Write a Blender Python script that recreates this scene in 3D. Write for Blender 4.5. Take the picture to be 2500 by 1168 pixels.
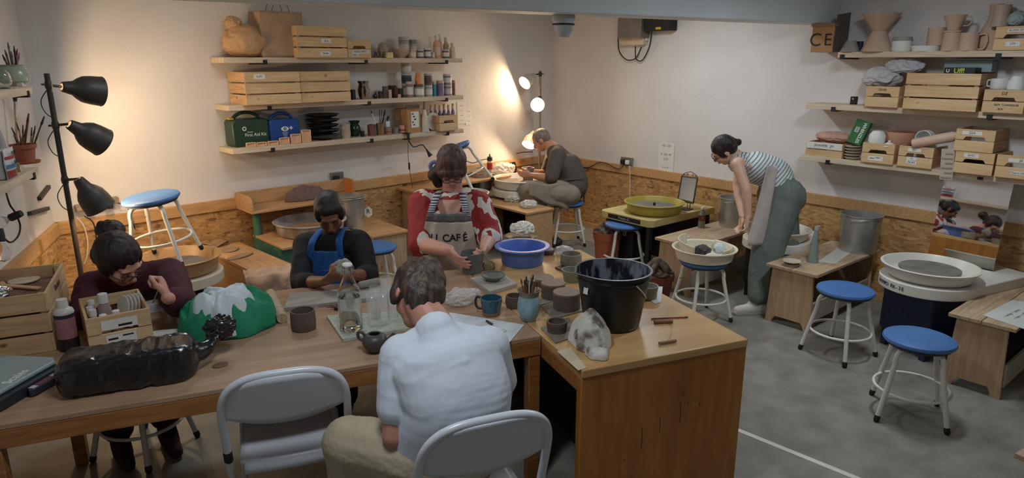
import bpy, bmesh, math, random
import numpy as np
from mathutils import Vector, Matrix, noise, Euler
random.seed(7)
for _o in list(bpy.data.objects): bpy.data.objects.remove(_o, do_unlink=True)
S = bpy.context.scene; COL = S.collection
PI = math.pi
# ------------------------------------------------------------ camera
F = 1640.0; TH = math.atan(434/1640.); YAW = math.radians(39.7); CX, CY, H = 1250, 584, 1.9
FW = Vector((math.sin(YAW)*math.cos(TH), math.cos(YAW)*math.cos(TH), -math.sin(TH)))
RT = Vector((math.cos(YAW), -math.sin(YAW), 0)); UP = RT.cross(FW)
cam = bpy.data.cameras.new('camera'); camo = bpy.data.objects.new('camera', cam); COL.objects.link(camo)
cam.sensor_width = 36; cam.lens = F/2500*36; cam.clip_start = .05
camo.matrix_world = Matrix(((RT.x, UP.x, -FW.x, 0), (RT.y, UP.y, -FW.y, 0), (RT.z, UP.z, -FW.z, H), (0, 0, 0, 1)))
S.camera = camo
S.view_settings.view_transform = 'Standard'; S.view_settings.look = 'None'; S.view_settings.gamma = 1
S.view_settings.use_curve_mapping = False
S.view_settings.exposure = -0.52
# ------------------------------------------------------------ world and ceiling lamps' light
W = bpy.data.worlds.new('world'); S.world = W; W.use_nodes = True
W.node_tree.nodes['Background'].inputs[0].default_value = (.85, .88, 1, 1)
W.node_tree.nodes['Background'].inputs[1].default_value = .2
def area(name, loc, size, sy, power, col, rot=(0, 0, 0)):
    l = bpy.data.lights.new(name, 'AREA'); l.shape = 'RECTANGLE'; l.size = size; l.size_y = sy; l.energy = power; l.color = col
    o = bpy.data.objects.new(name, l); COL.objects.link(o); o.location = loc; o.rotation_euler = rot; return o
COOL = (.86, .94, 1.0)
area('ceiling_light_source', (3.96, 1.56, 2.50), .55, .14, 30, COOL, (0, 0, .1))
area('ceiling_light_source', (4.44, 3.80, 2.50), .55, .14, 26, COOL, (0, 0, .1))
area('ceiling_light_source', (0.75, 1.50, 2.50), .55, .14, 24, COOL, (0, 0, .2))
area('ceiling_light_source', (1.50, 4.10, 2.50), .55, .14, 15, COOL, (0, 0, .2))
# ------------------------------------------------------------ pixel helpers (photo frame -> real place)
def ray(u, v): return FW + RT*((u-CX)/F) + UP*((CY-v)/F)
def at(u, v, z=0.): d = ray(u, v); return Vector((0, 0, H)) + d*((z-H)/d.z)
def pd(u, v, dep): return Vector((0, 0, H)) + ray(u, v)*dep
def proj(p):
    q = Vector(p)-Vector((0, 0, H)); w = q.dot(FW); return CX+F*q.dot(RT)/w, CY-F*q.dot(UP)/w, w
# walls: A (behind, runs left from the corner), B (right of the corner), L (left)
CR = Vector((5.65, 6.05, 0)); LC = Vector((.46, 5.62, 0)); LE = Vector((-.46, 2.8, 0))
dA = (LC-CR).normalized(); nA = Vector((-dA.y, dA.x, 0)); nA = nA if nA.y < 0 else -nA
dB = Vector((0, -1, 0)); nB = Vector((-1, 0, 0))
dL = (LE-LC).normalized(); nL = Vector((-dL.y, dL.x, 0)); nL = nL if nL.x > 0 else -nL
WALL = {'A': (CR, dA, nA), 'B': (CR, dB, nB), 'L': (LC, dL, nL)}
def onw(w, u, v, off=0.):
    o, d, n = WALL[w]; r = ray(u, v); p0 = o+n*off; c = Vector((0, 0, H))
    return c + r*((p0-c).dot(n)/r.dot(n))
def su(w, u, off, z):      # point on plane offset off from wall w, at height z, seen at column u
    o, d, n = WALL[w]; base = o+n*off+Vector((0, 0, z)); q = base-Vector((0, 0, H)); k = (u-CX)/F
    # (q+d t).RT = k (q+d t).FW
    t = (k*q.dot(FW)-q.dot(RT))/(d.dot(RT)-k*d.dot(FW)); return base+d*t
def ang(d): return math.atan2(d.y, d.x)
RA = ang(-dA); RB = ang(dB); RL = ang(dL)   # local +X runs rightwards as seen, local -Y into the room (A), etc.
# ------------------------------------------------------------ materials
MC = {}
def _mat(name, rough=.6, metal=0., spec=.5):
    m = bpy.data.materials.new(name); m.use_nodes = True; nt = m.node_tree; b = nt.nodes['Principled BSDF']
    b.inputs['Roughness'].default_value = rough; b.inputs['Metallic'].default_value = metal
    b.inputs['Specular IOR Level'].default_value = spec
    return m, nt, b
def c4(c): return (c[0], c[1], c[2], 1)
def srgb(r, g, b):
    f = lambda x: (x/255/12.92) if x/255 <= .04045 else ((x/255+.055)/1.055)**2.4
    return (f(r), f(g), f(b))
def pmat(name, col, rough=.6, metal=0., var=.12, scale=9., bump=.0, bscale=60., col2=None, stretch=(1, 1, 1), spec=.5, trans=0., ior=1.45, emit=0., lo=.35, hi=.65, detail=5.):
    if name in MC: return MC[name]
    m, nt, b = _mat(name, rough, metal, spec); N = nt.nodes; L = nt.links
    tc = N.new('ShaderNodeTexCoord'); mp = N.new('ShaderNodeMapping'); mp.inputs['Scale'].default_value = stretch
    L.new(tc.outputs['Object'], mp.inputs[0])
    n = N.new('ShaderNodeTexNoise'); n.inputs['Scale'].default_value = scale; n.inputs['Detail'].default_value = detail
    L.new(mp.outputs[0], n.inputs['Vector'])
    r = N.new('ShaderNodeValToRGB'); L.new(n.outputs['Fac'], r.inputs[0])
    c2 = col2 if col2 else tuple(x*(1-var) for x in col); c1 = col if col2 else tuple(min(1, x*(1+var)) for x in col)
    r.color_ramp.elements[0].position = lo; r.color_ramp.elements[1].position = hi
    r.color_ramp.elements[0].color = c4(c2); r.color_ramp.elements[1].color = c4(c1)
    L.new(r.outputs[0], b.inputs['Base Color'])
    if bump:
        n2 = N.new('ShaderNodeTexNoise'); n2.inputs['Scale'].default_value = bscale; n2.inputs['Detail'].default_value = 6
        L.new(mp.outputs[0], n2.inputs['Vector'])
        bp = N.new('ShaderNodeBump'); bp.inputs['Strength'].default_value = bump; bp.inputs['Distance'].default_value = .01
        L.new(n2.outputs['Fac'], bp.inputs['Height']); L.new(bp.outputs[0], b.inputs['Normal'])
    if trans: b.inputs['Transmission Weight'].default_value = trans; b.inputs['IOR'].default_value = ior
    if emit: b.inputs['Emission Color'].default_value = c4(col); b.inputs['Emission Strength'].default_value = emit
    MC[name] = m; return m
def wood(name, c1, c2, axis=0, scale=6., rough=.6, bump=.08, knots=True, k=9., spec=.4):
    if name in MC: return MC[name]
    m, nt, b = _mat(name, rough, 0, spec); N = nt.nodes; L = nt.links
    tc = N.new('ShaderNodeTexCoord'); mp = N.new('ShaderNodeMapping'); s = [k, k, k]; s[axis] = .7; mp.inputs['Scale'].default_value = s
    L.new(tc.outputs['Object'], mp.inputs[0])
    n = N.new('ShaderNodeTexNoise'); n.inputs['Scale'].default_value = scale; n.inputs['Detail'].default_value = 6; n.inputs['Distortion'].default_value = .6
    L.new(mp.outputs[0], n.inputs['Vector'])
    r = N.new('ShaderNodeValToRGB'); L.new(n.outputs['Fac'], r.inputs[0])
    r.color_ramp.elements[0].position = .3; r.color_ramp.elements[1].position = .68
    r.color_ramp.elements[0].color = c4(c2); r.color_ramp.elements[1].color = c4(c1)
    out = r.outputs[0]
    # broad tone patches
    n3 = N.new('ShaderNodeTexNoise'); n3.inputs['Scale'].default_value = 2.3; n3.inputs['Detail'].default_value = 2
    L.new(tc.outputs['Object'], n3.inputs['Vector'])
    mx = N.new('ShaderNodeMix'); mx.data_type = 'RGBA'; mx.blend_type = 'MULTIPLY'; mx.inputs[0].default_value = .35
    r3 = N.new('ShaderNodeValToRGB'); r3.color_ramp.elements[0].position = .35; r3.color_ramp.elements[1].position = .65
    r3.color_ramp.elements[0].color = (.62, .55, .5, 1); r3.color_ramp.elements[1].color = (1, 1, 1, 1)
    L.new(n3.outputs['Fac'], r3.inputs[0]); L.new(out, mx.inputs[6]); L.new(r3.outputs[0], mx.inputs[7]); out = mx.outputs[2]
    if knots:
        v = N.new('ShaderNodeTexVoronoi'); v.inputs['Scale'].default_value = 5.5; v.inputs['Randomness'].default_value = 1
        mp2 = N.new('ShaderNodeMapping'); s2 = [1.3, 1.3, 1.3]; s2[axis] = .8; mp2.inputs['Scale'].default_value = s2
        L.new(tc.outputs['Object'], mp2.inputs[0]); L.new(mp2.outputs[0], v.inputs['Vector'])
        r2 = N.new('ShaderNodeValToRGB'); r2.color_ramp.elements[0].position = .035; r2.color_ramp.elements[1].position = .085
        r2.color_ramp.elements[0].color = (.25, .13, .07, 1); r2.color_ramp.elements[1].color = (1, 1, 1, 1)
        L.new(v.outputs['Distance'], r2.inputs[0])
        m2 = N.new('ShaderNodeMix'); m2.data_type = 'RGBA'; m2.blend_type = 'MULTIPLY'; m2.inputs[0].default_value = .8
        L.new(out, m2.inputs[6]); L.new(r2.outputs[0], m2.inputs[7]); out = m2.outputs[2]
    L.new(out, b.inputs['Base Color'])
    bp = N.new('ShaderNodeBump'); bp.inputs['Strength'].default_value = bump; bp.inputs['Distance'].default_value = .01
    L.new(n.outputs['Fac'], bp.inputs['Height']); L.new(bp.outputs[0], b.inputs['Normal'])
    MC[name] = m; return m
def osb_mat():
    m, nt, b = _mat('osb', .55, 0, .4); N = nt.nodes; L = nt.links
    tc = N.new('ShaderNodeTexCoord')
    def flakes(rot, st, sc):
        mp = N.new('ShaderNodeMapping'); mp.inputs['Scale'].default_value = st; mp.inputs['Rotation'].default_value = rot; L.new(tc.outputs['Object'], mp.inputs[0])
        v = N.new('ShaderNodeTexVoronoi'); v.inputs['Scale'].default_value = sc; L.new(mp.outputs[0], v.inputs['Vector'])
        q = N.new('ShaderNodeSeparateColor'); L.new(v.outputs['Color'], q.inputs[0]); return q
    a = flakes((.0, .5, 0), (.8, .8, 2.6), 22); c = flakes((0, -.7, .3), (.8, .8, 2.8), 26)
    nz = N.new('ShaderNodeTexNoise'); nz.inputs['Scale'].default_value = 11; nz.inputs['Detail'].default_value = 5; L.new(tc.outputs['Object'], nz.inputs['Vector'])
    rs = N.new('ShaderNodeValToRGB'); rs.color_ramp.elements[0].position = .48; rs.color_ramp.elements[1].position = .52; L.new(nz.outputs['Fac'], rs.inputs[0])
    mf = N.new('ShaderNodeMix'); L.new(rs.outputs[0], mf.inputs[0]); L.new(a.outputs[0], mf.inputs[2]); L.new(c.outputs[0], mf.inputs[3])
    r = N.new('ShaderNodeValToRGB'); cr = r.color_ramp; L.new(mf.outputs[0], r.inputs[0])
    cr.elements[0].position = 0; cr.elements[0].color = c4(srgb(124, 88, 50)); cr.elements[1].position = 1; cr.elements[1].color = c4(srgb(206, 168, 116))
    for p, q in ((.10, srgb(168, 126, 80)), (.5, srgb(184, 142, 92)), (.8, srgb(194, 154, 102))):
        e = cr.elements.new(p); e.color = c4(q)
    n2 = N.new('ShaderNodeTexNoise'); n2.inputs['Scale'].default_value = 9; n2.inputs['Detail'].default_value = 9; n2.inputs['Roughness'].default_value = .75; L.new(tc.outputs['Object'], n2.inputs['Vector'])
    r2 = N.new('ShaderNodeValToRGB'); r2.color_ramp.elements[0].position = .36; r2.color_ramp.elements[0].color = (.30, .22, .16, 1); r2.color_ramp.elements[1].position = .44; r2.color_ramp.elements[1].color = (1, 1, 1, 1)
    L.new(n2.outputs['Fac'], r2.inputs[0])
    mx = N.new('ShaderNodeMix'); mx.data_type = 'RGBA'; mx.blend_type = 'MULTIPLY'; mx.inputs[0].default_value = .75
    L.new(r.outputs[0], mx.inputs[6]); L.new(r2.outputs[0], mx.inputs[7]); L.new(mx.outputs[2], b.inputs['Base Color'])
    bp = N.new('ShaderNodeBump'); bp.inputs['Strength'].default_value = .2; bp.inputs['Distance'].default_value = .004
    L.new(mf.outputs[0], bp.inputs['Height']); L.new(bp.outputs[0], b.inputs['Normal'])
    MC['osb'] = m; return m
def glass(name, col=(1, 1, 1), rough=.02, ior=1.45):
    if name in MC: return MC[name]
    m, nt, b = _mat(name, rough, 0, .5); b.inputs['Base Color'].default_value = c4(col)
    b.inputs['Transmission Weight'].default_value = 1; b.inputs['IOR'].default_value = ior
    MC[name] = m; return m
def film(name, col=(.9, .9, .9), alpha=.35, rough=.25):
    if name in MC: return MC[name]
    m, nt, b = _mat(name, rough, 0, .8); b.inputs['Base Color'].default_value = c4(col); b.inputs['Alpha'].default_value = alpha
    N = nt.nodes; L = nt.links; n2 = N.new('ShaderNodeTexNoise'); n2.inputs['Scale'].default_value = 40
    tc = N.new('ShaderNodeTexCoord'); L.new(tc.outputs['Object'], n2.inputs['Vector'])
    bp = N.new('ShaderNodeBump'); bp.inputs['Strength'].default_value = .8; bp.inputs['Distance'].default_value = .01
    L.new(n2.outputs['Fac'], bp.inputs['Height']); L.new(bp.outputs[0], b.inputs['Normal'])
    MC[name] = m; return m
def emis(name, col, st):
    if name in MC: return MC[name]
    m, nt, b = _mat(name, .4); b.inputs['Base Color'].default_value = c4(col); b.inputs['Emission Color'].default_value = c4(col); b.inputs['Emission Strength'].default_value = st
    MC[name] = m; return m
# ------------------------------------------------------------ mesh builder
class MB:
    def __init__(s): s.v = []; s.f = []; s.mi = []; s.cur = 0
    def add(s, vs, fs, M=None):
        o = len(s.v)
        s.v += [tuple((M @ Vector(p)) if M else p) for p in vs]; s.f += [tuple(i+o for i in f) for f in fs]; s.mi += [s.cur]*len(fs); return s
    def box(s, x0, x1, y0, y1, z0, z1, M=None):
        vs = [(x, y, z) for z in (z0, z1) for y in (y0, y1) for x in (x0, x1)]
        return s.add(vs, [(0, 2, 3, 1), (4, 5, 7, 6), (0, 1, 5, 4), (2, 6, 7, 3), (0, 4, 6, 2), (1, 3, 7, 5)], M)
    def lathe(s, prof, n=28, M=None, cap=True, sy=1.):
        vs = []; fs = []; k = len(prof)
        for r, z in prof:
            for i in range(n):
                a = 2*PI*i/n; vs.append((r*math.cos(a), r*math.sin(a)*sy, z))
        for j in range(k-1):
            for i in range(n):
                fs.append((j*n+i, j*n+(i+1) % n, (j+1)*n+(i+1) % n, (j+1)*n+i))
        if cap and prof[0][0] > 1e-5: fs.append(tuple(range(n))[::-1])
        if cap and prof[-1][0] > 1e-5: fs.append(tuple((k-1)*n+i for i in range(n)))
        return s.add(vs, fs, M)
    def tube(s, pts, r, n=10, M=None, cap=True, closed=False, rs=None):
        pts = [Vector(p) for p in pts]; vs = []; fs = []; m = len(pts); prev = None
        for i, p in enumerate(pts):
            if closed: t = pts[(i+1) % m]-pts[i-1]
            else: t = pts[min(i+1, m-1)]-pts[max(i-1, 0)]
            t.normalize()
            if prev is None:
                a = Vector((0, 0, 1)) if abs(t.z) < .9 else Vector((1, 0, 0)); x = t.cross(a).normalized()
            else: x = (prev-t*prev.dot(t)).normalized()
            prev = x; y = t.cross(x); rr = rs[i] if rs else r
            for k in range(n):
                a = 2*PI*k/n; vs.append(p+(x*math.cos(a)+y*math.sin(a))*rr)
        for i in range(m if closed else m-1):
            for k in range(n):
                j = (i+1) % m; fs.append((i*n+k, i*n+(k+1) % n, j*n+(k+1) % n, j*n+k))
        if cap and not closed: fs.append(tuple(range(n))[::-1]); fs.append(tuple((m-1)*n+k for k in range(n)))
        return s.add([tuple(v) for v in vs], fs, M)
    def cap(s, p0, r0, p1, r1, n=14, h=5):
        p0 = Vector(p0); p1 = Vector(p1); d = p1-p0; l = max(d.length, 1e-6); q = d.to_track_quat('Z', 'Y').to_matrix().to_4x4()
        prof = [(r0*math.cos(a), r0*math.sin(a)) for a in [(-PI/2+PI/2*i/h) for i in range(h)]]+[(r0, 0), (r1, l)]
        prof += [(r1*math.cos(a), l+r1*math.sin(a)) for a in [(PI/2*i/h) for i in range(1, h+1)]]
        prof[0] = (1e-4, -r0); prof[-1] = (1e-4, l+r1)
        return s.lathe(prof, n, Matrix.Translation(p0) @ q)
    def ell(s, c, r, M=None, n=18, h=10):
        T = Matrix.Translation(Vector(c)); R = (M.to_4x4() if M else Matrix.Identity(4)); D = Matrix.Diagonal((r[0], r[1], r[2], 1))
        prof = [(max(1e-4, math.cos(-PI/2+PI*i/h)), math.sin(-PI/2+PI*i/h)) for i in range(h+1)]
        return s.lathe(prof, n, T @ R @ D)
    def prism(s, poly, z0, z1, M=None):
        n = len(poly); vs = [(x, y, z0) for x, y in poly]+[(x, y, z1) for x, y in poly]
        fs = [tuple(range(n))[::-1], tuple(range(n, 2*n))]+[(i, (i+1) % n, n+(i+1) % n, n+i) for i in range(n)]
        return s.add(vs, fs, M)
    def grid(s, fn, nu, nv, M=None, th=0.):
        vs = [tuple(fn(i/nu, j/nv)) for j in range(nv+1) for i in range(nu+1)]
        fs = [(j*(nu+1)+i, j*(nu+1)+i+1, (j+1)*(nu+1)+i+1, (j+1)*(nu+1)+i) for j in range(nv) for i in range(nu)]
        return s.add(vs, fs, M)
    def build(s, name, mat, parent=None, bevel=0., smooth=None, solid=0., sub=0, M=None, seg=2):
        me = bpy.data.meshes.new(name); me.from_pydata([tuple(v) for v in s.v], [], s.f); me.update()
        mats = mat if isinstance(mat, (list, tuple)) else [mat]
        for m in mats: me.materials.append(m)
        if len(mats) > 1: me.polygons.foreach_set('material_index', s.mi)
        bm = bmesh.new(); bm.from_mesh(me); bmesh.ops.recalc_face_normals(bm, faces=bm.faces); bm.to_mesh(me); bm.free()
        o = bpy.data.objects.new(name, me); COL.objects.link(o)
        if M: o.matrix_world = M
        if parent: o.parent = parent
        sm = smooth if smooth is not None else 40
        if sm:
            me.polygons.foreach_set('use_smooth', [True]*len(me.polygons))
            if sm < 180:
                me.set_sharp_from_angle(angle=math.radians(sm))
        if solid: md = o.modifiers.new('solid', 'SOLIDIFY'); md.thickness = solid; md.offset = 0
        if bevel:
            md = o.modifiers.new('bevel', 'BEVEL'); md.width = bevel; md.segments = seg; md.limit_method = 'ANGLE'; md.angle_limit = math.radians(40)
        if sub: md = o.modifiers.new('sub', 'SUBSURF'); md.levels = sub; md.render_levels = sub
        return o
def remesh(mb, name, mat, parent=None, voxel=.006, smooth=3, disp=None, M=None, sf=.6):
    me = bpy.data.meshes.new(name); me.from_pydata([tuple(v) for v in mb.v], [], mb.f); me.update()
    bm = bmesh.new(); bm.from_mesh(me); bmesh.ops.recalc_face_normals(bm, faces=bm.faces); bm.to_mesh(me); bm.free()
    o = bpy.data.objects.new(name, me); COL.objects.link(o)
    md = o.modifiers.new('r', 'REMESH'); md.mode = 'VOXEL'; md.voxel_size = voxel
    if smooth: s2 = o.modifiers.new('s', 'SMOOTH'); s2.iterations = smooth; s2.factor = sf
    dg = bpy.context.evaluated_depsgraph_get(); dg.update()
    m2 = bpy.data.meshes.new_from_object(o.evaluated_get(dg)); m2.name = name
    o.modifiers.clear(); o.data = m2; bpy.data.meshes.remove(me)
    if disp:
        nr = [v.normal.copy() for v in m2.vertices]
        for v, n in zip(m2.vertices, nr): v.co = disp(v.co.copy(), n)
        m2.update()
    m2.polygons.foreach_set('use_smooth', [True]*len(m2.polygons)); m2.materials.clear(); m2.materials.append(mat)
    if M: o.matrix_world = M
    if parent: o.parent = parent
    return o
def dec(o, ratio):
    md = o.modifiers.new('d', 'DECIMATE'); md.ratio = ratio; return o
# ------------------------------------------------------------ things
def thing(name, label, cat, loc=(0, 0, 0), rz=0., group=None, tilt=None):
    o = bpy.data.objects.new(name, None); COL.objects.link(o); o.empty_display_size = .05
    o.location = loc; o.rotation_euler = tilt if tilt else (0, 0, rz); o['label'] = label; o['category'] = cat
    if group: o['group'] = group
    return o
def tag(o, label, cat, group=None, loc=None, rz=None):
    o['label'] = label; o['category'] = cat
    if group: o['group'] = group
    if loc is not None: o.location = loc
    if rz is not None: o.rotation_euler = (0, 0, rz)
    return o
def struct(o): o['kind'] = 'structure'; return o
def dup(root, loc, rz, label, group=None, tilt=None):
    r = root.copy(); COL.objects.link(r); r.location = loc; r.rotation_euler = tilt if tilt else (0, 0, rz); r['label'] = label
    if group: r['group'] = group
    kids = {}
    for o in list(root.children):
        c = o.copy(); COL.objects.link(c); c.parent = r
        for g in list(o.children):
            d = g.copy(); COL.objects.link(d); d.parent = c
    return r
def text(s, size, mat, parent, M, name='lettering', ext=.0006, align='CENTER', shear=0., bold=0.):
    cu = bpy.data.curves.new(name, 'FONT'); cu.body = s; cu.size = size; cu.extrude = ext; cu.align_x = align; cu.align_y = 'CENTER'; cu.shear = shear; cu.offset = bold
    t = bpy.data.objects.new(name, cu); COL.objects.link(t)
    dg = bpy.context.evaluated_depsgraph_get(); dg.update()
    me = bpy.data.meshes.new_from_object(t.evaluated_get(dg)); me.name = name; bpy.data.objects.remove(t, do_unlink=True)
    me.materials.clear(); me.materials.append(mat)
    o = bpy.data.objects.new(name, me); COL.objects.link(o); o.matrix_world = M
    if parent: o.parent = parent
    return o
# text that stands on the -Y face (reads when looked at from -Y)
def MF(x, y, z, rz=0.): return Matrix.Translation((x, y, z)) @ Matrix.Rotation(rz, 4, 'Z') @ Matrix.Rotation(PI/2, 4, 'X')
def ML(x, y, z, rz=0.): return Matrix.Translation((x, y, z)) @ Matrix.Rotation(rz, 4, 'Z')
def crumple(c, r, name, mat, parent=None, amp=.25, freq=9., n=4, seed=0, M=None, flat=0., ridge=True, solid=0.):
    bm = bmesh.new(); bmesh.ops.create_icosphere(bm, subdivisions=n+1, radius=1.)
    for v in bm.verts:
        p = v.co.copy(); q = p*freq*.25+Vector((seed*7.3, seed*3.1, seed))
        q2 = q+noise.noise_vector(q*.8)*.8
        d = 1-2.6*abs(noise.noise(q2))+.5*(1-2.6*abs(noise.noise(q2*2.1))) if ridge else noise.noise(q)
        d2 = noise.noise(q*.5)
        v.co = p*(1+amp*(d*.42-.15)+amp*.6*d2)
        v.co = Vector((v.co.x*r[0], v.co.y*r[1], max(v.co.z, -1+flat)*r[2]))
    me = bpy.data.meshes.new(name); bm.to_mesh(me); bm.free(); me.materials.append(mat)
    me.polygons.foreach_set('use_smooth', [True]*len(me.polygons))
    o = bpy.data.objects.new(name, me); COL.objects.link(o); o.location = c
    if M: o.matrix_world = M
    if parent: o.parent = parent
    return o
Zv = Vector((0, 0, 1))
def lerp(a, b, t): return a+(b-a)*t
def arc(p0, p1, sag, n=12):
    p0 = Vector(p0); p1 = Vector(p1); return [p0.lerp(p1, i/n)-Vector((0, 0, 4*sag*(i/n)*(1-i/n))) for i in range(n+1)]
def spline(pts, n=8):
    P = [Vector(p) for p in pts]; P = [P[0]*2-P[1]]+P+[P[-1]*2-P[-2]]; out = []
    for i in range(1, len(P)-2):
        for k in range(n):
            t = k/n; a, b, c, d = P[i-1], P[i], P[i+1], P[i+2]
            out.append(.5*((2*b)+(c-a)*t+(2*a-5*b+4*c-d)*t*t+(3*b-a-3*c+d)*t*t*t))
    out.append(P[-2]); return out
# ============================================================ the room
M_wall = pmat('white_plaster', srgb(220, 216, 214), .75, var=.03, scale=2.5, bump=.35, bscale=14)
M_beam = pmat('beam_paint', srgb(214, 222, 226), .6, var=.05, scale=2, bump=.15, bscale=14)
M_floor = pmat('concrete', srgb(152, 148, 138), .5, scale=5.5, col2=srgb(118, 116, 108), bump=.12, bscale=30, lo=.3, hi=.7, detail=12.)
M_osb = osb_mat()
M_pine = wood('pine', srgb(226, 184, 132), srgb(196, 146, 92))
M_rail = wood('rail_pine', srgb(208, 168, 118), srgb(184, 140, 92), knots=False)
CEIL = 2.55
def slab(name, poly, z0, z1, m): return struct(MB().prism(poly, z0, z1).build(name, m, smooth=0))
T = .12
fl = [(-1.6, -1.2), (CR.x, -1.2), (CR.x, CR.y), (LC.x, LC.y), (LE.x, LE.y), (-1.6, -.7)]
slab('floor', fl, -T, 0, M_floor)
slab('ceiling', [(-1.7, -1.3), (CR.x, -1.3), (CR.x, CR.y), (LC.x, LC.y), (LE.x, LE.y), (-1.7, -.7)], CEIL, CEIL+T, M_beam)
def wall(name, a, b, n, z0=0, z1=CEIL, m=None, off=0., th=T, ea=0., eb=0.):
    a = Vector(a); b = Vector(b); d = (b-a).normalized(); a = a-d*ea; b = b+d*eb
    q = [a-n*off, b-n*off, b-n*(off+th), a-n*(off+th)]
    return struct(MB().prism([(p.x, p.y) for p in q], z0, z1).build(name, m or M_wall, smooth=0))
wall('wall_back', CR, LC, nA, ea=T, eb=T)
BE = Vector((CR.x, -1.2, 0)); LF = Vector((-1.6, -.7, 0)); RFc = Vector((-1.6, -1.2, 0))
wall('wall_right', CR, BE, nB, eb=T)
wall('wall_left', LC, LE, nL, eb=.02)
dl2 = (LF-LE).normalized(); nl2 = Vector((-dl2.y, dl2.x, 0)); nl2 = nl2 if nl2.x > 0 else -nl2
wall('wall_left', LE, LF, nl2)
wall('wall_front', BE, RFc, Vector((0, 1, 0)), ea=T, eb=T)
wall('wall_left', LF, RFc, Vector((1, 0, 0)))
# OSB panelling, rail and skirting on the walls
RZ = .80
def panel(w, s0, s1, name, z0, z1, o0, o1, m, bev=0.):
    o, d, n = WALL[w]
    mb = MB().box(0, s1-s0, -o1, -o0, z0, z1)
    # local +X along d, local -Y into room (n)
    if n.dot(Vector((d.y, -d.x, 0))) > 0: M = Matrix(((d.x, -n.x, 0, 0), (d.y, -n.y, 0, 0), (0, 0, 1, 0), (0, 0, 0, 1)))
    else: M = Matrix(((d.x, -n.x, 0, 0), (d.y, -n.y, 0, 0), (0, 0, 1, 0), (0, 0, 0, 1)))
    M = Matrix.Translation(o+d*s0) @ M
    mb.v = [tuple(M @ Vector(v) - (o+d*s0)) for v in mb.v]
    ob = mb.build(name, m, bevel=bev, smooth=0); ob.location = o+d*s0; return struct(ob)
lenA = (LC-CR).length; lenL = (LE-LC).length; lenB = CR.y+1.2
for w, l, nm in (('A', lenA, 'back'), ('B', lenB, 'right'), ('L', lenL, 'left')):
    panel(w, 0, l, 'trim_1', .0, RZ-.09, 0.001, .014, M_osb)
    panel(w, 0.0, l, 'trim_2', RZ-.09, RZ, 0.001, .032, M_rail, .003)
    panel(w, 0, l, 'baseboard_'+nm, 0, .06, .014, .03, M_rail, .002)
# downstand beam across the room
b0 = Vector((-1.0, 3.86, 0)); b1 = Vector((5.65, 2.68, 0)); bd = (b1-b0).normalized(); bn = Vector((-bd.y, bd.x, 0))
q = [b0, b1, b1+bn*.24, b0+bn*.24]
struct(MB().prism([(p.x, p.y) for p in q], 2.19, CEIL, None).build('trim_3', M_beam, bevel=.012, smooth=0))
# ============================================================ furniture
M_table = wood('table_birch', srgb(190, 158, 130), srgb(166, 130, 102), rough=.32, bump=.03, knots=False, k=5, scale=3, spec=.5)
M_tedge = wood('table_edge', srgb(178, 122, 70), srgb(140, 90, 48), rough=.4, bump=.03, knots=False)
M_desk = wood('desk_top', srgb(216, 176, 120), srgb(198, 154, 100), rough=.3, bump=.02, knots=False, k=5, scale=3, spec=.5)
M_deskf = wood('desk_front', srgb(188, 128, 62), srgb(160, 102, 46), axis=2, rough=.4, bump=.02, knots=False, k=6, scale=3)
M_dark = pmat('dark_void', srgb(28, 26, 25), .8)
M_ply = wood('bench_ply', srgb(204, 174, 140), srgb(180, 148, 116), axis=2, knots=True)
M_plyt = wood('bench_top', srgb(206, 182, 150), srgb(168, 142, 112), axis=0, knots=False)
M_greybd = pmat('grey_board', srgb(168, 158, 146), .7, var=.1)
M_white = pmat('white_enamel', srgb(226, 226, 222), .35, var=.03, bump=.03)
M_chip = pmat('white_enamel_chipped', srgb(222, 220, 214), .4, col2=srgb(96, 88, 82), scale=26, lo=.26, hi=.33)
M_blue = pmat('blue_vinyl', srgb(66, 112, 172), .5, var=.12, scale=5, bump=.05, bscale=25)
M_blk = pmat('black_rubber', srgb(24, 24, 26), .6)
M_under = pmat('seat_underside', srgb(70, 66, 66), .8)
AX = -math.radians(17.46)                      # yaw of the tables
O = Vector((1.83, 2.0, 0)); ta = Vector((math.cos(AX), math.sin(AX), 0)); tb = Vector((-math.sin(AX), math.cos(AX), 0))
def TP(a, b, z=.75): return O+ta*a+tb*b+Vector((0, 0, z))
def uvT(u, v, z=.75): p = at(u, v, z); q = p-O; return q.dot(ta), q.dot(tb)
t = thing('work_table', 'long low wooden worktable with warm brown top, left of the boxy desk', 'table', O, AX)
MB().box(-2.33, -.004, 0, 1.06, .728, .75).build('tabletop', M_table, t, bevel=.004)
mb = MB(); mb.box(-2.33, -.004, 0, .03, .66, .728); mb.box(-2.33, -.004, 1.03, 1.06, .66, .728); mb.box(-2.33, -2.30, .03, 1.03, .66, .728); mb.box(-.034, -.004, .03, 1.03, .66, .728)
mb.build('apron', M_tedge, t, bevel=.003)
for x, y in ((-.06, .004), (-2.02, .004), (-.06, 1.0), (-2.02, 1.0)):
    MB().box(x, x+.055, y, y+.055, 0, .665).build('leg', M_tedge, t, bevel=.004)
t = thing('box_desk', 'honey coloured box desk with solid front panel, open on its left side', 'desk', O, AX)
MB().box(0, .80, -.37, 1.17, .715, .75).build('desktop', M_desk, t, bevel=.004)
MB().box(0.0, .80, -.365, -.325, 0, .714).build('front_panel', M_deskf, t, bevel=.003)
MB().box(.765, .80, -.324, 1.165, 0, .714).build('side_panel', M_deskf, t, bevel=.003)
MB().box(0, .764, 1.13, 1.165, 0, .714).build('back_panel', M_deskf, t, bevel=.003)
MB().box(0.0, .03, -.324, 1.129, .645, .714).build('rail', M_tedge, t, bevel=.003)
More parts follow.
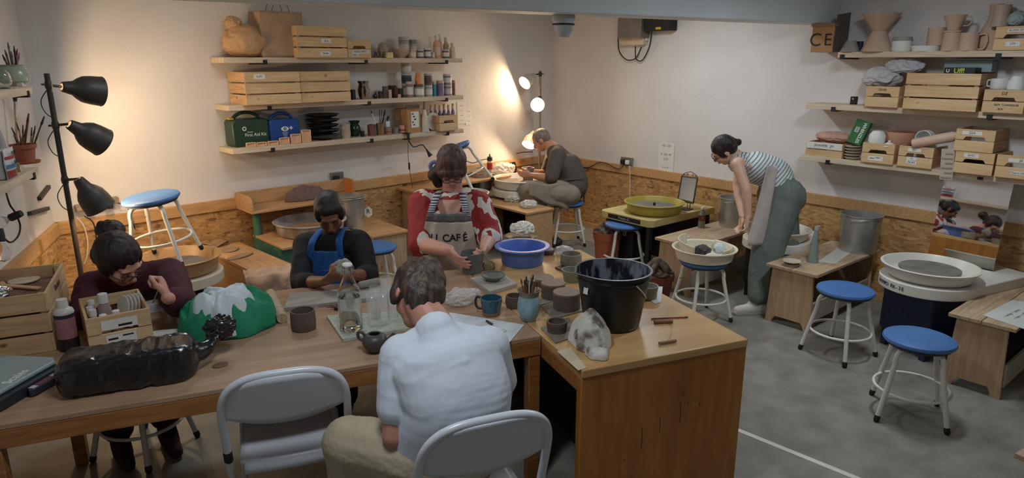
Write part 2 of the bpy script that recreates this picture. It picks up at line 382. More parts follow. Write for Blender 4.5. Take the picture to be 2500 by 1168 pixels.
MB().box(.3, .762, -.32, 1.125, .02, .70).build('void_shade', M_dark, t)  # near-black block standing in for the shade inside the open desk, not drawers
# scratches on the front panel (thin dark grain splits)
mb = MB()
for x, z0, z1 in ((.29, .34, .44), (.375, .40, .47), (.475, .42, .52), (.482, .55, .565), (.51, .50, .515), (.57, .48, .50), (.21, .3, .31)):
    mb.tube([(x, -.3655, z0), (x+.002, -.3655, (z0+z1)/2), (x-.001, -.3655, z1)], .0013, 5)
mb.build('grain_split', pmat('split', srgb(70, 42, 20), .9), t)
# ---- stools
def stool(label, loc, rz=0., tilt=None, ring=True):
    t = thing('round_stool', label, 'stool', loc, rz, tilt=tilt)
    R = .178
    MB().lathe([(.0, .428), (R-.022, .428), (R-.006, .434), (R, .444), (R-.004, .456), (R-.02, .463), (R-.06, .467), (1e-4, .468)], 48).build('seat', M_blue, t)
    MB().lathe([(.0, .418), (R-.02, .418), (R-.016, .4275), (0, .4275)], 40).build('seat_plate', M_under, t)
    for k in range(4):
        a = PI/2*k; c, s = math.cos(a), math.sin(a)
        pr = [(.055, .411), (.105, .41), (.132, .402), (.148, .383), (.156, .355), (.163, .30), (.229, .03)]
        lg = MB().tube([(c*r, s*r, z) for r, z in spline([(r, 0, z) for r, z in pr], 5) for r in [r]] if 0 else [(c*p.x, s*p.x, p.z) for p in spline([(r, 0, z) for r, z in pr], 5)], .0135, 12).build('leg', M_chip, t)
        MB().cap((c*.229, s*.229, .03), .0155, (c*.2335, s*.2335, .0125), .0155, 12, 3).build('foot_cap', M_blk, lg)
    if ring: MB().tube([(.186*math.cos(2*PI*i/48), .186*math.sin(2*PI*i/48), .165) for i in range(48)], .0085, 10, closed=True).build('foot_ring', M_white, t)
    return t
st0 = stool('blue round stool standing nearest the camera on bare concrete, beside the far right bench', (3.848, 1.187, 0), math.radians(161.8))
def stool2(label, loc, rz, tilt=None): return dup(st0, loc, rz, label, None, tilt)
stool2('blue round stool on the floor between the honey desk and the white splash-pan wheel', (4.355, 1.816, 0), math.radians(125.6))
p = at(1718, 634, .46); STC = Vector((p.x, p.y, 0)); stool2('blue stool carrying the cream tray of broken clay and tools', STC, math.radians(22))
p = at(1525, 545, .46); stool2('blue stool with nothing on it in front of the yellow wheel pan', (p.x, p.y, 0), math.radians(10))
p = at(915, 600, .46); stool2('blue stool half hidden behind the woman in the blue apron', (p.x, p.y, 0), math.radians(35))
P4S = at(1385, 492, .46); P4S.z = 0; stool2('stool under the seated man at the wheel in the corner', P4S, math.radians(12))
P1S = Vector((.505, 3.60, 0)); stool2('stool under the woman in the maroon jumper, its feet seen below the table', (.505, 3.50, 0), math.radians(170))
# ---- folding chairs
M_chair = pmat('chair_enamel', srgb(206, 210, 218), .28, var=.03, scale=4, bump=.02, spec=.6)
M_pad = pmat('chair_pad', srgb(150, 156, 170), .45, var=.06, bump=.05)
def fchair(label, loc, rz):
    # chair faces +Y (sitter looks to +Y); backrest at -Y side
    t = thing('folding_chair', label, 'chair', loc, rz)
    W2 = .217; zt = .845; lean = .10
    def bp(x, z): return (x, -.20-(z-.45)*.30, z)
    pts = [bp(-W2, .52), bp(-W2, .58)]+[bp(-W2*math.copysign(abs(math.cos(a))**.62, math.cos(a)), .64+(zt-.64)*math.sin(a)**.62) for a in [PI*i/40 for i in range(41)]]+[bp(W2, .58), bp(W2, .52)]
    MB().tube(pts, .0145, 12).build('back_frame', M_chair, t)
    mb = MB()
    def back(u, v):
        x = lerp(-W2+.005, W2-.005, u); e = abs(2*u-1); top = .64+(zt-.64)*max(0, 1-min(1, e*.995)**(2/.62))**.31; low = .675-.045*(1-e*e)
        z = lerp(low, top-.005, v); y = -.20-(z-.45)*.30-.018*(1-e*e)
        return (x, y, z)
    mb.grid(back, 24, 8); mb.build('backrest', M_chair, t, solid=.006)
    for s in (-1, 1):
        lg = MB().tube([bp(s*W2, .52), (s*W2, -.19, .42), (s*(W2+.002), .0, .22), (s*(W2+.004), .20, .012)], .0135, 12).build('leg', M_chair, t)
        MB().cap((s*(W2+.004), .20, .03), .016, (s*(W2+.004), .212, .017), .016, 12, 3).build('foot_cap', M_blk, lg)
        MB().cap((s*W2, -.2185, .512), .0165, (s*W2, -.207, .475), .0165, 12, 2).build('joint_collar', M_blk, t)
        lg = MB().tube([(s*(W2-.028), .16, .42), (s*(W2-.028), .0, .27), (s*(W2-.028), -.28, .012)], .012, 12).build('leg', M_chair, t)
        MB().cap((s*(W2-.028), -.27, .03), .0145, (s*(W2-.028), -.282, .016), .0145, 12, 3).build('foot_cap', M_blk, lg)
    MB().tube([(-W2+.03, -.19, .115), (W2-.03, -.19, .115)], .009, 8).build('stretcher', M_chair, t)
    mb = MB()
    def seat(u, v):
        x = lerp(-W2+.035, W2-.035, u); y = lerp(-.19, .20, v); z = .445-.012*math.sin(PI*u)*math.sin(PI*v)+.008*v
        return (x, y, z)
    mb.grid(seat, 12, 12); mb.build('seat', M_chair, t, solid=.018, bevel=.0)
    mb = MB(); mb.grid(lambda u, v: (lerp(-W2+.05, W2-.05, u), lerp(-.20, -.185, v)-.01*math.sin(PI*u), lerp(.40, .452, v)), 10, 2); mb.build('seat_lip', M_chair, t, solid=.006)
    return t
CH1 = Vector((.87, 2.47, 0)); CH2 = Vector((1.22, 1.76, 0))
fchair('empty white metal folding chair pushed up to the long worktable', CH1, math.radians(-20.7))
fchair('white metal folding chair the person in the white t-shirt sits on', CH2, math.radians(-17.9))
# ---- benches: local X along length, Y across; near end at x=0
def bench(label, loc, rz, L=.98, Wd=.37, Hh=.45, split=.5, rail=True):
    t = thing('wooden_bench', label, 'bench', loc, rz)
    g = .004
    MB().box(-.025, L+.025, -Wd/2-.01, -Wd/2+Wd*split-g/2, Hh-.022, Hh).build('top_board', M_plyt, t, bevel=.002)
    MB().box(-.025, L+.025, -Wd/2+Wd*split+g/2, Wd/2+.01, Hh-.022, Hh).build('top_board', M_plyt, t, bevel=.002)
    wt, wb = Wd/2-.03, Wd/2-.01
    prof = [(-wb, 0), (-wb+.05, 0)]+[(-(wb-.05)*math.cos(a)*1.0, .055*min(1, math.sin(a)*1.6)) for a in [PI*i/14 for i in range(1, 14)]]+[(wb-.05, 0), (wb, 0), (wt, Hh-.0225), (-wt, Hh-.0225)]
    R = Matrix(((0, 0, 1, 0), (1, 0, 0, 0), (0, 1, 0, 0), (0, 0, 0, 1)))
    for x in (0, L-.02): MB().prism(prof, x, x+.02, R).build('end_panel', M_ply, t, bevel=.001)
    if rail: MB().box(.0205, L-.0205, -.155, -.137, .07, .21).build('stretcher_board', M_greybd, t, bevel=.001)
    else: MB().box(.0205, L-.0205, -.1, -.082, .07, .21).build('stretcher_board', M_greybd, t, bevel=.001)
    return t
bench('wooden bench with a small cone and dish on it, left of the white-panned wheel', (4.53, 2.275, 0), 0, .98)
bench('wooden bench with arched feet and a handwritten sheet at the right edge', (4.43, 1.06, 0), 0, 1.1, .32)
bench('corner of a pale wooden bench at the bottom right of the photo', (2.93, .33, 0), -.15, .9, .36)
bench('wooden bench behind the stool with the cream tray, holding a drink bottle', (4.50, 3.29, 0), 0, 1.05)
# left plywood box bench running from the back wall towards the table
t = thing('plywood_bench', 'plywood box bench with clay slabs and a draped cloth, behind the table', 'bench', (1.41, 5.56, 0), -PI/2+.10)
M_plyo = wood('ply_orange', srgb(206, 168, 124), srgb(182, 140, 98), axis=0, knots=False)
MB().box(0, 1.04, 0, .29, .425, .45).build('top', M_plyo, t, bevel=.002)
MB().box(.02, 1.02, .006, .024, 0, .424).build('side_panel', M_plyo, t); MB().box(.02, 1.02, .266, .284, 0, .424).build('side_panel', M_plyo, t)
MB().box(1.003, 1.021, .025, .265, 0, .424).build('end_panel', M_plyo, t)
# bench of the corner potter, perpendicular to the back wall
p4b = Vector((4.46, 4.72, 0))
t = thing('plywood_bench', 'low plywood bench heaped with tools and plastic in front of the corner wheel', 'bench', p4b, math.radians(90))
MB().box(0, .80, 0.0, .36, .48, .50).build('top', M_plyo, t, bevel=.002)
MB().box(.01, .03, .01, .35, 0, .479).build('end_panel', M_plyo, t); MB().box(.76, .78, .01, .35, 0, .479).build('end_panel', M_plyo, t)
MB().box(.031, .759, .3, .32, .05, .2).build('stretcher_board', M_greybd, t)
# ---- pottery wheels
M_cream = pmat('cream_plastic', srgb(226, 218, 196), .35, var=.05, scale=3, bump=.02)
M_pan = pmat('splash_pan', srgb(222, 218, 208), .35, var=.04, scale=4)
M_navy = pmat('navy_paint', srgb(24, 38, 72), .4, var=.15, scale=4)
M_clayw = pmat('wet_clay_grey', srgb(128, 124, 118), .5, col2=srgb(98, 96, 92), scale=7, bump=.2, bscale=20)
M_ink = pmat('blue_black_ink', srgb(22, 28, 44), .5)
M_steel = pmat('galvanised', srgb(206, 206, 202), .38, .75, col2=srgb(170, 170, 168), scale=5)
M_tan = pmat('tan_plastic', srgb(186, 150, 104), .4, var=.08)
def pan(r, h, z, mat, parent, name='splash_pan', inner=.88, rim=.012):
    prof = [(1e-4, z+.004), (r*.9-.01, z+.004), (r*.93, z+.02), (r*.98, z+h-.012), (r+rim, z+h-.008), (r+rim+.003, z+h), (r, z+h+.003), (r*.97, z+h-.006), (r*.91, z+.03), (r*.86, z+.016), (1e-4, z+.014)]
    return MB().lathe(prof, 64).build(name, mat, parent)
def wheel(label, loc, rz, L=.62, r=.265, zt=.52, txt=None, base=M_navy, tray=M_pan, panm=M_pan, body=True, ang0=200, ph=.085):
    # splash pan centre at origin, tray runs along +X
    t = thing('pottery_wheel', label, 'pottery wheel', loc, rz)
    rr = r+.012; y = rr*.93
    poly = [(rr*math.cos(a), rr*math.sin(a)) for a in [math.radians(75+i*10) for i in range(22)]]
    poly += [(rr*.55, -y*.98), (L-.05, -y*.80), (L-.01, -y*.74), (L, -y*.66), (L, y*.66), (L-.01, y*.74), (L-.05, y*.8), (rr*.55, y*.98)]
    MB().prism(poly, zt-.075, zt-.002).build('tray_table', tray, t, bevel=.006)
    pan(r, ph, zt, panm, t)
    MB().lathe([(1e-4, zt+.05), (r*.66, zt+.05), (r*.66, zt+.062), (1e-4, zt+.0625)], 48).build('wheel_head', M_clayw, t)
    MB().lathe([(.03, zt-.0), (.03, zt+.05)], 16).build('shaft', M_steel, t)
    if body:
        MB().box(-.16, L-.08, -.19, .19, .12, zt-.076).build('body', base, t, bevel=.02)
        for x in (-.12, L-.14):
            for yy in (-.15, .15): MB().box(x-.02, x+.02, yy-.02, yy+.02, 0, .13).build('leg', base, t)
    if txt:
        a0 = math.radians(ang0); sp = math.radians(4.0)
        for i, ch in enumerate(txt):
            a = a0+sp*i
            if ch == ' ': continue
            M = Matrix.Translation((rr*math.cos(a)*1.004, rr*math.sin(a)*1.004, zt-.038)) @ Matrix.Rotation(a+PI/2, 4, 'Z') @ Matrix.Rotation(PI/2, 4, 'X')
            text(ch, .034, M_ink, t, M, name='printed_letter' if 0 else 'lettering')
    return t
WP = Vector((4.83, 1.50, 0))
wheel('white potters wheel with splash pan and printed tray beside the big propped mirror', WP, math.radians(-20), .70, .275, .52, 'SHIMPO RK-3E', ang0=147)
W5 = Vector((5.08, 2.72, 0))
wheel('white potters wheel the woman in green trousers bends over', W5, math.radians(8), .45, .25, .50, 'RK-55', ang0=176, base=M_dark)
# wheel in the corner
W4 = at(1271, 434, .70); W4.z = 0
wheel('corner potters wheel with a grey pot on it under the lit lamp', W4, math.radians(60), .34, .30, .60, None, base=M_dark, ph=.10)
# left wheel with tan tub and a stool stood in it
p = at(432, 622, .62); WL = Vector((p.x, p.y, 0))
wheel('potters wheel with brown tub behind the woman in maroon, a stool standing in it', WL, math.radians(170), .3, .27, .5, None, base=M_dark, tray=M_cream, panm=M_tan, ph=.11)
R_ = Matrix.Translation((WL.x, WL.y, 0))
dup(st0, (WL.x-.055, WL.y+.015, .585), math.radians(5), 'blue stool standing tipped inside the brown tub of a wheel near the back wall', None, (math.radians(0), math.radians(-7), math.radians(8)))
# yellow wheel near the right wall
M_olive = pmat('olive_yellow', srgb(168, 152, 66), .4, var=.06)
M_wh0 = pmat('badge_print', srgb(190, 186, 170), .6)
M_ybase = pmat('yellow_board', srgb(196, 178, 120), .6, var=.1)
p = at(1598, 490, .66); YW = Vector((p.x, p.y, 0))
YC = at(1590, 541, .55)     # near corner of the deck
t = thing('pottery_wheel', 'olive yellow wheel pan on a yellow deck, right of the big scrap pot', 'pottery wheel', (YC.x, YC.y, 0))
MB().prism([(0, .04), (.04, 0), (.95, 0), (.95, .62), (.04, .62), (0, .58)], .485, .55).build('deck', M_ybase, t, bevel=.004)
o = pan(.262, .10, .552, M_olive, t); yo = (YW.x-YC.x, YW.y-YC.y, 0); o.location = yo
MB().lathe([(1e-4, .60), (.20, .60), (.20, .615), (1e-4, .6155)], 48).build('wheel_head', M_clayw, t).location = yo
MB().lathe([(.012, .616), (.012, .64), (1e-4, .641)], 12).build('centre_pin', M_blk, t).location = yo
MB().box(.10, .30, .28, .56, 0, .484).build('motor_box', M_blk, t, bevel=.01)
MB().box(.35, .90, .06, .56, .12, .484).build('housing', M_blk, t, bevel=.01)
for x, y in ((.05, .05), (.05, .53), (.88, .03)): MB().box(x, x+.04, y, y+.04, 0, .484).build('leg', M_blk, t)
MB().box(.0985, .0995, .36, .40, .33, .375).build('number_plate', pmat('label_paper', srgb(214, 212, 204), .7), t)
text('8', .036, M_ink, t, Matrix.Translation((.0975, .38, .352)) @ Matrix.Rotation(-PI/2, 4, 'Z') @ Matrix.Rotation(PI/2, 4, 'X'))
MB().box(-.004, -.001, .12, .50, .50, .537).build('badge', M_blk, t)
text('Potters G', .032, M_wh0, t, Matrix.Translation((-.005, .31, .518)) @ Matrix.Rotation(-PI/2, 4, 'Z') @ Matrix.Rotation(PI/2, 4, 'X'))
# old green wheel with wooden table and raised shelf
M_green = pmat('green_paint', srgb(70, 122, 100), .5, col2=srgb(50, 92, 84), scale=6)
GW = Vector((1.83, 5.60, 0)); grz = RA
t = thing('pottery_wheel', 'old green framed wheel with wooden top and grey splash bowl, behind the seated woman', 'pottery wheel', (1.80, 5.48, 0), math.radians(3))
MB().box(0, .68, -.52, .06, .485, .51).build('wooden_top', M_plyo, t, bevel=.006)
MB().box(.046, .62, -.48, -.45, .33, .484).build('frame_rail', M_green, t); MB().box(.0, .03, -.434, -.02, .33, .484).build('frame_rail', M_green, t)
for x, y in ((.0, .0), (.60, .0)): MB().lathe([(.034, 0), (.034, .72)], 20).build('post', M_green, t).location = (x+.03, y+.02, 0)
for x, y in ((.0, -.48), (.62, -.48)): MB().box(x, x+.045, y, y+.045, 0, .484).build('leg', M_green, t)
MB().box(.10, .19, -.488, -.481, .36, .46).build('switch_plate', pmat('switch_cream', srgb(206, 200, 180), .5), t)
MB().box(.115, .145, -.494, -.4885, .38, .44).build('switch', pmat('red_switch', srgb(140, 30, 30), .4), t)
o = pan(.285, .11, .512, pmat('grey_bowl', srgb(196, 192, 188), .4, col2=srgb(140, 130, 120), scale=8), t, 'splash_bowl'); o.location = (.38, -.22, 0)
o = MB().lathe([(1e-4, .545), (.21, .545), (.21, .56), (1e-4, .561)], 40).build('wheel_head', pmat('brown_slip', srgb(160, 128, 100), .5, var=.2), t); o.location = (.38, -.22, 0)
MB().box(-.06, 1.0, -.12, .20, .715, .735).build('shelf_board', M_plyo, t, bevel=.003)
MB().box(-.06, 1.0, .19, .208, .736, .85).build('shelf_back', M_plyo, t, bevel=.003)
mbp = MB(); mbp.prism([(-.12, .736), (.189, .736), (.189, .85), (-.07, .85), (-.10, .83), (-.12, .80)], -.06, -.042, Matrix(((0, 0, 1, 0), (1, 0, 0, 0), (0, 1, 0, 0), (0, 0, 0, 1)))); mbp.build('shelf_side', M_plyo, t)
MB().box(.94, .958, .05, .189, .736, .86).build('shelf_divider', pmat('orange_wood', srgb(200, 126, 66), .5), t)
# plain pale wooden cabinet/bench end to the right of it
t = thing('plywood_box', 'pale plywood box seat behind the blue stool, between the two seated women', 'box', (2.56, 4.90, 0), math.radians(0))
MB().box(0, .35, 0, .78, .47, .49).build('lid', M_plyo, t, bevel=.003)
MB().box(.015, .335, .02, .76, 0, .469).build('carcass', M_ply, t, bevel=.003)
# ---- steel buckets
def bucket(label, loc, r, h, rb=None, mat=None, cat='bucket', handle=True, rz=0.):
    rb = rb or r*.86; mat = mat or M_steel
    t = thing('metal_bucket', label, cat, loc, rz)
    MB().lathe([(1e-4, 0), (rb, 0), (r, h), (r+.006, h+.002), (r+.006, h+.008), (r-.004, h+.008), (rb-.006, .01), (1e-4, .01)], 48).build('body', mat, t)
    if handle:
        for s in (-1, 1): MB().tube([(s*(r+.002), -.012, h-.03), (s*(r+.02), 0, h-.025), (s*(r+.002), .012, h-.03)], .004, 8).build('handle_lug', M_steel, t)
        MB().tube([(math.cos(a)*(r+.012), -math.sin(a)*(r+.012)*.95, h-.025+.0*math.sin(a)+.02*math.sin(a)) for a in [PI*i/20 for i in range(21)]], .0035, 8).build('bail_handle', M_steel, t)
    return t
bucket('galvanised bucket at the far end of the bench beside the bending woman', at(1785, 552, .45), .125, .26)
bucket('large galvanised bucket on the bench left of the propped mirror', at(2092, 612, .45), .15, .29)
b1_ = at(862, 553, .49); bucket('galvanised bucket with a hexagonal letter tag behind the woman in the blue apron', (b1_.x, b1_.y, .4905), .11, .27)
t = thing('hexagonal_tag', 'small hexagonal tag marked R hanging at the metal bucket rim', 'tag', (b1_.x+.11, b1_.y-.09, .62), -.7)
MB().prism([(.04*math.cos(PI/3*i+PI/6), .05*math.sin(PI/3*i+PI/6)) for i in range(6)], 0, .006, Matrix.Rotation(PI/2, 4, 'X')).build('plate', pmat('label_paper', srgb(214, 212, 204), .7), t)
text('R', .055, M_ink, t, MF(0, -.0068, .004))
b2_ = at(1178, 470, .5005); bucket('galvanised bucket standing beside the corner wheel behind the woman in red', (b2_.x, b2_.y, .5005), .11, .22)
# ============================================================ shelves and crates
M_shelf = wood('shelf_wood', srgb(224, 208, 184), srgb(198, 178, 150), axis=0, knots=False)
M_crate = wood('crate_pine', srgb(226, 196, 154), srgb(204, 168, 122), axis=0, k=8)
M_cside = wood('crate_pine_side', srgb(218, 182, 138), srgb(192, 152, 108), axis=1, k=8)
M_paper = pmat('paper_white', srgb(226, 224, 218), .8, var=.03)
M_pencil = pmat('marker_black', srgb(30, 30, 34), .6)
M_card = pmat('cardboard', srgb(176, 134, 94), .8, var=.08, scale=4)
WROT = {'A': RA, 'B': -PI/2, 'L': ang(-dL)}
ZA = (1.93, 1.57, 1.235); ZB = (1.97, 1.57, 1.15); ZL = (1.765, 1.325)
def shelf(w, u0, u1, z, dep, label, brk=(), th=.042, l1=None):
    a = su(w, u0, dep, z); b = su(w, u1, dep, z) if u1 is not None else a+(WALL[w][1] if w == 'B' else -WALL[w][1])*l1
    o, d, n = WALL[w]; L = (b-a).length; base = a-n*dep
    t = thing('wall_shelf', label, 'shelf', base-Vector((0, 0, th)), ang(b-a))
    MB().box(0, L, -dep, -.001, 0, th).build('board', M_shelf, t, bevel=.002)
    for u in brk:
        x = (su(w, u, dep, z)-a).length
        MB().box(x-.017, x+.017, -dep-.004, -.002, -.012, -.0005).box(x-.017, x+.017, -dep-.005, -dep-.0005, -.012, .024).build('bracket', M_blk, t)
    return t
shelf('A', 545, 1129, ZA[0], .27, 'top pine shelf on the back wall with paper bags and a crate on it', (646, 893, 1090))
shelf('A', 557, 1131, ZA[1], .27, 'middle pine shelf on the back wall with two large crates and jars', (657, 901, 1090))
shelf('A', 567, 1132, ZA[2], .27, 'lowest pine shelf on the back wall with first aid cases and plates', (665, 907, 1093))
shelf('B', 2046, None, ZB[0], .25, 'top shelf on the right wall holding bisque pots and a cone vase', (2058, 2440), l1=1.9)
shelf('B', 1968, None, ZB[1], .25, 'middle shelf on the right wall with a long slatted crate', (2036, 2418), l1=2.2)
shelf('B', 1955, None, ZB[2], .25, 'lowest shelf on the right wall with many small drawer crates', (2022, 2395), l1=2.2)
def shelfL(z, dep, s0, s1, label):
    t = thing('wall_shelf', label, 'shelf', LC+dL*s1+Vector((0, 0, z-.042)), ang(-dL))
    MB().box(0, s1-s0, -dep, -.001, 0, .042).build('board', M_shelf, t, bevel=.002)
    x = s1-s0-.10
    MB().box(x-.017, x+.017, -dep-.004, -.002, -.012, -.0005).box(x-.017, x+.017, -dep-.005, -dep-.0005, -.012, .024).build('bracket', M_blk, t)
    return t
pL = onw('L', 78, 212, .22); sL1 = (pL-LC).dot(dL); pL2 = onw('L', 93, 412, .22); sL2 = (pL2-LC).dot(dL)
ZL = (pL.z, pL2.z+.01)
shelfL(ZL[0], .22, sL1, sL1+1.3, 'upper shelf on the left wall with a celadon pot of tools at its end')
shelfL(ZL[1], .22, sL2, sL2+1.6, 'lower shelf on the left wall with a terracotta pot of brushes')
# ---- crates: local origin bottom centre; front face at -Y
def crate(W, D, Hh, tiers, label, loc, rz, group=None, side_notch=False, tilt=None, fm=None):
    t = thing('wooden_crate', label, 'crate', loc, rz, group, tilt)
    e = .011; g = .010 if tiers == 3 else .004; bh = (Hh-g*(tiers-1))/tiers
    for k in range(tiers):
        z0 = k*(bh+g); z1 = z0+bh
        for s in (-1, 1):
            nm = 'front_board' if s < 0 else 'back_board'
            if tiers == 2 and k == 1:
                q = .24*W; n_ = [(-W/2, z0), (-q-.012, z0), (-q, z0+.020), (-q+.006, z0+.023), (q-.006, z0+.023), (q, z0+.020), (q+.012, z0), (W/2, z0), (W/2, z1), (-W/2, z1)]
                R = Matrix(((1, 0, 0, 0), (0, 0, 1, 0), (0, 1, 0, 0), (0, 0, 0, 1)))
                y = s*(D/2-e/2); MB().prism(n_, y-e/2, y+e/2, R).build(nm, fm or M_crate, t, bevel=.0012)
            else: MB().box(-W/2, W/2, min(s*(D/2-e), s*D/2), max(s*(D/2-e), s*D/2), z0, z1).build(nm, fm or M_crate, t, bevel=.0012)
            x0 = s*(W/2-e)
            if tiers == 3 and side_notch and k != 1: pass
            MB().box(min(x0, s*W/2), max(x0, s*W/2), -D/2+e+.0005, D/2-e-.0005, z0, z1).build('side_board', M_cside, t, bevel=.0012)
    MB().box(-W/2+e+.0005, W/2-e-.0005, -D/2+e+.0005, D/2-e-.0005, .003, .010).build('base', M_cside, t)
    if tiers == 3:
        for sx in (-1, 1):
            for sy in (-1, 1):
                x = sx*(W/2-e-.012); y = sy*(D/2-e-.012)
                MB().box(x-.011, x+.011, y-.011, y+.011, .011, Hh-.004).build('corner_post', M_cside, t)
    return t
def slip(t, txt, x, y, z, w=.07, h=.022, size=.018, rot=0., mat=None):
    M = MF(x, y, z)
    o = MB().box(-w/2, w/2, -h/2, h/2, 0, .0008).build('label', mat or M_paper, t); o.matrix_local = M @ Matrix.Rotation(rot, 4, 'Z')
    if txt: text(txt, size, M_pencil, t, M @ Matrix.Rotation(rot, 4, 'Z') @ Matrix.Translation((0, 0, .001)), 'handwriting', ext=.0003)
_small = None; _big = None
def put(w, u0, u1, z, off, W, big=False, label='', **k):
    """crate whose front-face spans columns u0..u1 at distance off from the wall"""
    global _small, _big
    a = su(w, u0, off, z); b = su(w, u1, off, z); n = WALL[w][2]; D = .31
    c = (a+b)/2-n*(D/2)
    return c, W
def scr(loc, rz, label, group=None):
    global _small
    if _small is None: _small = crate(.232, .31, .15, 2, label, loc, rz, group); _small_k = list(_small.children); scr.kids = _small_k; return _small
    r = _small.copy(); COL.objects.link(r); r.location = loc; r.rotation_euler = (0, 0, rz); r['label'] = label
    for ch in scr.kids: c = ch.copy(); COL.objects.link(c); c.parent = r
    return r
def bcr(loc, rz, label, group=None):
    global _big
    if _big is None: _big = crate(.46, .31, .25, 3, label, loc, rz, group); bcr.kids = list(_big.children); return _big
    r = _big.copy(); COL.objects.link(r); r.location = loc; r.rotation_euler = (0, 0, rz); r['label'] = label
    for ch in bcr.kids: c = ch.copy(); COL.objects.link(c); c.parent = r
    return r
def cpos(w, u0, u1, z, off, D=.31):
    a = su(w, u0, off, z); b = su(w, u1, off, z); return (a+b)/2-WALL[w][2]*(D/2)
# back wall crates
t = bcr(cpos('A', 727, 850, ZA[0], .315), RA, 'tall slatted crate on the top shelf beside the brown paper bags')
slip(t, 'Ana', .035, -.156, .135, .09, .035, .026); slip(t, '', .02, -.156, .035, .10, .035)
slip(t, 'Sieves', .02, -.157, .035, .0001, .0001, .02)
t = bcr(cpos('A', 605, 735, ZA[1], .345), RA, 'left slatted crate on the middle back shelf, its end lit orange by the lamp')
slip(t, 'SLIPS', -.11, -.156, .215, .09, .035, .022)
t = bcr(cpos('A', 738, 857, ZA[1], .335), RA, 'right slatted crate on the middle back shelf beside the two-tone vase')
slip(t, 'G', .0, -.1565, .215, .001, .001, .03)
# small box with notch beside the top crate
t = scr(cpos('A', 852, 905, ZA[0], .30), RA, 'small notched crate with a torn paper label on the top back shelf')
slip(t, 'MARGARET', .01, -.156, .052, .17, .03, .026, .03); slip(t, 'KEN', -.05, -.157, .022, .07, .026, .024, .03)
t = scr(cpos('A', 1066, 1126, ZA[2], .318), RA, 'small crate of lilac glaze bottles at the right end of the lowest back shelf')
LIL = su('A', 1096, .13, ZA[2])
# right wall crates
def B(u0, u1, z, off, lab): return scr(cpos('B', u0, u1, z, off), -PI/2, lab)
t = B(2107, 2193, ZB[1], .28, 'small crate marked Dandy under crumpled grey paper on the middle right shelf'); slip(t, 'Dandy', .0, -.156, .128, .001, .001, .022)
t = bcr(cpos('B', 2196, 2388, ZB[1], .32), -PI/2, 'long slatted crate on the middle right shelf with a black box in it')
t = B(2391, 2500, ZB[1], .29, 'small crate marked DZ with white cups in it, right of the long slatted crate'); slip(t, 'DZ', .0, -.156, .125, .001, .001, .024); slip(t, 'SAM  CHANDLER', .02, -.156, .052, .001, .001, .018); slip(t, 'ECR', -.01, -.156, .024, .001, .001, .016)
t = B(2093, 2187, ZB[2], .27, 'small crate with a printed label and white bisque cups on the lowest right shelf'); slip(t, '', -.01, -.156, .035, .11, .034)
for yy, w_ in ((.043, .03), (.036, .035)): slip(t, '', .005 if yy > .04 else -.035, -.157, yy, w_, .004, mat=M_pencil)
t = B(2187, 2275, ZB[2], .27, 'small crate marked RX with a paper roll lying across it'); slip(t, 'RX', -.01, -.156, .125, .09, .024, .02); slip(t, 'KI', -.02, -.156, .062, .07, .022, .018); slip(t, 'NUM', -.02, -.156, .034, .07, .026, .022, -.1)
t = B(2324, 2422, ZB[2], .29, 'small crate marked AMO, lower of the stacked two beside the ribbed slab'); slip(t, 'AMO', -.02, -.156, .125, .09, .026, .02)
t = scr(cpos('B', 2326, 2424, ZB[2]+.152, .295), -PI/2, 'small crate marked GH, topmost of its stack at the right'); slip(t, 'GH', -.02, -.156, .125, .12, .026, .026)
t = B(2427, 2527, ZB[2], .29, 'small crate at the right edge with two paper slips, right of the stacked pair'); slip(t, 'Charm Hurt', .02, -.156, .038, .10, .024, .02); slip(t, 'JA', .02, -.156, .12, .14, .026, .022)
# low white fronted crate
t = crate(.30, .22, .115, 2, 'low crate with a white painted board at the left end of the lowest right shelf', cpos('B', 1962, 2057, ZB[2], .24, .22), -PI/2)
slip(t, 'JENNIFER   JM', 0, -.1115, .090, .29, .052, .026)
# top right crates
t = B(2420, 2530, ZB[0], .26, 'small crate marked CM at the right end of the top right shelf'); slip(t, 'BLAKE GN', .0, -.156, .125, .10, .022, .018); slip(t, 'CM', -.01, -.156, .04, .08, .03, .02)
# table crates
c = (at(201, 784, .9)+at(371, 752, .9))/2; c.z = .75; dr = (at(371, 752, .9)-at(201, 784, .9)).normalized(); pr = Vector((-dr.y, dr.x, 0))
TC1 = c+pr*.155; TC1.z = .751
t = scr((TC1.x, TC1.y, TC1.z), ang(dr), 'small crate of glaze bottles and thin tiles in front of the woman in maroon')
slip(t, '', .0, -.156, .11, .13, .042); slip(t, '', .02, -.157, .102, .05, .009, mat=M_pencil); slip(t, '', .0, -.156, .045, .11, .04); slip(t, '', -.03, -.157, .048, .035, .008, mat=M_pencil); slip(t, '', .025, -.157, .056, .04, .006, mat=M_pencil)
TC1r = ang(dr)
A_ = at(113, 716, 1.0); B_ = at(155, 642, 1.0); d_ = (B_-A_).normalized(); r_ = Vector((-d_.y, d_.x, 0)); c = A_+d_*.23+r_*.155
t = bcr((c.x, c.y, .751), ang(d_), 'large crate of scrap clay tools at the left edge of the worktable'); TC2 = Vector((c.x, c.y, .751)); TC2r = ang(d_)
slip(t, 'Reclaim', .0, -.156, .215, .001, .001, .04)

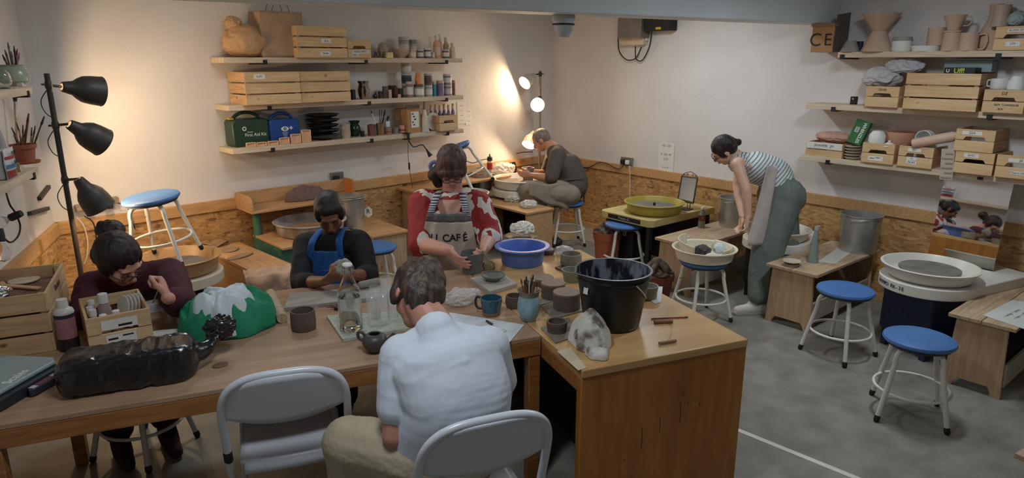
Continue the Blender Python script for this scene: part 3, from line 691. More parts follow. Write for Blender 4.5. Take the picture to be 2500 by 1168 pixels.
# scrap and tools in the large table crate
def inB(x, y, z): return TC2+Matrix.Rotation(TC2r, 4, 'Z') @ Vector((x, y, z))
for k, (x, y, z, L, a, lab) in enumerate(((.05, -.02, .205, .18, .9, 'pale wooden batten lying on top in the large table crate'), (.10, .05, .203, .15, .4, 'thin wooden slat crossing the batten in the large table crate'))):
    o = MB().box(-L/2, L/2, -.012, .012, 0, .008).build('wooden_batten', M_crate, None, bevel=.001); tag(o, lab, 'batten', loc=inB(x, y, z), rz=TC2r+a)
o = MB().lathe([(1e-4, 0), (.055, 0), (.06, .006), (1e-4, .008)], 28).build('wooden_disc', M_shelf, None); tag(o, 'round edged pale wooden shape on top in the large table crate', 'disc', loc=inB(.16, -.01, .204))
o = crumple(inB(-.03, .06, .215), (.05, .04, .03), 'foil_scrap', pmat('foil', (.6, .6, .6), .25, .9), amp=.45, freq=12, seed=7); tag(o, 'crumpled silver foil at the near end of the large table crate', 'foil')
o = MB().box(-.20, .20, -.13, .13, .012, .20).build('packed_scrap', pmat('packed_scrap', srgb(126, 92, 72), .8, var=.3, scale=14, bump=.5), None); tag(o, 'brown packed clay scrap filling the large table crate', 'clay', loc=TC2, rz=TC2r)
# ============================================================ lamps, wall fittings
M_iron = pmat('lamp_iron', srgb(66, 62, 58), .55, .4, var=.1)
M_shade = pmat('lamp_shade_dark', srgb(70, 66, 62), .5, .3, var=.06)
M_shin = pmat('lamp_shade_inner', srgb(226, 220, 206), .4)
M_bulb = emis('bulb_glow', (1.0, .80, .50), 30)
WARM = (1.0, .70, .40)
def head(parent, c, d, s=1., power=30, name='lamp_shade'):
    """bell shade; c = neck end point, d = direction the mouth faces (world), parented to lamp at its location"""
    d = Vector(d).normalized(); q = d.to_track_quat('Z', 'Y').to_matrix().to_4x4(); c = Vector(c)-parent.location
    M = Matrix.Translation(c) @ q
    pr = [(.018, 0), (.024, .004), (.03, .03), (.034, .05), (.05, .07), (.064, .095), (.07, .13), (.073, .175), (.075, .18)]
    sh = MB().lathe([(r*s, z*s) for r, z in pr], 36, M, cap=False).build(name, M_shade, parent, solid=.002)
    MB().lathe([((r-.004)*s, z*s) for r, z in pr[2:]], 36, M, cap=False).build('shade_lining', M_shin, sh)
    b = MB().lathe([(1e-4, .045), (.012, .05), (.014, .07), (.027, .10), (.031, .125), (.024, .148), (1e-4, .158)], 20, M).build('bulb', M_bulb, parent)
    l = bpy.data.lights.new('lamp_light', 'POINT'); l.energy = power; l.color = WARM; l.shadow_soft_size = .02
    lo = bpy.data.objects.new('lamp_light', l); COL.objects.link(lo); lo.location = (Matrix.Translation(Vector(c)) @ q) @ Vector((0, 0, .168*s)); lo.parent = parent
    return sh
def clampat(parent, p, c):
    p = Vector(p)-parent.location; c = Vector(c)-parent.location
    o = MB().cap(p-Vector((.0, .0, .014)), .02, p+Vector((0, 0, .014)), .02, 12, 2)
    o.tube([p, c.lerp(p, .3)+Vector((0, 0, .0)), c], .008, 8)
    o.tube([p-(c-p).normalized()*.04, p], .006, 8)
    return o.build('clamp', M_iron, parent)
# left lamp: dark pole with three heads turned to the back wall
LP = Vector((.50, 4.95, 0))
t = thing('floor_lamp', 'dark floor lamp with three bell shades turned towards the back wall, at the left', 'lamp', LP)
MB().lathe([(.13, 0), (.13, .012), (.02, .02), (.0125, .03)], 32).build('base', M_iron, t)
MB().lathe([(.0155, .021), (.0155, 1.83), (1e-4, 1.832)], 16).build('pole', M_iron, t)
def polez(v, u=None):
    lo, hi = 0, 2.4
    for _ in range(40):
        m = (lo+hi)/2
        if proj((LP.x, LP.y, m))[1] > v: lo = m
        else: hi = m
    return m
dep = proj((LP.x, LP.y, 1.5))[2]
for (vp, un, vn, um, vm, pw, dd) in ((208, 150, 212, 233, 222, 17, .16), (306, 168, 303, 240, 342, 17, .16), (440, 190, 437, 240, 500, 10, .10)):
    zp = polez(vp); P = Vector((LP.x, LP.y, zp)); c = pd(un, vn, dep); m = pd(um, vm, dep+dd); d = (m-c).normalized()
    clampat(t, P, c+d*.0); head(t, c, d, 1.22 if vp > 400 else 1.25, pw)
    MB().tube([p-LP for p in spline([P+Vector((0, 0, -.01)), P+Vector((-.05, .01, -.09)), P+Vector((-.04, .0, -.16)), P+Vector((-.0, .0, -.2))], 8)], .003, 6).build('cable', M_blk, t)
# corner lamp with the lit bulbs facing the room
LQ = Vector((5.26, 5.78, 0)); LQ = su('B', 1319, .42, 1.8); LQ.z = 0
t = thing('floor_lamp', 'pale floor lamp with lit bulbs in the far corner behind the seated man', 'lamp', LQ)
M_pale = pmat('lamp_pole_pale', srgb(150, 140, 126), .4, .5)
MB().lathe([(.13, 0), (.13, .012), (.02, .02), (.0125, .03)], 32).build('base', M_pale, t)
zt = 2.0
def pz(v):
    lo, hi = 0, 2.6
    for _ in range(40):
        m = (lo+hi)/2
        if proj((LQ.x, LQ.y, m))[1] > v: lo = m
        else: hi = m
    return m
MB().lathe([(.0145, .021), (.0145, pz(172)), (1e-4, pz(172)+.002)], 16).build('pole', M_pale, t)
dq = proj((LQ.x, LQ.y, 1.6))[2]
_s = M_shade; M_shade = pmat('lamp_shade_pale', srgb(196, 186, 170), .45)
for (vp, un, vn, um, vm, pw, dd, dn) in ((181, 1305, 182, 1284, 200, 17, -.10, -.02), (240, 1314, 250, 1312, 258, 17, -.24, -.02), (320, 1304, 322, 1292, 350, 12, -.10, -.03)):
    P = Vector((LQ.x, LQ.y, pz(vp))); c = pd(un, vn, dq+dn); m = pd(um, vm, dq+dd); d = (m-c).normalized()
    clampat(t, P, c); head(t, c, d, 1.05, pw)
M_shade = _s
# clip lamp on the lowest back shelf
cl = su('A', 994, .285, ZA[2])
t = thing('clip_lamp', 'black gooseneck clip lamp clamped to the edge of the lowest back shelf', 'lamp', cl)
MB().box(-.03, .03, -.02, .05, .002, .008).box(-.03, .03, -.02, .05, -.056, -.050).box(-.012, .012, -.024, -.012, -.05, .002).build('clamp', M_blk, t)
P0 = cl+Vector((0, -.02, -.055)); P4 = onw('A', 1041, 365, .33); pts = [P0, onw('A', 999, 345, .30), onw('A', 1010, 359, .31), onw('A', 1030, 354, .32), P4]
MB().tube([p-cl for p in spline(pts, 8)], .005, 8).build('gooseneck', M_blk, t)
P5 = onw('A', 1051, 381, .35); d = (P5-P4); q = d.to_track_quat('Z', 'Y').to_matrix().to_4x4()
MB().lathe([(.008, 0), (.012, .03), (.024, d.length), (.02, d.length)], 20, Matrix.Translation(P4-cl) @ q).build('lamp_head', M_blk, t)
cb = [P0, onw('A', 996, 375, .30), onw('A', 999, 405, .28), onw('A', 1004, 440, .2), onw('A', 1012, 478, .1)]
MB().tube([p-cl for p in spline(cb, 6)], .0025, 6).build('cable', M_blk, t)
MB().cap(cb[2]-cl+Vector((0, 0, .025)), .009, cb[2]-cl-Vector((0, 0, .03)), .009, 10, 2).build('inline_switch', M_blk, t)
# sockets
M_sock = pmat('metal_socket', srgb(150, 148, 144), .35, .8)
M_plug = pmat('white_plug', srgb(220, 218, 212), .4)
def socket(w, u0, u1, v0, v1, label, plugs):
    a = onw(w, u0, v1, .002); b = onw(w, u1, v1, .002); c = onw(w, (u0+u1)/2, v0, .002); base = (a+b)/2; wd = (b-a).length; hh = c.z-base.z
    t = thing('wall_socket', label, 'socket', base, WROT[w])
    MB().box(-wd/2, wd/2, -.03, 0, 0, hh).build('back_box', M_sock, t, bevel=.003)
    for x, m in plugs: MB().box(x*wd-.022, x*wd+.022, -.066, -.0305, .012, .06).build('plug', m, t, bevel=.008)
    return t, base
_, SB = socket('B', 1519, 1546, 384, 403, 'double socket on the rail of the right wall with black and white plugs', [(-.22, M_blk), (.22, M_plug)])
_, SA = socket('A', 806, 836, 420, 443, 'double socket above the rail of the back wall, black plug in it', [(-.15, M_blk)])
def cable(label, pts, r, m, nm='cable'):
    base = Vector(pts[0]); o = MB().tube([Vector(p)-base for p in spline(pts, 8)], r, 8).build(nm, m); tag(o, label, 'cable', loc=base); return o
cable('black cable looping from the right wall socket along the rail towards the corner', [onw('B', 1524, 402, .06), onw('B', 1510, 413, .05), onw('B', 1480, 399, .05), onw('B', 1462, 397, .05), onw('B', 1440, 408, .045), onw('B', 1424, 411, .04)], .0045, M_blk)
cable('white cable hanging straight down from the right wall socket', [onw('B', 1537, 405, .06), onw('B', 1538, 440, .05), onw('B', 1537, 490, .05)], .004, M_plug)
cable('black cable hanging from the back wall socket', [onw('A', 817, 440, .06), onw('A', 817, 455, .05), onw('A', 819, 480, .05)], .004, M_blk)
cable('dark cable drooping across the back wall rail left of the red sauce bottle', [onw('A', 1137, 393, .05), onw('A', 1155, 398, .05), onw('A', 1175, 391, .05), onw('A', 1195, 388, .05)], .005, M_blk)
cable('dark cable along the back wall behind the leaning phone', [onw('A', 1262, 375, .05), onw('A', 1278, 372, .05), onw('A', 1300, 371, .05)], .005, M_blk)
# extension strip and plugs on the left of the back wall
a = onw('A', 186, 517, .04); b = onw('A', 290, 494, .04)
t = thing('power_strip', 'long dusty power strip resting on the rail behind the hair bun, full of plugs', 'power strip', a, RA)
Ls = (b-a).length
MB().box(0, Ls, -.03, .03, 0, .045).build('strip', pmat('dusty_plastic', srgb(150, 132, 112), .7, var=.25, scale=20), t, bevel=.006).rotation_euler = (0, -math.atan2((b-a).z, Ls), 0)
for x, m in ((.09, M_plug), (.2, M_blk), (.32, M_blk), (.44, M_blk)):
    if x < Ls: MB().box(x-.022, x+.022, -.07, -.031, .0, .05).build('plug', m, t, bevel=.008)
cable('white cable dropping from the power strip beside the lamp pole', [onw('A', 186, 530, .1), onw('A', 204, 552, .1), onw('A', 214, 590, .1), onw('A', 212, 625, .1), onw('A', 206, 645, .1)], .004, M_plug)
cable('black cable dropping from the power strip behind the hair bun', [onw('A', 206, 528, .1), onw('A', 228, 545, .1), onw('A', 236, 590, .1), onw('A', 240, 630, .1)], .004, M_blk)
cable('black cable curving off the right end of the power strip', [onw('A', 288, 497, .08), onw('A', 305, 500, .08), onw('A', 314, 512, .08), onw('A', 330, 560, .08)], .004, M_blk)
# magnetic tool strips and hanging bulbs on the left wall
def bar(u0, v0, u1, v1, label):
    a = onw('L', u0, v0, .012); b = onw('L', u1, v1, .012); d = b-a; q = d.to_track_quat('X', 'Z').to_matrix().to_4x4()
    o = MB().box(0, d.length, -.012, .012, -.012, .012).build('metal_bar', M_iron, None, bevel=.001); o.matrix_world = Matrix.Translation(a) @ q
    o['label'] = label; o['category'] = 'bar'
bar(96, 486, 119, 456, 'short dark metal bar fixed slanting on the left wall')
bar(72, 522, 117, 509, 'short dark metal bar fixed nearly level on the left wall')
def hbulb(u, v, ue, ve, label):
    p = onw('L', u, v, .10)
    q = pd(ue, ve, proj(p)[2]); d = (q-p).normalized(); Q = d.to_track_quat('Z', 'Y').to_matrix().to_4x4()
    t = thing('festoon_bulb', label, 'light bulb', p)
    MB().lathe([(1e-4, -.035), (.018, -.034), (.021, 0), (.021, .03), (.016, .034), (1e-4, .034)], 20, Q).build('holder', M_blk, t)
    MB().lathe([(.013, .034), (.014, .045), (.03, .075), (.034, .10), (.024, .128), (1e-4, .138)], 24, Q).build('glass_bulb', glass('bulb_glass'), t)
    return p
p1 = hbulb(38, 527, 8, 540, 'unlit clear bulb in a black holder at the left wall, upper of two')
p2 = hbulb(0, 575, 6, 612, 'unlit clear bulb at the very left edge below the other one')
cable('black festoon cable hanging in loops on the left wall', [onw('L', 14, 468, .03), onw('L', 24, 500, .08), p1+Vector((.0, .0, .02)), onw('L', 49, 550, .10), onw('L', 44, 577, .10), onw('L', 24, 592, .10), p2+Vector((0, 0, .01))], .005, M_blk)
# smoke detector and electrics
M_grey = pmat('grey_plastic', srgb(176, 180, 184), .5)
p = at(1376, 38, 2.188)
t = thing('smoke_detector', 'grey white detector unit hanging under the ceiling beam', 'smoke detector', p)
MB().lathe([(.075, 0), (.075, -.03), (.068, -.034), (.068, -.06), (.06, -.066), (.058, -.10), (.045, -.115), (.04, -.135), (1e-4, -.138)][::-1], 32).build('body', M_grey, t)
MB().lathe([(.0715, -.05), (.0725, -.052), (.0725, -.058), (.0715, -.06)], 32, cap=False).build('vent_ring', M_dark, t)
a = onw('B', 1509, 90, .0); b = onw('B', 1565, 90, .0)
def wbox(w, u0, u1, v0, v1, dep, name, lab, cat, m, parent=None):
    a = onw(w, u0, v1, dep); b = onw(w, u1, v1, dep); c = onw(w, (u0+u1)/2, v0, dep); W_ = (b-a).length; hh = c.z-(a.z+b.z)/2
    base = (a+b)/2-WALL[w][2]*dep
    o = MB().box(-W_/2, W_/2, -dep, -.001, 0, hh).build(name, m, None, bevel=.003); o.location = base; o.rotation_euler = (0, 0, WROT[w])
    o['label'] = lab; o['category'] = cat; return o
M_cab = pmat('grey_steel_box', srgb(128, 120, 114), .4, .3)
wbox('B', 1507, 1564, 30, 93, .14, 'consumer_unit', 'grey steel electrical box on the right wall just below the beam', 'electrical box', M_cab)
wbox('B', 1572, 1634, 30, 75, .12, 'meter_box', 'black electrical box with a yellow sticker just below the beam', 'electrical box', M_blk)
o = wbox('B', 1600, 1613, 66, 72, .124, 'warning_sticker', 'small yellow sticker on the black electrical box', 'sticker', pmat('yellow_sticker', srgb(214, 180, 40), .5))
wbox('B', 1511, 1570, 93, 110, .07, 'cable_trunking', 'cream switch trunking under the grey electrical box', 'electrical box', pmat('cream_trunk', srgb(206, 190, 166), .5))
wbox('B', 1566, 1578, 76, 100, .04, 'junction_box', 'small white junction box between the two electrical boxes', 'electrical box', M_plug)
cable('black cable looping down from the left of the grey electrical box', [onw('B', 1509, 94, .05), onw('B', 1512, 125, .04), onw('B', 1530, 146, .04), onw('B', 1552, 142, .04), onw('B', 1566, 115, .04)], .006, M_blk)
cable('black cable looping down from the black electrical box', [onw('B', 1591, 78, .05), onw('B', 1585, 115, .04), onw('B', 1568, 147, .04), onw('B', 1553, 143, .04), onw('B', 1551, 113, .04)], .006, M_blk)
# papers on walls
def sheet(w, u0, u1, v0, v1, label, lines, nm='paper_notice', off=.004):
    a = onw(w, u0, v1, off); b = onw(w, u1, v1, off); c = onw(w, (u0+u1)/2, v0, off); W_ = (b-a).length; hh = c.z-(a.z+b.z)/2
    t = thing(nm, label, 'notice', ((a+b)/2), WROT[w])
    MB().box(-W_/2, W_/2, -.001, 0, 0, hh).build('sheet', M_paper, t)
    for i, s in enumerate(lines): text(s, hh/(len(lines)+1)*.75, M_pencil, t, MF(0, -.0015, hh*(1-(i+.8)/(len(lines)+.6))), 'handwriting', ext=.0002)
    return t
sheet('B', 1605, 1643, 347, 418, 'sheet with little pot sketches taped on the right wall above the rail', ['UU  UU', '', 'V  UU  W', 'U U', '', '= = ='])
sheet('A', 1117, 1137, 249, 302, 'small faded notice at the right end of the back shelves, left of a pair', ['~~~', '---', '~~', '---'])
sheet('A', 1137, 1152, 262, 305, 'narrow faded notice on the back wall, right of a pair', ['~~', '--', '~~'])
# white tape on the floor
a = at(1800, 1050, 0); b = at(2110, 1176, 0); d = (b-a).normalized(); s = Vector((-d.y, d.x, 0))*.016; a = a-d*1.0; b = b+d*.6
o = MB().prism([((p.x), (p.y)) for p in (a-s, b-s, b+s, a+s)], .0004, .0012).build('floor_tape', M_paper); tag(o, 'strip of white tape running across the bare floor by the honey desk', 'tape')
# ============================================================ pots, jars, bottles and boxes
def ppm(p): return F/proj(p)[2]
def hz(p, v):      # height above p whose image row is v
    lo, hi = 0, 1.2
    for _ in range(40):
        m = (lo+hi)/2
        if proj(p+Vector((0, 0, m)))[1] > v: lo = m
        else: hi = m
    return m
M_bisq = pmat('bisque', srgb(196, 168, 148), .8, var=.05, scale=6, bump=.05)
M_gbisq = pmat('grey_greenware', srgb(150, 148, 142), .75, var=.06, bump=.05)
M_clayb = pmat('brown_clay', srgb(98, 82, 74), .7, var=.12, scale=12, bump=.15, bscale=40)
M_clayg = pmat('grey_clay', srgb(142, 138, 124), .6, var=.08, scale=10, bump=.12, bscale=40)
M_wpot = pmat('white_bisque', srgb(224, 226, 222), .6, var=.02)
M_dpot = pmat('dark_glaze', srgb(38, 36, 34), .18, var=.3, scale=5)
M_lid = pmat('jar_lid', srgb(210, 206, 200), .4)
M_bottle = pmat('bottle_translucent', srgb(216, 200, 180), .4)
def one(mb, name, m, label, cat, loc, rz=0., group=None, **k):
    o = mb.build(name, m, None, **k); o.location = loc; o.rotation_euler = (0, 0, rz); o['label'] = label; o['category'] = cat
    if group: o['group'] = group
    return o
def hollow(prof, th=.004):     # closed-bottom vessel from outer profile [(r,z)...] bottom to top
    inn = [(max(r-th, 1e-4), max(z, th)) for r, z in prof[::-1]]
    return [(1e-4, prof[0][1])]+prof+inn+[(1e-4, th)]
def S(w, u0, u1, vt, z, off):
    p = su(w, (u0+u1)/2, off, z); return p, (u1-u0)/2/ppm(p), hz(p, vt)
def C(*c): return pmat('paint_%d_%d_%d' % c, srgb(*c), .55, var=.04)
def jar(p, r, h, label, body=(178, 170, 168), lid=(206, 202, 196), paper=(214, 208, 196), g='glaze jars on the back wall shelves', lh=.2):
    t = thing('glaze_jar', label, 'jar', p)
    MB().lathe([(1e-4, 0), (r*.97, 0), (r, .004), (r, h*(1-lh)), (r*.93, h*(1-lh)+.002), (1e-4, h*(1-lh)+.003)], 24).build('body', C(*body), t)
    MB().lathe([(1e-4, h*(1-lh)+.0035), (r*1.02, h*(1-lh)+.0035), (r*1.02, h-.002), (r*.98, h), (1e-4, h)], 24).build('lid', C(*lid), t)
    if paper: MB().lathe([(r*1.012, h*.18), (r*1.012, h*.66)], 24, cap=False).build('paper_label', C(*paper), t)
    return t
def bottle(p, r, h, label, body=(200, 170, 150), cap=(220, 214, 204), neck=.35, g=None, m=None, cat='bottle', paper=None, nm='plastic_bottle'):
    t = thing(nm, label, cat, p, 0, g); s = h*.78
    MB().lathe([(1e-4, 0), (r*.95, 0), (r, .005), (r, s*.72), (r*.92, s*.84), (r*neck, s*.97), (r*neck, s), (1e-4, s)], 24).build('body', m or C(*body), t)
    MB().lathe([(1e-4, s+.0005), (r*neck*1.2, s+.0005), (r*neck*1.15, h-.002), (r*neck*.9, h), (1e-4, h)], 20).build('cap', C(*cap), t)
    if paper: MB().lathe([(r*1.012, s*.18), (r*1.012, s*.62)], 24, cap=False).build('paper_label', C(*paper), t)
    return t
def mugh(parent, r, z0, z1, out, m, a=0., tr=.006, name='handle'):
    pts = [(r*.97, 0, z1), (r+out*.75, 0, z1+.003), (r+out, 0, lerp(z0, z1, .55)), (r+out*.7, 0, z0+.004), (r*.97, 0, z0)]
    return MB().tube(spline(pts, 6), tr, 10, Matrix.Rotation(a, 4, 'Z')).build(name, m, parent)
A, Bw = 'A', 'B'
# --- back wall, top shelf
z = ZA[0]
p, r, h = S(A, 552, 650, 52, z, .16)
bag = crumple(p+Vector((0, 0, h*.44)), (r*1.05, .12, h*.47), 'paper_bag', pmat('kraft_warm', srgb(196, 156, 114), .75, var=.08, bump=.3, bscale=18), amp=.13, freq=8, seed=3, flat=.12)
tag(bag, 'crumpled brown paper bag with a twisted top at the left end of the top shelf', 'paper bag')
nk = crumple(p+Vector((-.06, 0, h*1.0)), (.06, .05, .05), 'twisted_top', MC['kraft_warm'], amp=.3, freq=14, seed=5); nk.parent = bag; nk.location = (-.075, 0, h*.50)
p, r, h = S(A, 655, 728, 30, z, .15)
t = thing('paper_carrier_bag', 'tall grey brown paper carrier bag with string handles on the top shelf', 'paper bag', p, RA)
def bagf(u, v):
    a = 2*PI*u; x = (r+.05)*max(-1, min(1, 1.5*math.cos(a))); y = .10*max(-1, min(1, 1.5*math.sin(a)))
    k = 1-.03*math.sin(7*v)*math.cos(3*a); n_ = .012*noise.noise(Vector((x*14, y*14, v*6)))
    return (x*k*(1+.04*v)+n_-.04, y*k+n_, v*h)
mb = MB(); mb.grid(bagf, 48, 14); mb.build('bag', pmat('kraft_grey', srgb(168, 140, 112), .75, var=.08, bump=.3, bscale=18), t, solid=.002)
for s in (-1, 1): MB().tube(spline([(-.10, s*.06, h-.01), (-.06, s*.06, h+.07), (.02, s*.06, h+.09), (.06, s*.06, h-.01)], 8), .003, 6).build('string_handle', C(120, 104, 88), t)
p, r, h = S(A, 910, 945, 127, z, .24)
for i, ch in enumerate('AIE'):
    t = thing('wooden_letter', 'small dark wooden letter %s standing beside the tape roll on the top shelf' % ch, 'letter', p+(-dA)*((i-1)*.045), RA)
    o = text(ch, .075, C(70, 62, 58), t, MF(0, -.006, .027), 'letter_shape', ext=.006)
p, r, h = S(A, 922, 952, 104, z, .12); o = crumple(p+Vector((0, 0, h*.5)), (r, r*.8, h*.5), 'wrapped_ball', C(170, 150, 132), amp=.15, freq=10, seed=8); tag(o, 'round cream wrapped bundle behind the wooden letters', 'bundle')
p, r, h = S(A, 940, 960, 128, z, .25); one(MB().lathe([(r*.5, 0), (r, 0), (r, h), (r*.5, h), (r*.5, 0)], 28, cap=False), 'tape_roll', C(222, 200, 150), 'cream roll of tape lying flat on the top back shelf', 'tape roll', p)
p, r, h = S(A, 956, 1001, 119, z, .19); BOWL = p; BH = h
one(MB().lathe(hollow([(r*.4, 0), (r*.42, .008), (r*.8, h*.4), (r, h)]), 32), 'ceramic_bowl', M_bisq, 'pink round bowl on the top back shelf with a jar sitting in it', 'bowl', p)
jr = [  # u0,u1,vt,off,body,lid,label
 (975, 999, 90, .14, (176, 166, 150), (190, 184, 176), 'tall jar rising behind the pink bowl on the top shelf'),
 (1000, 1019, 97, .10, (178, 170, 168), (150, 146, 150), 'jar with a dark band behind the pale jar on the top shelf'),
 (1000, 1016, 120, .24, (196, 178, 158), (206, 186, 160), 'plain pale jar directly right of the pink bowl'),
 (1018, 1034, 121, .24, (92, 82, 112), (208, 204, 196), 'jar of violet glaze, left of the violet pair on the top shelf'),
 (1035, 1052, 118, .24, (100, 92, 120), (214, 210, 204), 'jar of violet glaze with a wide white lid, right of the violet pair'),
 (1053, 1062, 127, .25, (190, 176, 160), (206, 196, 180), 'tiny pale jar left of the tall pink bottle on the top shelf'),
 (1080, 1096, 121, .24, (84, 80, 104), (196, 190, 184), 'small slate blue jar between the pink bottle and the white bottle')]
for u0, u1, vt, off, bd, ld, lab in jr:
    p, r, h = S(A, u0, u1, vt, z, off)
    if 'behind the pink bowl' in lab or 'behind the pale' in lab: pass
    jar(p, r, h, lab, bd, ld)
for u0, u1, vt, off, bd, lab in ((1058, 1076, 86, .22, (222, 164, 132), 'tall pink plastic bottle near the right end of the top back shelf'), (1068, 1080, 84, .12, (206, 160, 136), 'slim pink bottle behind the tall pink one'), (1082, 1098, 91, .13, (190, 184, 160), 'pale green grey bottle standing behind the slate blue jar'), (1098, 1113, 104, .22, (224, 206, 176), 'cream bottle with a small dark label at the right end of the top shelf')):
    p, r, h = S(A, u0, u1, vt, z, off); bottle(p, r, h, lab, bd, neck=.5, paper=(224, 196, 180) if off > .2 else None)
# --- back wall, middle shelf
z = ZA[1]
p, r, h = S(A, 858, 867, 219, z, .2); one(MB().box(-r, r, -.02, .02, 0, h), 'dark_block', M_blk, 'small black block right of the two crates on the middle back shelf', 'block', p, RA, bevel=.002)
p, r, h = S(A, 874, 904, 198, z, .2)
t = thing('ceramic_vase', 'two-tone grey and dark brown vase standing alone on the middle back shelf', 'vase', p)
pr = [(r*.66, 0), (r*.9, h*.25), (r, h*.5), (r*.72, h*.8), (r*.95, h)]
MB().lathe(hollow(pr), 32).build('body', pmat('two_tone', srgb(150, 132, 118), .25, col2=srgb(52, 32, 26), scale=3, lo=.45, hi=.5, stretch=(6, 6, .5)), t)
p, r, h = S(A, 908, 924, 221, z, .2); t = thing('ceramic_figurine', 'small dark figurine shaped like a bird on the middle back shelf', 'figurine', p)
MB().ell((0, 0, h*.3), (r*.9, .014, h*.28)).cap((.006, 0, h*.45), r*.3, (.008, 0, h*.85), r*.18).lathe([(r*.6, 0), (r*.5, h*.1)], 12).build('body', M_dpot, t)
p, r, h = S(A, 925, 933, 223, z, .2); one(MB().box(-r, r, -.015, .015, 0, h), 'test_tile', C(66, 44, 36), 'small square dark test tile beside the bird figurine', 'tile', p, RA, bevel=.002)
for u0, u1, vt, off, m, lab, ha in ((934, 950, 211, .2, C(110, 92, 84), 'small brown patterned cup left of the pair of dark mugs', 0), (948, 969, 209, .15, C(44, 48, 42), 'dark green mug behind the small cups on the middle back shelf', 1), (960, 972, 212, .2, C(86, 44, 36), 'small reddish cup in front of the dark green mug', 0), (972, 984, 216, .15, C(80, 84, 66), 'small olive cup left of the tower of jars', 0)):
    p, r, h = S(A, u0, u1, vt, z, off); t = thing('ceramic_cup', lab, 'cup', p)
    MB().lathe(hollow([(r*.8, 0), (r, h*.3), (r*.95, h)]), 24).build('body', m, t)
    if ha: mugh(t, r, h*.2, h*.8, .02, m, RA+PI)
for u0, u1, lab in ((949, 957, 'small upright pale pink test tile in front of the mugs'), (971, 979, 'small pale yellow test tile lying before the olive cup')):
    p, r, h = S(A, u0, u1, 219 if u0 < 960 else 230, z, .255); one(MB().box(-r, r, -.004, .004, 0, h), 'test_tile', C(196, 160, 146), lab, 'tile', p, RA, bevel=.001)
p, r, h = S(A, 982, 1006, 204, z, .15)
jar(p, r, h, 'bottom jar of the tower of three on the middle back shelf', (150, 138, 134))
jar(p+Vector((0, 0, h+.001)), r, h*.72, 'middle jar of the tower of three, with a dark label', (96, 92, 92), (206, 202, 200), (60, 60, 66))
jar(p+Vector((0, 0, h*1.72+.002)), r, h*.78, 'topmost white jar of the tower of three', (190, 186, 184))
jr = [(992, 1009, 199, .23, (150, 120, 122), (200, 180, 176), (214, 210, 206), 'jar with a white square label standing in front of the jar tower'),
 (1011, 1035, 206, .23, (150, 148, 142), (80, 78, 76), (222, 220, 208), 'wide cream labelled jar with a dark lid, middle of the shelf row'),
 (1037, 1056, 208, .22, (176, 168, 162), (204, 200, 194), (222, 216, 206), 'white labelled jar right of the wide cream one'),
 (1056, 1066, 200, .22, (58, 140, 160), (196, 186, 170), None, 'narrow turquoise jar in the middle shelf row'),
 (1066, 1084, 197, .22, (138, 116, 150), (188, 158, 140), (120, 100, 140), 'lilac jar right of the turquoise one'),
 (1083, 1103, 207, .2, (150, 134, 140), (196, 190, 188), (206, 200, 200), 'lower of the two stacked jars at the right end'),
 (1104, 1112, 196, .2, (128, 84, 58), (170, 130, 96), None, 'slim rust brown jar at the right end of the middle shelf')]
st = {}
for u0, u1, vt, off, bd, ld, pp, lab in jr:
    p, r, h = S(A, u0, u1, vt, z, off); jar(p, r, h, lab, bd, ld, pp); st[u0] = (p, r, h)
p, r, h = st[1083]; jar(p+Vector((0, 0, h+.001)), r, h*.98, 'upper of the two stacked jars at the right end', (140, 130, 132), (200, 196, 194), (216, 210, 204))
p, r, h = st[1037]; jar(p+Vector((0, 0, h+.001)), r*1.02, h*1.0, 'brown jar stacked on the white labelled one', (120, 96, 100), (176, 170, 174), (96, 80, 84))
p, r, h = st[1011]; bottle(p+Vector((0, 0, h+.001)), r*.72, h*.95, 'orange pink squat bottle standing on the wide cream jar', (222, 142, 96), (214, 150, 112), neck=.7)
# --- back wall, lowest shelf
z = ZA[2]
def aidcase(u0, u1, vt, vb, off, m, lab, side=None, dep=.12):
    a = su(A, u0, off, z); b = su(A, u1, off, z); Wd = (b-a).length; c = (a+b)/2; hh = hz(c, vt); hb = hh*.78
    t = thing('first_aid_case', lab, 'case', c, RA)
    top = [(Wd/2*.62*math.cos(x)*1.0, hb*.97+(hh-hb*.97)*math.sin(x)) for x in [PI*i/16 for i in range(1, 16)]]
    poly = [(-Wd/2*.93, 0), (Wd/2*.93, 0), (Wd/2, .03), (Wd/2, hb*.9), (Wd/2*.9, hb)]+top+[(-Wd/2*.9, hb), (-Wd/2, hb*.9), (-Wd/2, .03)]
    R = Matrix(((1, 0, 0, 0), (0, 0, 1, 0), (0, 1, 0, 0), (0, 0, 0, 1)))
    # body below, ring handle above (so the hand hole is open)
    body = [(x, y) for x, y in [(-Wd/2*.93, 0), (Wd/2*.93, 0), (Wd/2, .03), (Wd/2, hb*.88), (Wd/2*.88, hb), (-Wd/2*.88, hb), (-Wd/2, hb*.88), (-Wd/2, .03)]]
    MB().prism(body, 0, dep, R).build('case_body', m, t, bevel=.012)
    MB().tube([(Wd*.36*math.cos(x), dep*.5, hb-.012+(hh-hb)*1.0*math.sin(x)) for x in [PI*i/18 for i in range(19)]], .014, 10).build('carry_handle', m, t)
    return t, Wd, hh, hb
M_dg = pmat('case_green', srgb(36, 62, 46), .4, var=.1); M_cb = pmat('case_blue', srgb(30, 70, 140), .35, var=.08)
t, Wd, hh, hb = aidcase(572, 660, 272, 355, .20, M_dg, 'dark green first aid kit case with a round white cross emblem', dep=.16)
M_wh = pmat('white_print', srgb(226, 230, 226), .6)
cx, cz = -Wd*.18, hb*.66
o = MB().lathe([(.017, 0), (.017, .001), (1e-4, .001)], 28).build('emblem', M_wh, t); o.matrix_local = MF(cx, -.0005, cz)
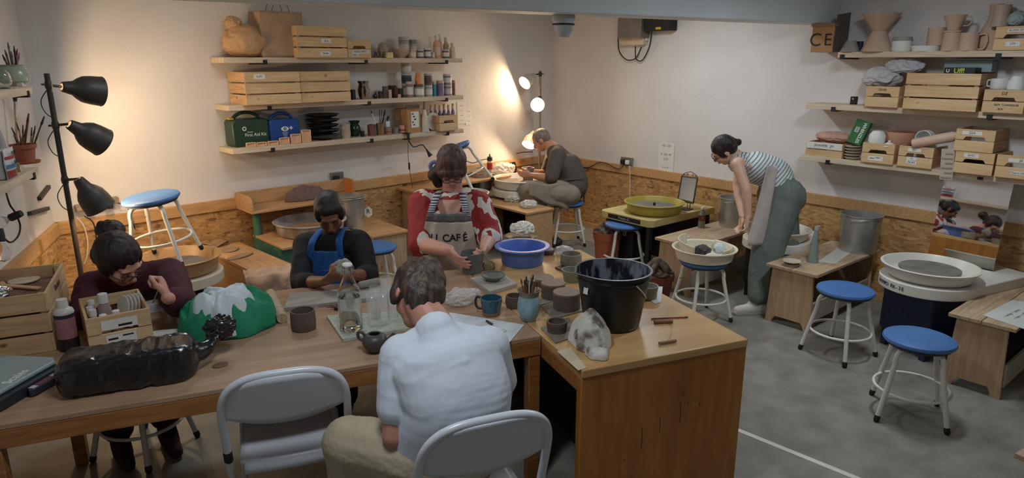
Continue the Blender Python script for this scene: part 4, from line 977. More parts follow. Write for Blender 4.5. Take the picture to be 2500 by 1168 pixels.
o = MB().box(-.012, .012, -.004, .004, 0, .0004).box(-.004, .004, -.012, .012, 0, .0004).build('cross', M_dg, t); o.matrix_local = MF(cx, -.002, cz)
text('First Aid Kit', .036, M_wh, t, MF(.035, -.001, hb*.42)); text('24 piece', .014, M_wh, t, MF(-.01, -.001, hb*.53))
MB().box(-Wd/2-.002, -Wd/2+.03, .03, .10, hb+.001, hb+.012).build('yellow_clip', C(206, 170, 40), t)
t, Wd, hh, hb = aidcase(661, 735, 274, 348, .19, M_cb, 'blue eye wash case with a printed eye and plus sign')
ex, ez = .0, hb*.60
mb = MB(); ey = [(.034*math.cos(a), .020*math.sin(a)*(1-.15*abs(math.cos(a)))) for a in [2*PI*i/24 for i in range(24)]]
o = mb.prism(ey, 0, .001).build('eye_print', M_wh, t); o.matrix_local = MF(ex, -.0008, ez)
o = MB().lathe([(.013, 0), (.013, .0005), (.006, .0005), (.006, 0)], 20, cap=False).build('iris_print', C(30, 50, 80), t); o.matrix_local = MF(ex, -.0025, ez)
o = MB().box(-.014, .014, -.005, .005, 0, .001).box(-.005, .005, -.014, .014, 0, .001).build('plus_print', M_wh, t); o.matrix_local = MF(ex+.055, -.0008, ez+.005)
for k in range(5):
    o = MB().box(-.026+k*.003, .026-k*.003, -.0012, .0012, 0, .001).build('stripe_print', M_wh, t); o.matrix_local = MF(ex, -.0008, ez-.028-k*.010)
gr = 'bisque dishes along the front edge of the lowest back shelf'
lb = ['leftmost of the six pale dishes', 'second from the left of the six pale dishes', 'third pale dish, with a curled rim', 'fourth pale dish, square, right of the curled one', 'fifth pale dish, nearly square and taller', 'sixth and tallest pale dish, upright oblong']
for i, (u0, u1, vt) in enumerate(((601, 625, 346), (626, 652, 345), (653, 681, 342), (682, 708, 334), (710, 736, 325), (737, 761, 315))):
    p, r, h = S(A, u0, u1, vt, z, .262); h -= .008
    mb = MB(); R = Matrix(((1, 0, 0, 0), (0, 0, 1, 0), (0, 1, 0, 0), (0, 0, 0, 1)))
    ro = lambda w_, h_, c: [(-w_+c, 0), (w_-c, 0), (w_, c), (w_, h_-c), (w_-c, h_), (-w_+c, h_), (-w_, h_-c), (-w_, c)]
    mb.prism(ro(r*.96, h, .008), .004, .012, R)
    for (x0, x1, z0, z1) in ((-r, -r+.008, 0, h), (r-.008, r, 0, h), (-r+.008, r-.008, 0, .008), (-r+.008, r-.008, h-.008, h)): mb.box(x0, x1, -.008, .003, z0, z1)
    one(mb, 'ceramic_dish', M_bisq if 0 else C(222, 176, 140), lb[i]+' on the lowest back shelf', 'dish', p+Vector((0, 0, .001)), RA, gr, bevel=.003)
p, r, h = S(A, 749, 832, 279, z, .15)
for k in range(5):
    rr = r*(1.0 if k == 4 else (.96, .98, .94, .99)[k]); z0 = h*k/5; lab = ['bottom plate of the stack of shiny dark plates', 'second plate up in the stack of shiny dark plates', 'middle plate of the stack of shiny dark plates', 'fourth plate up in the stack of shiny dark plates', 'top plate of the stack of shiny dark plates'][k]
    one(MB().lathe([(1e-4, 0), (rr*.5, 0), (rr*.52, h*.06), (rr*.85, h*.11), (rr, h*.185), (rr*.99, h*.195), (rr*.82, h*.13), (rr*.5, h*.085), (1e-4, h*.08)], 40), 'dark_plate', M_dpot, lab, 'plate', p+Vector((0, 0, z0+k*.001)), 0, 'stack of dark plates on the lowest back shelf')
p, r, h = S(A, 832, 857, 303, z, .20); one(MB().lathe(hollow([(r*.8, 0), (r, h*.3), (r*.9, h*.8), (r*.92, h)]), 28), 'ceramic_tumbler', pmat('cream_brown', srgb(190, 172, 152), .3, var=.12), 'cream tumbler with a drip line, right of the dark plates', 'tumbler', p)
p, r, h = S(A, 852, 882, 295, z, .12)
t = thing('ceramic_jug', 'dark green glossy jug with a flared rim behind the cream tumbler', 'jug', p)
MB().lathe(hollow([(r*.6, 0), (r, h*.35), (r*.9, h*.6), (r*.62, h*.8), (r*.95, h)]), 32).build('body', pmat('green_glaze', srgb(34, 52, 40), .15, var=.3), t)
p, r, h = S(A, 880, 891, 320, z, .2); one(MB().lathe(hollow([(r, 0), (r*.9, h)]), 16), 'tiny_cup', M_dpot, 'tiny dark cup right of the green jug', 'cup', p)
for u0, u1, vt, off, m, lab in ((898, 918, 308, .18, C(116, 72, 62), 'reddish brown jar with a lid left of the brush pot'), (939, 957, 311, .2, C(150, 122, 100), 'small brown banded pot right of the brush pot'), (958, 973, 311, .19, C(136, 122, 128), 'small mauve pot left of the red striped one'), (974, 990, 306, .19, C(196, 150, 130), 'small pot with red stripes beside the cardboard box')):
    p, r, h = S(A, u0, u1, vt, z, off); t = thing('small_pot', lab, 'pot', p)
    MB().lathe(hollow([(r*.95, 0), (r, h*.3), (r, h)]), 24).build('body', m, t)
    if 'lid' in lab: MB().lathe([(r*1.04, h+.001), (r*1.04, h+.01), (r*.3, h+.018), (1e-4, h+.018)], 20).build('lid', m, t)
    if 'stripes' in lab or 'banded' in lab: MB().lathe([(r*1.012, h*.3), (r*1.012, h*.5)], 24, cap=False).build('stripe', C(160, 60, 44), t)
p, r, h = S(A, 919, 938, 301, z, .2); t = thing('brush_pot', 'tall streaky brown pot holding dark tools on the lowest back shelf', 'pot', p)
MB().lathe(hollow([(r*.9, 0), (r, h*.5), (r*1.05, h)]), 24).build('body', pmat('streaky', srgb(150, 116, 88), .3, col2=srgb(70, 50, 40), scale=5, stretch=(4, 4, .6)), t)
BP = p; BPH = h
def stick(base, tip, r, label, cat='tool', m=None, nm='clay_tool', tipm=None, tl=.03, tr=None, group=None):
    base = Vector(base); tip = Vector(tip); t = thing(nm, label, cat, base, 0, group); d = tip-base; e = d*(1-tl/d.length)
    MB().tube([(0, 0, 0), e], r, 8).build('handle', m or C(60, 50, 44), t)
    MB().cap(e, tr or r*1.3, d, (tr or r)*.5, 10, 3).build('tip', tipm or M_blk, t)
    return t
for u, v, m, lab, r_ in ((905, 269, M_wpot, 'white bent tool with a dark end leaning out of the brush pot', .004), (926, 265, M_blk, 'thin black tool, left of two sticking up from the brush pot', .003), (932, 266, M_blk, 'thin black tool, right of two sticking up from the brush pot', .003), (940, 268, M_blk, 'thick black tool standing in the brush pot', .007)):
    stick(BP+Vector((0, 0, .01)), onw(A, u, v, .18), r_, lab, m=m)
p, r, h = S(A, 940, 951, 296, z, .14); t = thing('small_box', 'small white box with dark tools in it behind the brown pot', 'box', p, RA); MB().box(-r, r, -.02, .02, 0, h).build('body', M_wpot, t)
for u in (946, 951): stick(p+Vector((0, 0, h*.9)), onw(A, u, 282, .13), .005, 'dark brush rising out of the small white box, %s one' % ('left' if u == 946 else 'right'), nm='paint_brush', cat='brush')
def boxw(w, u0, u1, vt, z, off, dep, label, m, cat='box', nm='cardboard_box', bevel=.002):
    a = su(w, u0, off, z); b = su(w, u1, off, z); Wd = (b-a).length; c = (a+b)/2; hh = hz(c, vt)
    t = thing(nm, label, cat, c, WROT[w]); MB().box(-Wd/2, Wd/2, 0, dep, 0, hh).build('body', m, t, bevel=bevel); return t, Wd, hh
t, Wd, hh = boxw(A, 996, 1028, 266, z, .25, .20, 'cardboard box with a white delivery label and a torn open top', M_card)
o = MB().box(-.045, .045, -.075, .075, 0, .001).build('label', M_paper, t); o.matrix_local = MF(.01, -.0015, hh*.55)
for i in range(5):
    o = MB().box(-.03+.012*(i % 3), -.012+.014*(i % 3), -.006, .006, 0, .0005).build('label_print', M_pencil, t); o.matrix_local = MF(.005, -.0028, hh*.55+.055-.026*i)
mb = MB(); mb.box(-Wd/2, Wd/2-.04, .0, .12, hh, hh+.003, Matrix.Translation((0, 0, 0)) @ Matrix.Rotation(.06, 4, 'X')).build('flap', M_card, t)
o = MB().box(-Wd/2, Wd/2, .01, .018, hh, hh+.035).build('torn_flap', C(96, 78, 62), t)
p, r, h = S(A, 1028, 1047, 247, z, .24); t = thing('cone_bottle', 'pale cone shaped squeeze bottle with a brown nozzle beside the delivery box', 'bottle', p)
MB().lathe([(1e-4, 0), (r*1.05, 0), (r*1.1, .01), (r*.9, h*.4), (r*.35, h*.72), (1e-4, h*.73)], 28).build('body', C(206, 196, 184), t)
MB().lathe([(1e-4, h*.731), (r*.36, h*.731), (r*.14, h), (1e-4, h)], 20).build('nozzle', C(120, 80, 60), t)
p, r, h = S(A, 1046, 1068, 275, z, .20); t = thing('ceramic_plate', 'pale round plate standing on edge behind the cone bottle', 'plate', p+Vector((0, 0, h*.5)), RA)
MB().lathe([(1e-4, 0), (h*.3, 0), (h*.49, .014), (h*.5, .016), (h*.3, .006), (1e-4, .005)], 36, Matrix.Rotation(PI/2-.15, 4, 'X')).build('disc', C(208, 200, 190), t)
LB = ['first lilac glaze bottle from the left in the small crate', 'second lilac glaze bottle from the left in the small crate', 'third lilac glaze bottle from the left in the small crate', 'fourth lilac glaze bottle from the left in the small crate', 'fifth lilac glaze bottle from the left in the small crate', 'sixth lilac glaze bottle, rightmost in the small crate']
for i in range(6):
    p = su(A, 1050+i*10.5+4, .14-.0*i, z)+Vector((0, 0, .012)); u = proj(p)[0]
    bottle(p, .019, .235 if i % 2 else .225, LB[i], (112, 98, 142), (206, 176, 140), neck=.55, g='lilac bottles at the right of the lowest back shelf')
# --- right wall, top shelf
z = ZB[0]
t, Wd, hh = boxw(Bw, 1978, 2031, 58, z, .26, .24, 'cardboard box marked CE at the left end of the top right shelf', M_card)
t.location.z += 0
text('C', .14, M_pencil, t, MF(-.055, -.002, hh*.42)); text('E', .13, M_pencil, t, MF(.045, -.002, hh*.42))
MB().box(-Wd/2-.005, Wd/2+.005, -.012, .05, hh-.02, hh+.004).build('tucked_flap', C(140, 112, 86), t)
mb = MB(); a_ = [(0.0, 0), (.235, 0), (.235, hh*1.42), (0.02, hh*1.30)]
mb.prism(a_, -.002, .002, Matrix.Translation((Wd/2+.002, .0, 0)) @ Matrix(((0, 0, 1, 0), (1, 0, 0, 0), (0, 1, 0, 0), (0, 0, 0, 1)))).build('side_flap', C(98, 84, 70), t)
p, r, h = S(Bw, 2052, 2097, 99, z, .20); one(MB().lathe([(r, 0), (r*.98, .004), (r*.5, h), (1e-4, h+.001), (1e-4, h-.004), (r*.46, h-.006), (r*.94, 0)], 32), 'ceramic_cup', M_gbisq, 'grey cup standing upside down left of the cone vase', 'cup', p)
p, r, h = S(Bw, 2090, 2105, 101, z, .08); one(MB().lathe(hollow([(r*.9, 0), (r, h)]), 24), 'navy_pot', C(34, 40, 78), 'small navy pot behind the upside down grey cup', 'pot', p)
p, r, h = S(Bw, 2104, 2176, 76, z, .18); one(MB().lathe([(1e-4, 0), (r, 0), (r*.98, .01), (r*.46, h), (1e-4, h)], 40), 'cone_vase', M_bisq, 'lower pink cone of the hourglass pair on the top right shelf', 'vase', p)
p2 = p+Vector((0, 0, h+.001)); h2 = hz(p, 34)-h; one(MB().lathe(hollow([(r*.46, 0), (r*.5, .006), (r*1.22, h2)]), 40), 'cone_bowl', M_bisq, 'wide pink funnel bowl balanced on the cone, top of the hourglass pair', 'bowl', p2)
p, r, h = S(Bw, 2177, 2222, 100, z, .18); t = thing('lidded_pot', 'white lidded pot right of the hourglass pair on the top right shelf', 'pot', p)
MB().lathe(hollow([(r*.9, 0), (r, .01), (r, h)]), 32).build('body', M_wpot, t)
MB().lathe([(1e-4, h+.001), (r*1.04, h+.001), (r*1.0, h+.008), (r*.9, h+.028), (1e-4, h+.03)], 32).build('lid', M_gbisq, t)
p, r, h = S(Bw, 2226, 2292, 112, z, .17); one(MB().lathe(hollow([(r*.9, 0), (r, h)]), 40), 'flat_dish', M_wpot, 'flat white dish lying on the top right shelf, a cup standing on it', 'dish', p); pd_ = p+Vector((0, 0, h+.001))
p, r, h = S(Bw, 2261, 2300, 70, z, .17); one(MB().lathe(hollow([(r*.98, 0), (r, h-.03)]), 32), 'ceramic_beaker', M_bisq, 'straight pink beaker standing on the flat white dish', 'beaker', Vector((p.x, p.y, pd_.z)))
p, r, h = S(Bw, 2298, 2341, 79, z, .20); one(MB().lathe(hollow([(r, 0), (r*.86, h)]), 32), 'ceramic_beaker', M_bisq, 'pink beaker on the top right shelf with a cone dripper on it', 'beaker', p)
q_ = p+Vector((0, 0, h+.001)); h2 = hz(p, 37)-h; t = thing('coffee_dripper', 'pink cone dripper with a loop handle on top of a beaker', 'dripper', q_, -PI/2)
MB().lathe(hollow([(r*.95, 0), (r*.92, .008), (r*.6, .014), (r*1.15, h2)]), 36).build('cone', M_bisq, t)
mugh(t, r*.95, h2*.35, h2*.85, .045, M_bisq, 0, .005)
p, r, h = S(Bw, 2341, 2383, 80, z, .20); t = thing('ceramic_mug', 'pink mug with a large handle to the right on the top right shelf', 'mug', p, -PI/2)
MB().lathe(hollow([(r, 0), (r*.96, h)]), 32).build('body', M_bisq, t); mugh(t, r*.95, h*.08, h*.88, .05, M_bisq, 0, .006)
p, r, h = S(Bw, 2386, 2444, 10, z, .10); t = thing('ceramic_jug', 'tall pink jug with a narrow neck behind the mug on the top right shelf', 'jug', p, -PI/2)
MB().lathe(hollow([(r*.9, 0), (r, h*.12), (r*.98, h*.35), (r*.55, h*.62), (r*.42, h*.8), (r*.52, h)]), 36).build('body', M_bisq, t); mugh(t, r*.5, h*.45, h*.93, .05, M_bisq, 0, .010)
p = su(Bw, 2440, .20, z+.152); h = hz(p, 12); r = 20/ppm(p); one(MB().lathe(hollow([(r, 0), (r*.85, h*.5), (r*.95, h)]), 32), 'ceramic_vase', C(176, 156, 142), 'pink grey vase neck standing on the crate marked CM', 'vase', p)
p = su(Bw, 2480, .20, z+.152); o = crumple(p+Vector((0, 0, .045)), (.05, .05, .045), 'glass_lump', C(150, 164, 166), amp=.25, freq=8, seed=12); tag(o, 'grey green lump with facets on the crate at the top right corner', 'lump')
# --- right wall, middle shelf
z = ZB[1]
t, Wd, hh = boxw(Bw, 2074, 2088, 236, z, .12, .04, 'small black upright gadget standing alone on the middle right shelf', M_blk, 'gadget', 'black_gadget', .004)
o = MB().lathe([(.006, 0), (.006, .001), (1e-4, .001)], 16).build('light_dot', C(180, 190, 200), t); o.matrix_local = MF(0, -.002, hh*.7)
c = su(Bw, 2165, .16, z+.155); o = crumple(c+Vector((0, .05, .055)), (.09, .13, .075), 'crumpled_paper', pmat('grey_paper', srgb(186, 186, 188), .8, var=.05, bump=.4, bscale=14), amp=.34, freq=6.5, seed=21); tag(o, 'crumpled grey wrapping paper piled on the crate marked Dandy', 'paper')
c = su(Bw, 2215, .16, z+.255); o = crumple(c+Vector((0, .03, .045)), (.08, .12, .055), 'crumpled_paper', MC['grey_paper'], amp=.32, freq=6, seed=24); tag(o, 'crumpled grey wrapping paper spilling onto the long slatted crate', 'paper')
a = su(Bw, 2300, .30, z+.256); b = su(Bw, 2376, .30, z+.256); L_ = (b-a).length
t = thing('game_box', 'black box with yellow green lettering lying in the long slatted crate', 'box', (a+b)/2+Vector((.03, 0, -.012)), -PI/2)
MB().box(-L_/2, L_/2, 0, .12, 0, .045).build('body', C(30, 32, 38), t, bevel=.002); text('Uff!', .045, C(196, 206, 60), t, MF(.0, -.001, .022), bold=.001); text('U', .03, M_wh, t, MF(-.07, -.001, .022), bold=.001)
a = su(Bw, 2302, .14, z+.26); b = su(Bw, 2428, .14, z+.26); L_ = (b-a).length
t = thing('plastic_tub', 'clear plastic storage tub behind the black box on the middle right shelf', 'tub', (a+b)/2, -PI/2)
t.location.z = z+.0
MB().box(-L_/2+.0, L_/2-.02, 0, .11, .262, .345).build('body', pmat('clear_tub', srgb(168, 190, 190), .2, trans=.3), t, bevel=.006); MB().box(-L_/2-.004, L_/2-.016, -.004, .114, .346, .352).build('lid', C(190, 204, 204), t)
t.location.z = z-.005
p = su(Bw, 2438, .20, z+.151); r = 19/ppm(p); t = thing('white_mug', 'white mug standing in the crate marked DZ', 'mug', p, -PI/2); h = hz(p, 192); MB().lathe(hollow([(r*.9, 0), (r, .01), (r, h)]), 32).build('body', M_wpot, t); mugh(t, r, h*.2, h*.8, .02, M_wpot, PI, .004)
p = su(Bw, 2480, .20, z+.151); r = 19/ppm(p); one(MB().lathe([(r, 0), (r*.95, hz(p, 186)*.6), (r*.6, hz(p, 186)), (1e-4, hz(p, 186)+.003)], 32), 'white_vessel', M_wpot, 'tall white vessel upside down at the right edge on the crate marked DZ', 'vessel', p)
# --- right wall, lowest shelf
z = ZB[2]
c = su(Bw, 2035, .13, z+.118); o = crumple(c+Vector((0, 0, .035)), (.07, .15, .045), 'wrapped_parcel', C(190, 146, 130), amp=.15, freq=8, seed=31); tag(o, 'pink paper parcel lying in the low white fronted crate', 'parcel')
a = su(Bw, 2082, .20, z+.125); t = thing('tea_box', 'green box with vertical white lettering leaning above the grey egg trays', 'box', a, 0, tilt=(0, math.radians(0), -PI/2))
t.rotation_euler = Euler((math.radians(-14), math.radians(14), -PI/2), 'XYZ')
MB().box(-.055, .055, 0, .05, 0, .19).build('body', C(44, 104, 52), t, bevel=.002)
text('WHINZLES', .034, M_wh, t, MF(.022, -.001, .095) @ Matrix.Rotation(-PI/2, 4, 'Z'), bold=.0008); o = MB().box(-.014, .014, -.02, .02, 0, .0006).build('barcode_panel', M_paper, t); o.matrix_local = MF(-.018, -.001, .11)
for k in range(4): o = MB().box(-.010, .010, -.0022, .0022, 0, .0004).build('barcode_bar', M_pencil, t); o.matrix_local = MF(-.018, -.002, .123-.0085*k)
p, r, h = S(Bw, 2062, 2096, 350, z, .20)
gg = 'grey pulp egg trays stacked on edge under the green box'
for k in range(5):
    q = p+Vector((0, 0, .002+k*.022)); o = MB().lathe([(1e-4, 0), (.035, 0), (.045, .008), (.055, .015), (.053, .020), (.04, .012), (1e-4, .008)], 10, sy=1.1).build('pulp_tray', C(178, 166, 142), None); tag(o, ['lowest', 'second', 'third', 'fourth', 'topmost'][k]+' grey pulp tray in the stack under the green box', 'tray', gg, q, .3*k)
def rest(w, u, off, zz): return su(w, u, off, zz)
p = rest(Bw, 2139, .20, z+.120); r = 19/ppm(p); h = hz(p, 318); one(MB().lathe([(r*.85, 0), (r, h*.4), (r*.96, h*.7), (r*.6, h*.95), (1e-4, h)], 32), 'white_bisque_cup', M_wpot, 'rounded white cup upside down in the crate with the printed label', 'cup', p)
p = rest(Bw, 2170, .22, z+.130); r = 18/ppm(p); h = .05; t = thing('pot_lid', 'white lid with a knob beside the rounded white cup', 'lid', p); MB().lathe([(r, 0), (r*.9, .006), (r*.25, .03), (1e-4, .031)], 28).build('disc', M_wpot, t); MB().ell((0, 0, .037), (.010, .010, .008)).build('knob', M_wpot, t)
p = rest(Bw, 2196, .10, z+.135); r = 34/ppm(p); h = hz(p, 322); one(MB().lathe(hollow([(r*.8, 0), (r, h*.4), (r*.95, h)]), 36), 'terracotta_bowl', C(188, 140, 116), 'wide terracotta bowl at the back between two small crates', 'bowl', p)
p = rest(Bw, 2262, .12, z+.155); r = .055; t = thing('white_mug', 'white mug lying on its side with its mouth forward in the crate marked RX', 'mug', p+Vector((0, 0, r)), -PI/2); MB().lathe(hollow([(r*.95, 0), (r, .09)]), 32, Matrix.Rotation(PI/2, 4, 'X')).build('body', M_wpot, t); 
c = rest(Bw, 2275, .25, z+.16); o = one(MB().lathe([(1e-4, 0), (.028, 0), (.034, .01), (.036, .25), (.026, .275), (1e-4, .27)], 24, Matrix.Rotation(PI/2-.28, 4, 'X') @ Matrix.Translation((0, 0, -.13))), 'paper_roll', C(208, 176, 154), 'pink rolled paper bundle lying slanted across the crate marked RX', 'roll', c+Vector((0, 0, .045)), .2)
a = rest(Bw, 2307, .26, z-.09); t = thing('ribbed_slab', 'pale slab with cut ribs leaning off the shelf edge beside the crate marked RX', 'slab', a, 0); t.rotation_euler = Euler((math.radians(4), math.radians(-3), -PI/2), 'XYZ')
t.location = a+Vector((-.012, 0, .095)); MB().box(-.042, .042, -.0, .012, -.07, .15).build('slab', C(190, 176, 162), t, bevel=.003)
for k in range(6): MB().box(-.034+.02*(k % 2), .034, -.005, -.0005, -.055+k*.034, -.047+k*.034).build('rib', C(160, 146, 134), t)
# --- left wall shelves
def onL(u, off, z): return su('L', u, off, z)
p = onL(36, .12, ZL[0]); r = 36/ppm(p)*1.0; h = hz(p, 158); t = thing('celadon_pot', 'round pale green pot holding tools on the upper left wall shelf', 'pot', p)
MB().lathe(hollow([(r*.55, 0), (r*.95, h*.25), (r, h*.5), (r*.8, h*.88), (r*.72, h*.93), (r*.78, h)], .005), 36).build('body', pmat('celadon', srgb(150, 160, 144), .25), t)
random.seed(3)
TL = [(12, 122, 'thin wire ended tool at the left in the pale green pot'), (19, 104, 'tall grey handled tool in the pale green pot'), (27, 126, 'short grey ribbon tool in the pale green pot'), (34, 113, 'black marker pen standing in the pale green pot'), (42, 120, 'red pencil in the pale green pot'), (47, 130, 'white topped tool leaning right in the pale green pot'), (6, 134, 'bent wire tool leaning left in the pale green pot')]
cl_ = [(110, 104, 96), (112, 116, 116), (120, 116, 112), (30, 28, 30), (150, 40, 44), (176, 150, 140), (90, 86, 84)]
for (u, v, lab), c_ in zip(TL, cl_):
    q = pd(u, v, proj(p)[2]+random.uniform(-.02, .02)); stick(p+Vector((random.uniform(-.02, .02), random.uniform(-.02, .02), .02)), q, .005, lab, m=C(*c_), tipm=C(*[int(x*.8) for x in c_]))
p = onL(2, .14, ZL[0]); o = one(MB().lathe(hollow([(.04, 0), (.055, .03), (.05, .075), (.035, .095)]), 28), 'glass_jar', glass('jar_glass', (.9, .93, .95)), 'clear round glass jar at the left edge of the upper left shelf', 'jar', p)
p = onL(52, .16, ZL[0]); one(MB().box(-.03, .03, -.015, .015, 0, .022), 'rubber_block', C(206, 200, 190), 'small cream rubber block in front of the pale green pot', 'block', p, ang(-dL), bevel=.004)
# lower shelf
p = onL(64, .12, ZL[1]); r = 26/ppm(p); h = hz(p, 352); t = thing('terracotta_pot', 'terracotta flower pot full of brushes on the lower left wall shelf', 'pot', p); TPp = p; TPh = h
M_ter = pmat('terracotta', srgb(158, 92, 66), .75, var=.1)
MB().lathe([(1e-4, 0), (r*1.1, 0), (r*1.2, .012), (r*1.15, .014), (r*.7, .006), (1e-4, .006)], 32).build('saucer', M_ter, t)
MB().lathe(hollow([(r*.72, .007), (r*.93, h*.78), (r*1.04, h*.78), (r*1.08, h)], .005), 32).build('body', M_ter, t)
random.seed(5)
BR = [(28, 312, 'left'), (40, 300, 'slim'), (48, 318, 'blue tipped'), (56, 306, 'pale'), (70, 278, 'tall dark bristled'), (108, 285, 'long dark flat bristled'), (62, 316, 'short'), (78, 312, 'thin'), (86, 308, 'brown handled'), (94, 322, 'low leaning right'), (34, 330, 'low leaning left')]
for u, v, nm in BR:
    q = pd(u, v, proj(p)[2]+random.uniform(-.03, .03)); stick(p+Vector((random.uniform(-.02, .02), random.uniform(-.02, .02), .02)), q, .004 if 'tall' not in nm else .006, '%s brush standing in the terracotta pot on the left shelf' % nm, 'brush', C(*random.choice([(170, 120, 80), (120, 90, 60), (196, 180, 160), (90, 60, 44)])), 'paint_brush', C(60, 42, 34), .045, .007 if 'bristled' in nm else .005)
q0 = onL(44, .05, ZL[1]+.01); t = thing('paint_brush', 'large flat brush with a pale handle standing bristles up behind the terracotta pot', 'brush', q0)
q1 = pd(36, 226, proj(q0)[2]); d = q1-q0
MB().tube([(0, 0, 0), d*.62], .007, 10).build('handle', C(190, 164, 134), t); MB().tube([d*.62, d*.86], .009, 10).build('ferrule', M_steel, t); MB().tube([d*.86, d*.93, d], .009, 10, rs=[.009, .014, .019]).build('bristles', C(58, 44, 38), t)
p = onL(12, .14, ZL[1]); r = .036; t = thing('spray_cone', 'pale grey cone bottle behind the printed bag on the lower left shelf', 'bottle', p); h = hz(p, 270); MB().lathe([(1e-4, 0), (.04, 0), (.042, .01), (.03, h*.5), (.018, h*.72), (1e-4, h*.73)], 28).build('body', C(160, 160, 158), t); MB().lathe([(1e-4, h*.731), (.018, h*.731), (.006, h), (1e-4, h)], 16).build('nozzle', C(176, 170, 164), t)
p = onL(16, .17, ZL[1]+.0); t = thing('plaster_bag', 'printed plastic bag with red and blue bands at the left edge of the lower shelf', 'bag', p, ang(-dL))
mb = MB(); mb.grid(lambda u, v: (lerp(-.10, .06, u)+.006*math.sin(9*v), -.03-.02*math.sin(PI*u)*math.sin(PI*v), v*.15), 16, 12); mb.build('bag_front', C(206, 206, 208), t, solid=.004)
MB().box(-.098, .055, -.02, .02, .001, .145).build('contents', C(196, 196, 200), t, bevel=.01)
for z0, z1, c_ in ((.005, .045, (150, 40, 44)), (.10, .115, (160, 44, 48)), (.055, .075, (70, 120, 170))):
    mb = MB(); mb.grid(lambda u, v, z0=z0, z1=z1: (lerp(-.098, .05, u), -.0345-.02*math.sin(PI*u)*math.sin(PI*lerp(z0, z1, v)/.15)-.001, lerp(z0, z1, v)), 16, 3); mb.build('printed_band', C(*c_), t)
text('DENIES', .026, M_ink, t, MF(-.02, -.056, .128)); text('ALPHA', .03, M_ink, t, MF(-.015, -.060, .084))
p = onL(44, .17, ZL[1]); t = thing('cork_block', 'small brown block with a white cord and bead leaning at the terracotta pot', 'block', p, ang(-dL)+.4); MB().box(-.022, .022, -.01, .01, 0, .05).build('block', C(150, 120, 92), t, bevel=.003); MB().ell((.028, -.012, .012), (.009, .009, .009)).build('bead', M_wpot, t)
# ============================================================ things on the tables, benches and floor
FH = Vector((FW.x, FW.y, 0)).normalized()
def T(u0, u1, vb, vt, z=.7505, rt=1., rb=None):
    """round vessel seen between columns u0..u1, bottom row vb, top row vt, on a surface at z -> centre, radius, height"""
    w = (u1-u0)/2; p0 = at((u0+u1)/2, vb, z); r = w/ppm(p0+Vector((0, 0, .05)))
    rb_ = r if rb is None else r*rb; c = p0+FH*rb_
    r = w/ppm(c+Vector((0, 0, .05))); q = c+FH*r*rt
    return c, r, hz(q, vt)
Z0 = .7505
# scale
cA = at(150, 880, .80); e_ = (at(0, 965, .80)-cA).normalized()
t = thing('weighing_scale', 'flat grey weighing scale with a display at the left edge of the worktable', 'scale', (cA.x, cA.y, Z0), ang(-e_))
# local +X runs towards the right corner, +Y away from the viewer
M_sc = pmat('scale_grey', srgb(146, 160, 162), .35, var=.04)
rr_ = lambda x0, x1, y0, y1, c: [(x0+c, y0), (x1-c, y0), (x1, y0+c), (x1, y1-c), (x1-c, y1), (x0+c, y1), (x0, y1-c), (x0, y0+c)]
MB().prism(rr_(-.34, 0, 0, .26, .03), .045, .062).build('plate', M_sc, t, bevel=.006)
MB().prism(rr_(-.33, -.015, -.02, .24, .03), .0, .044).build('base', C(36, 44, 52), t, bevel=.006)
MB().prism(rr_(-.20, -.03, -.050, -.0205, .012), .004, .030).build('display_housing', C(44, 48, 56), t, bevel=.004)
MB().box(-.095, -.04, -.047, -.024, .0305, .0325).build('display', C(150, 168, 174), t); MB().box(-.165, -.10, -.046, -.024, .0305, .032).build('red_sticker', C(112, 60, 78), t); MB().box(-.19, -.168, -.046, -.024, .0305, .032).build('button', C(190, 190, 190), t)
text('Scales', .045, M_paper, t, ML(-.17, .035, .0625, .15), 'handwriting')
# clay block in black plastic with a twisted neck
bA = at(158, 985, Z0); bB = at(478, 930, Z0); dd = (bB-bA).normalized(); L_ = (bB-bA).length
t = thing('clay_bag', 'long block of clay wrapped in shiny black plastic with a twisted neck', 'clay bag', (bA+bB)/2+Vector((-dd.y, dd.x, 0))*.092, ang(dd))
M_bp = pmat('black_polythene', srgb(18, 20, 25), .22, var=.2, bump=.6, bscale=16, spec=.8)
def bagp(u, v):
    a = 2*PI*v; x = lerp(-L_/2-.03, L_/2+.02, u); k = min(1, (1-abs(2*u-1)**12)); e = .30
    cy = math.copysign(abs(math.cos(a))**e, math.cos(a)); cz = math.copysign(abs(math.sin(a))**e, math.sin(a))
    q_ = Vector((x*13, cy*1.6, cz*1.6)); q_ += noise.noise_vector(q_)*.8; n_ = (.4-1.6*abs(noise.noise(q_)))*.008+noise.noise(Vector((x*45, cy*5, cz*5)))*.003
    kk = .30+.70*k
    return (x, cy*(.092*kk)+n_, .070+cz*(.068*kk)+n_)
mb = MB(); mb.grid(bagp, 150, 80); mb.add([bagp(0, j/80) for j in range(80)], [tuple(range(80))]); mb.build('wrapped_block', M_bp, t, smooth=180)
nk = [Vector((L_/2-.02, 0, .07)), Vector((L_/2+.05, .04, .075)), Vector((L_/2+.085, .085, .10)), Vector((L_/2+.10, .11, .125))]
mb = MB(); mb.tube(spline(nk, 8), .03, 16, rs=[.055, .052, .048, .044, .04, .037, .034, .032, .030, .028, .026, .024, .023, .023, .024, .026, .028, .031, .035, .038, .042, .045, .048, .05, .05][:25])
nn = mb.build('twisted_neck', M_bp, t)
for v in nn.data.vertices:
    n_ = noise.noise(v.co*60)*.010; v.co += v.normal*n_
fl_ = crumple((L_/2+.11, .11, .13), (.05, .05, .045), 'plastic_flare', M_bp, t, amp=.45, freq=16, seed=41); fl_.location = (L_/2+.10, .115, .12)
